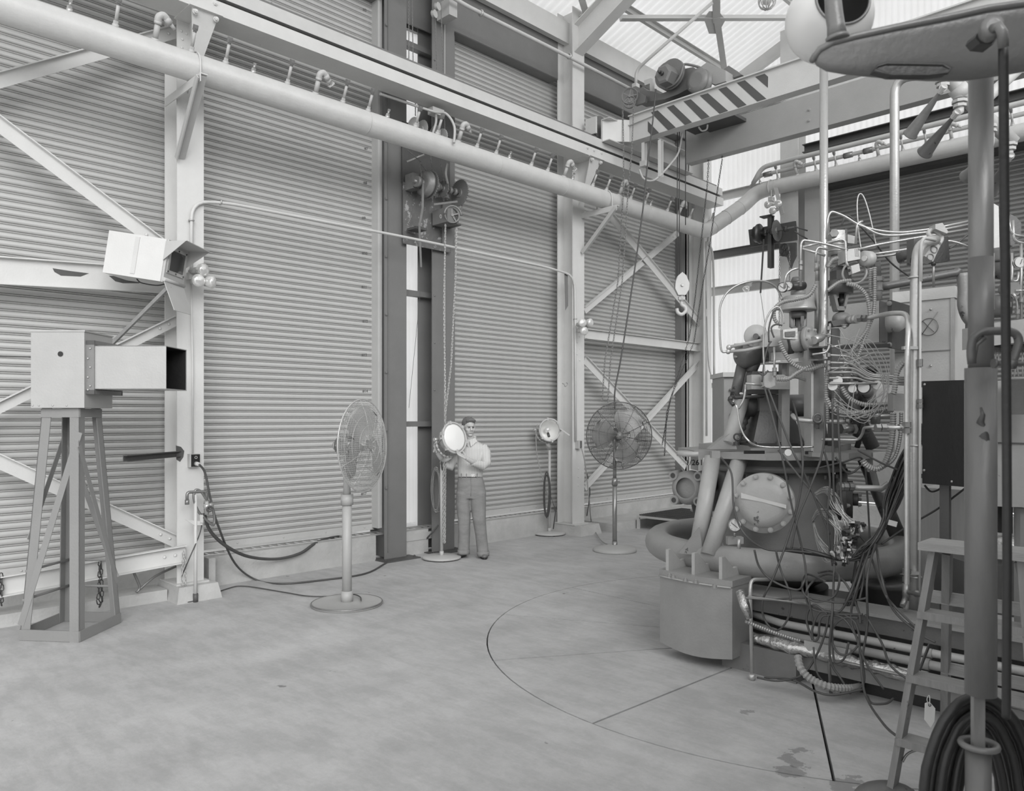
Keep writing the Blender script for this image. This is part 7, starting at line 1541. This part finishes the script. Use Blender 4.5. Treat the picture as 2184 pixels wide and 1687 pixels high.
O('card', M().plate(P, .003, FF), mat('paper', 226, .7, var=.02, bump=0), tg); O('eyelet', M().torus(a_(1983, 1504, 3.945), FF, .006, .002, 14, 6), STEELD, tg)
O('string', M().tube(spl([a_(1981, 1504, 3.95), a_(1977, 1492, 3.95), a_(1981, 1483, 3.98), a_(1983, 1488, 3.95), a_(1983, 1504, 3.94)]), .002, 5), WHITE, tg)
ob = O('canvas_bag', M().ball(onZ(1890, 1700, .0), 1, 20, 12, (.15, .09, .07), R45), EM2); tag(ob, 'dark canvas bag lying on the floor at the ladder foot, cut by the frame', 'bag')
# ================================================================ FOREGROUND LAMP POLE
PD = 1.65
LP = mat('lamp_pole_paint', 126, .38, .3, var=.12, scale=14, chip=84, chipamt=.68, chipscale=9, stretch=(1, 1, .3)); LPD = mat('lamp_pole_lower', 104, .42, .2, var=.15, scale=10, stretch=(1, 1, .3), chip=62, chipamt=.70, chipscale=7)
LUM = mat('luminaire_paint', 118, .35, .2, var=.05); LUMD = mat('luminaire_dark', 62, .4, .1, var=.1)
pole = T('lamp_pole', 'out-of-focus street lamp post with wing-shaped luminaire and milky globe in the right foreground', 'lamp', a_(2092, 890, PD)); pole.location.z = 0
b_ = a_(2092, 890, PD); bx_, by_ = b_.x, b_.y
z_j = 1.78+105/FPX*PD
O('upper_tube', M().cyl((bx_, by_, z_j), (bx_, by_, 1.78+735/FPX*PD), .0236, n=28), LP, pole)
O('dark_sleeve', M().cyl((bx_, by_, z_j), (bx_, by_, 1.78+340/FPX*PD), .0242, n=28), LPD, pole)
zc_ = 1.78-590/FPX*PD; O('lower_tube', M().cyl((bx_-.001, by_, zc_), (bx_-.001, by_, z_j), .0305, n=28), LPD, pole)
O('foot_tube', M().cyl((bx_-.004, by_+.004, 0), (bx_-.004, by_+.004, 1.78-708/FPX*PD), .025, n=28), LPD, pole)
O('pole_base', M().lathe([(.22, 0), (.22, .02), (.05, .03), (.035, .08)], (bx_, by_, 0), n=32), LPD, pole)
O('flat_bar', M().plate([a_(u, v, PD-.0) for u, v in ((2070, 1470), (2094, 1470), (2094, 1640), (2070, 1640))], .012, -FF), LP, pole)
O('oil_run', M().tube([a_(2092, 868, PD-.024), a_(2095, 885, PD-.023), a_(2091, 900, PD-.023), a_(2100, 915, PD-.022), a_(2097, 928, PD-.022), a_(2104, 945, PD-.020), a_(2102, 962, PD-.02), a_(2103, 967, PD-.02)], [.004, .0075, .0085, .007, .012, .010, .011, .006], 10), LUMD, pole)
O('collar', M().torus(a_(2088, 1588, PD-.0), (0, 0, 1), .034, .007, 28, 8), LPD, pole)
ld_ = 1.5; secs = ((1742, 108, 112, .004), (1752, 92, 130, .03), (1775, 82, 142, .05), (1820, 73, 149, .07), (1900, 61, 155, .10), (2000, 46, 161, .125), (2080, 31, 161, .14), (2184, 15, 146, .135), (2300, 12, 125, .11), (2380, 25, 105, .05), (2400, 50, 80, .01))
m = M(); n = 20; vs = []
prof_ = [(math.cos(2*PI*k/n), math.sin(2*PI*k/n)) for k in range(n)]
for u, vt, vb, hw in secs:
    zt2, zb2 = 1.78+(890-vt)/FPX*ld_, 1.78+(890-vb)/FPX*ld_
    for c_, s_ in prof_:
        if s_ >= 0: x_, z_ = c_*hw, zt2-.010+s_*.010
        else: x_, z_ = math.copysign(abs(c_)**.55, c_)*hw*(1+s_*.28), zt2-.010+(zt2-.010-zb2)*-(abs(s_)**1.3)
        vs.append(CL(lat(u, ld_), ld_+.02+x_*.42, z_))
q = len(secs); fs = [(i*n+k, i*n+(k+1) % n, (i+1)*n+(k+1) % n, (i+1)*n+k) for i in range(q-1) for k in range(n)]+[tuple(range(n-1, -1, -1)), tuple(range((q-1)*n, q*n))]
lum = O('luminaire_body', m.add(vs, fs, True), LUM, pole)
P = []
for u, vt, vb, hw in secs: P.append(CL(lat(u, ld_), ld_+.02-hw*.42, 1.78+(890-vt-9)/FPX*ld_))
P2 = [CL(lat(u, ld_), ld_+.02+hw*.42, 1.78+(890-vt-9)/FPX*ld_) for u, vt, vb, hw in reversed(secs)]
O('rim_lip', M().tube(P+P2, .0065, 8, closed=True), LUM, lum)
op = [a_(u, v, ld_-.02) for u, v in ((1865, 150), (1872, 141), (1890, 136), (1960, 137), (2010, 138), (2028, 146), (2020, 156), (1980, 160), (1900, 160))]
O('lamp_door', M().plate(op, .02, FF), LUMD, lum)
O('door_gasket', M().tube(op, .003, 6, closed=True), LUMD, lum)
gc = a_(1768, 42, 1.66); gr = 89/FPX*1.66; ga = (-FF*.99+V((0, 0, .10))).normalized()
MILK = mat('milk_glass', 216, .25, .0, var=.02, bump=0)
gl = O('globe', M().lathe([(gr*math.sin(math.radians(t_)), gr*math.cos(math.radians(t_))) for t_ in range(38, 181, 6)]+[(.0001, -gr)], gc, ga, n=40, caps=False), MILK, pole)
O('globe_interior', M().lathe([(gr*.96*math.sin(math.radians(t_)), gr*.96*math.cos(math.radians(t_))) for t_ in range(38, 181, 8)]+[(.0001, -gr*.96)], gc, ga, n=36, caps=False), LUM, gl)
O('globe_rim', M().torus(gc+ga*gr*math.cos(math.radians(38)), ga, gr*math.sin(math.radians(38)), .003, 36, 8), LUM, gl)
O('globe_stem', M().tube([a_(1786, 84, 1.5), a_(1783, 55, 1.5), a_(1779, 30, 1.5), a_(1772, -60, 1.5)], [.019, .0165, .0165, .014], 18).cyl(a_(1786, 78, 1.5), a_(1787, 86, 1.5), .022, n=20), LUM, pole)
gc2 = a_(2114, 60, 1.34)
O('cable_gland', M().lathe([(.012, -.05), (.016, -.03), (.018, 0), (.018, .01), (.010, .012)], gc2, -FF-RR*.3, n=24), LUM, pole)
O('gland_elbow', M().tube([a_(2117, 62, 1.33), a_(2129, 55, 1.32), a_(2138, 70, 1.32), a_(2140, 100, 1.33)], .0085, 12), LUM, pole)
O('gland_box', M().plate([a_(u, v, 1.36) for u, v in ((2085, 70), (2120, 62), (2128, 80), (2118, 95), (2090, 92), (2080, 80))], .03, FF), LUMD, pole)
cable('straight dark power cable hanging beside the foreground lamp post', [a_(2140, 90, 1.36), a_(2142, 400, 1.42), a_(2146, 800, 1.48), a_(2148, 1150, 1.5), a_(2147, 1400, 1.52), a_(2146, 1530, 1.54)], .0082, RUBBER, 6, n=10)
cl = T('screw_clamp', 'dark cast iron screw clamp gripped on the foreground lamp post', 'clamp', a_(2110, 740, 1.58))
CI = mat('cast_iron', 84, .45, .2, var=.12, scale=14)
pts = [(2073, 776), (2070, 750), (2074, 722), (2090, 708), (2118, 706), (2150, 706), (2168, 712), (2174, 728), (2166, 755), (2158, 776)]
O('frame', M().tube(rnd([a_(u, v, 1.575) for u, v in pts], .012, 4), .0085, 12).tube([a_(u, v, 1.575) for u, v in ((2076, 768), (2082, 735), (2100, 720))], .005, 8), CI, cl)
O('screw', M().cyl(a_(2120, 775, 1.575), a_(2230, 776, 1.575), .005, n=12), CI, cl); O('screw_boss', M().cyl(a_(2146, 776, 1.575), a_(2164, 776, 1.575), .011, n=14), CI, cl); O('swivel_pad', M().cyl(a_(2118, 775, 1.575), a_(2124, 775, 1.575), .010, n=14), CI, cl)
# coil of heavy cable on the post
cc = T('cable_coil', 'heavy black cable coiled over a hook low on the foreground lamp post', 'cable', a_(2085, 1600, PD))
rd = random.Random(5)
for i in range(8):
    hw, top, dd = 118-i*9.5, 1484+i*13, 1.73+.018*(i % 3); P = []
    for k in range(36):
        a = 2*PI*k/36; x_ = math.cos(a)*hw; y_ = math.sin(a)
        v = top+235-235*y_ if y_ > 0 else top+235+150*-y_
        P.append(a_(2088+x_*(1.0 if y_ > 0 else .82)+rd.uniform(-1.5, 1.5), v, dd+.02*math.cos(a)))
    O('cable_turn', M().tube(P, .0108 if i < 5 else .009, 10, closed=True), RUBBER, cc)
O('hook', M().tube(spl([a_(2092, 1490, 1.66), a_(2090, 1500, 1.72), a_(2088, 1498, 1.80), a_(2087, 1485, 1.81)]), .008, 8), LPD, pole)
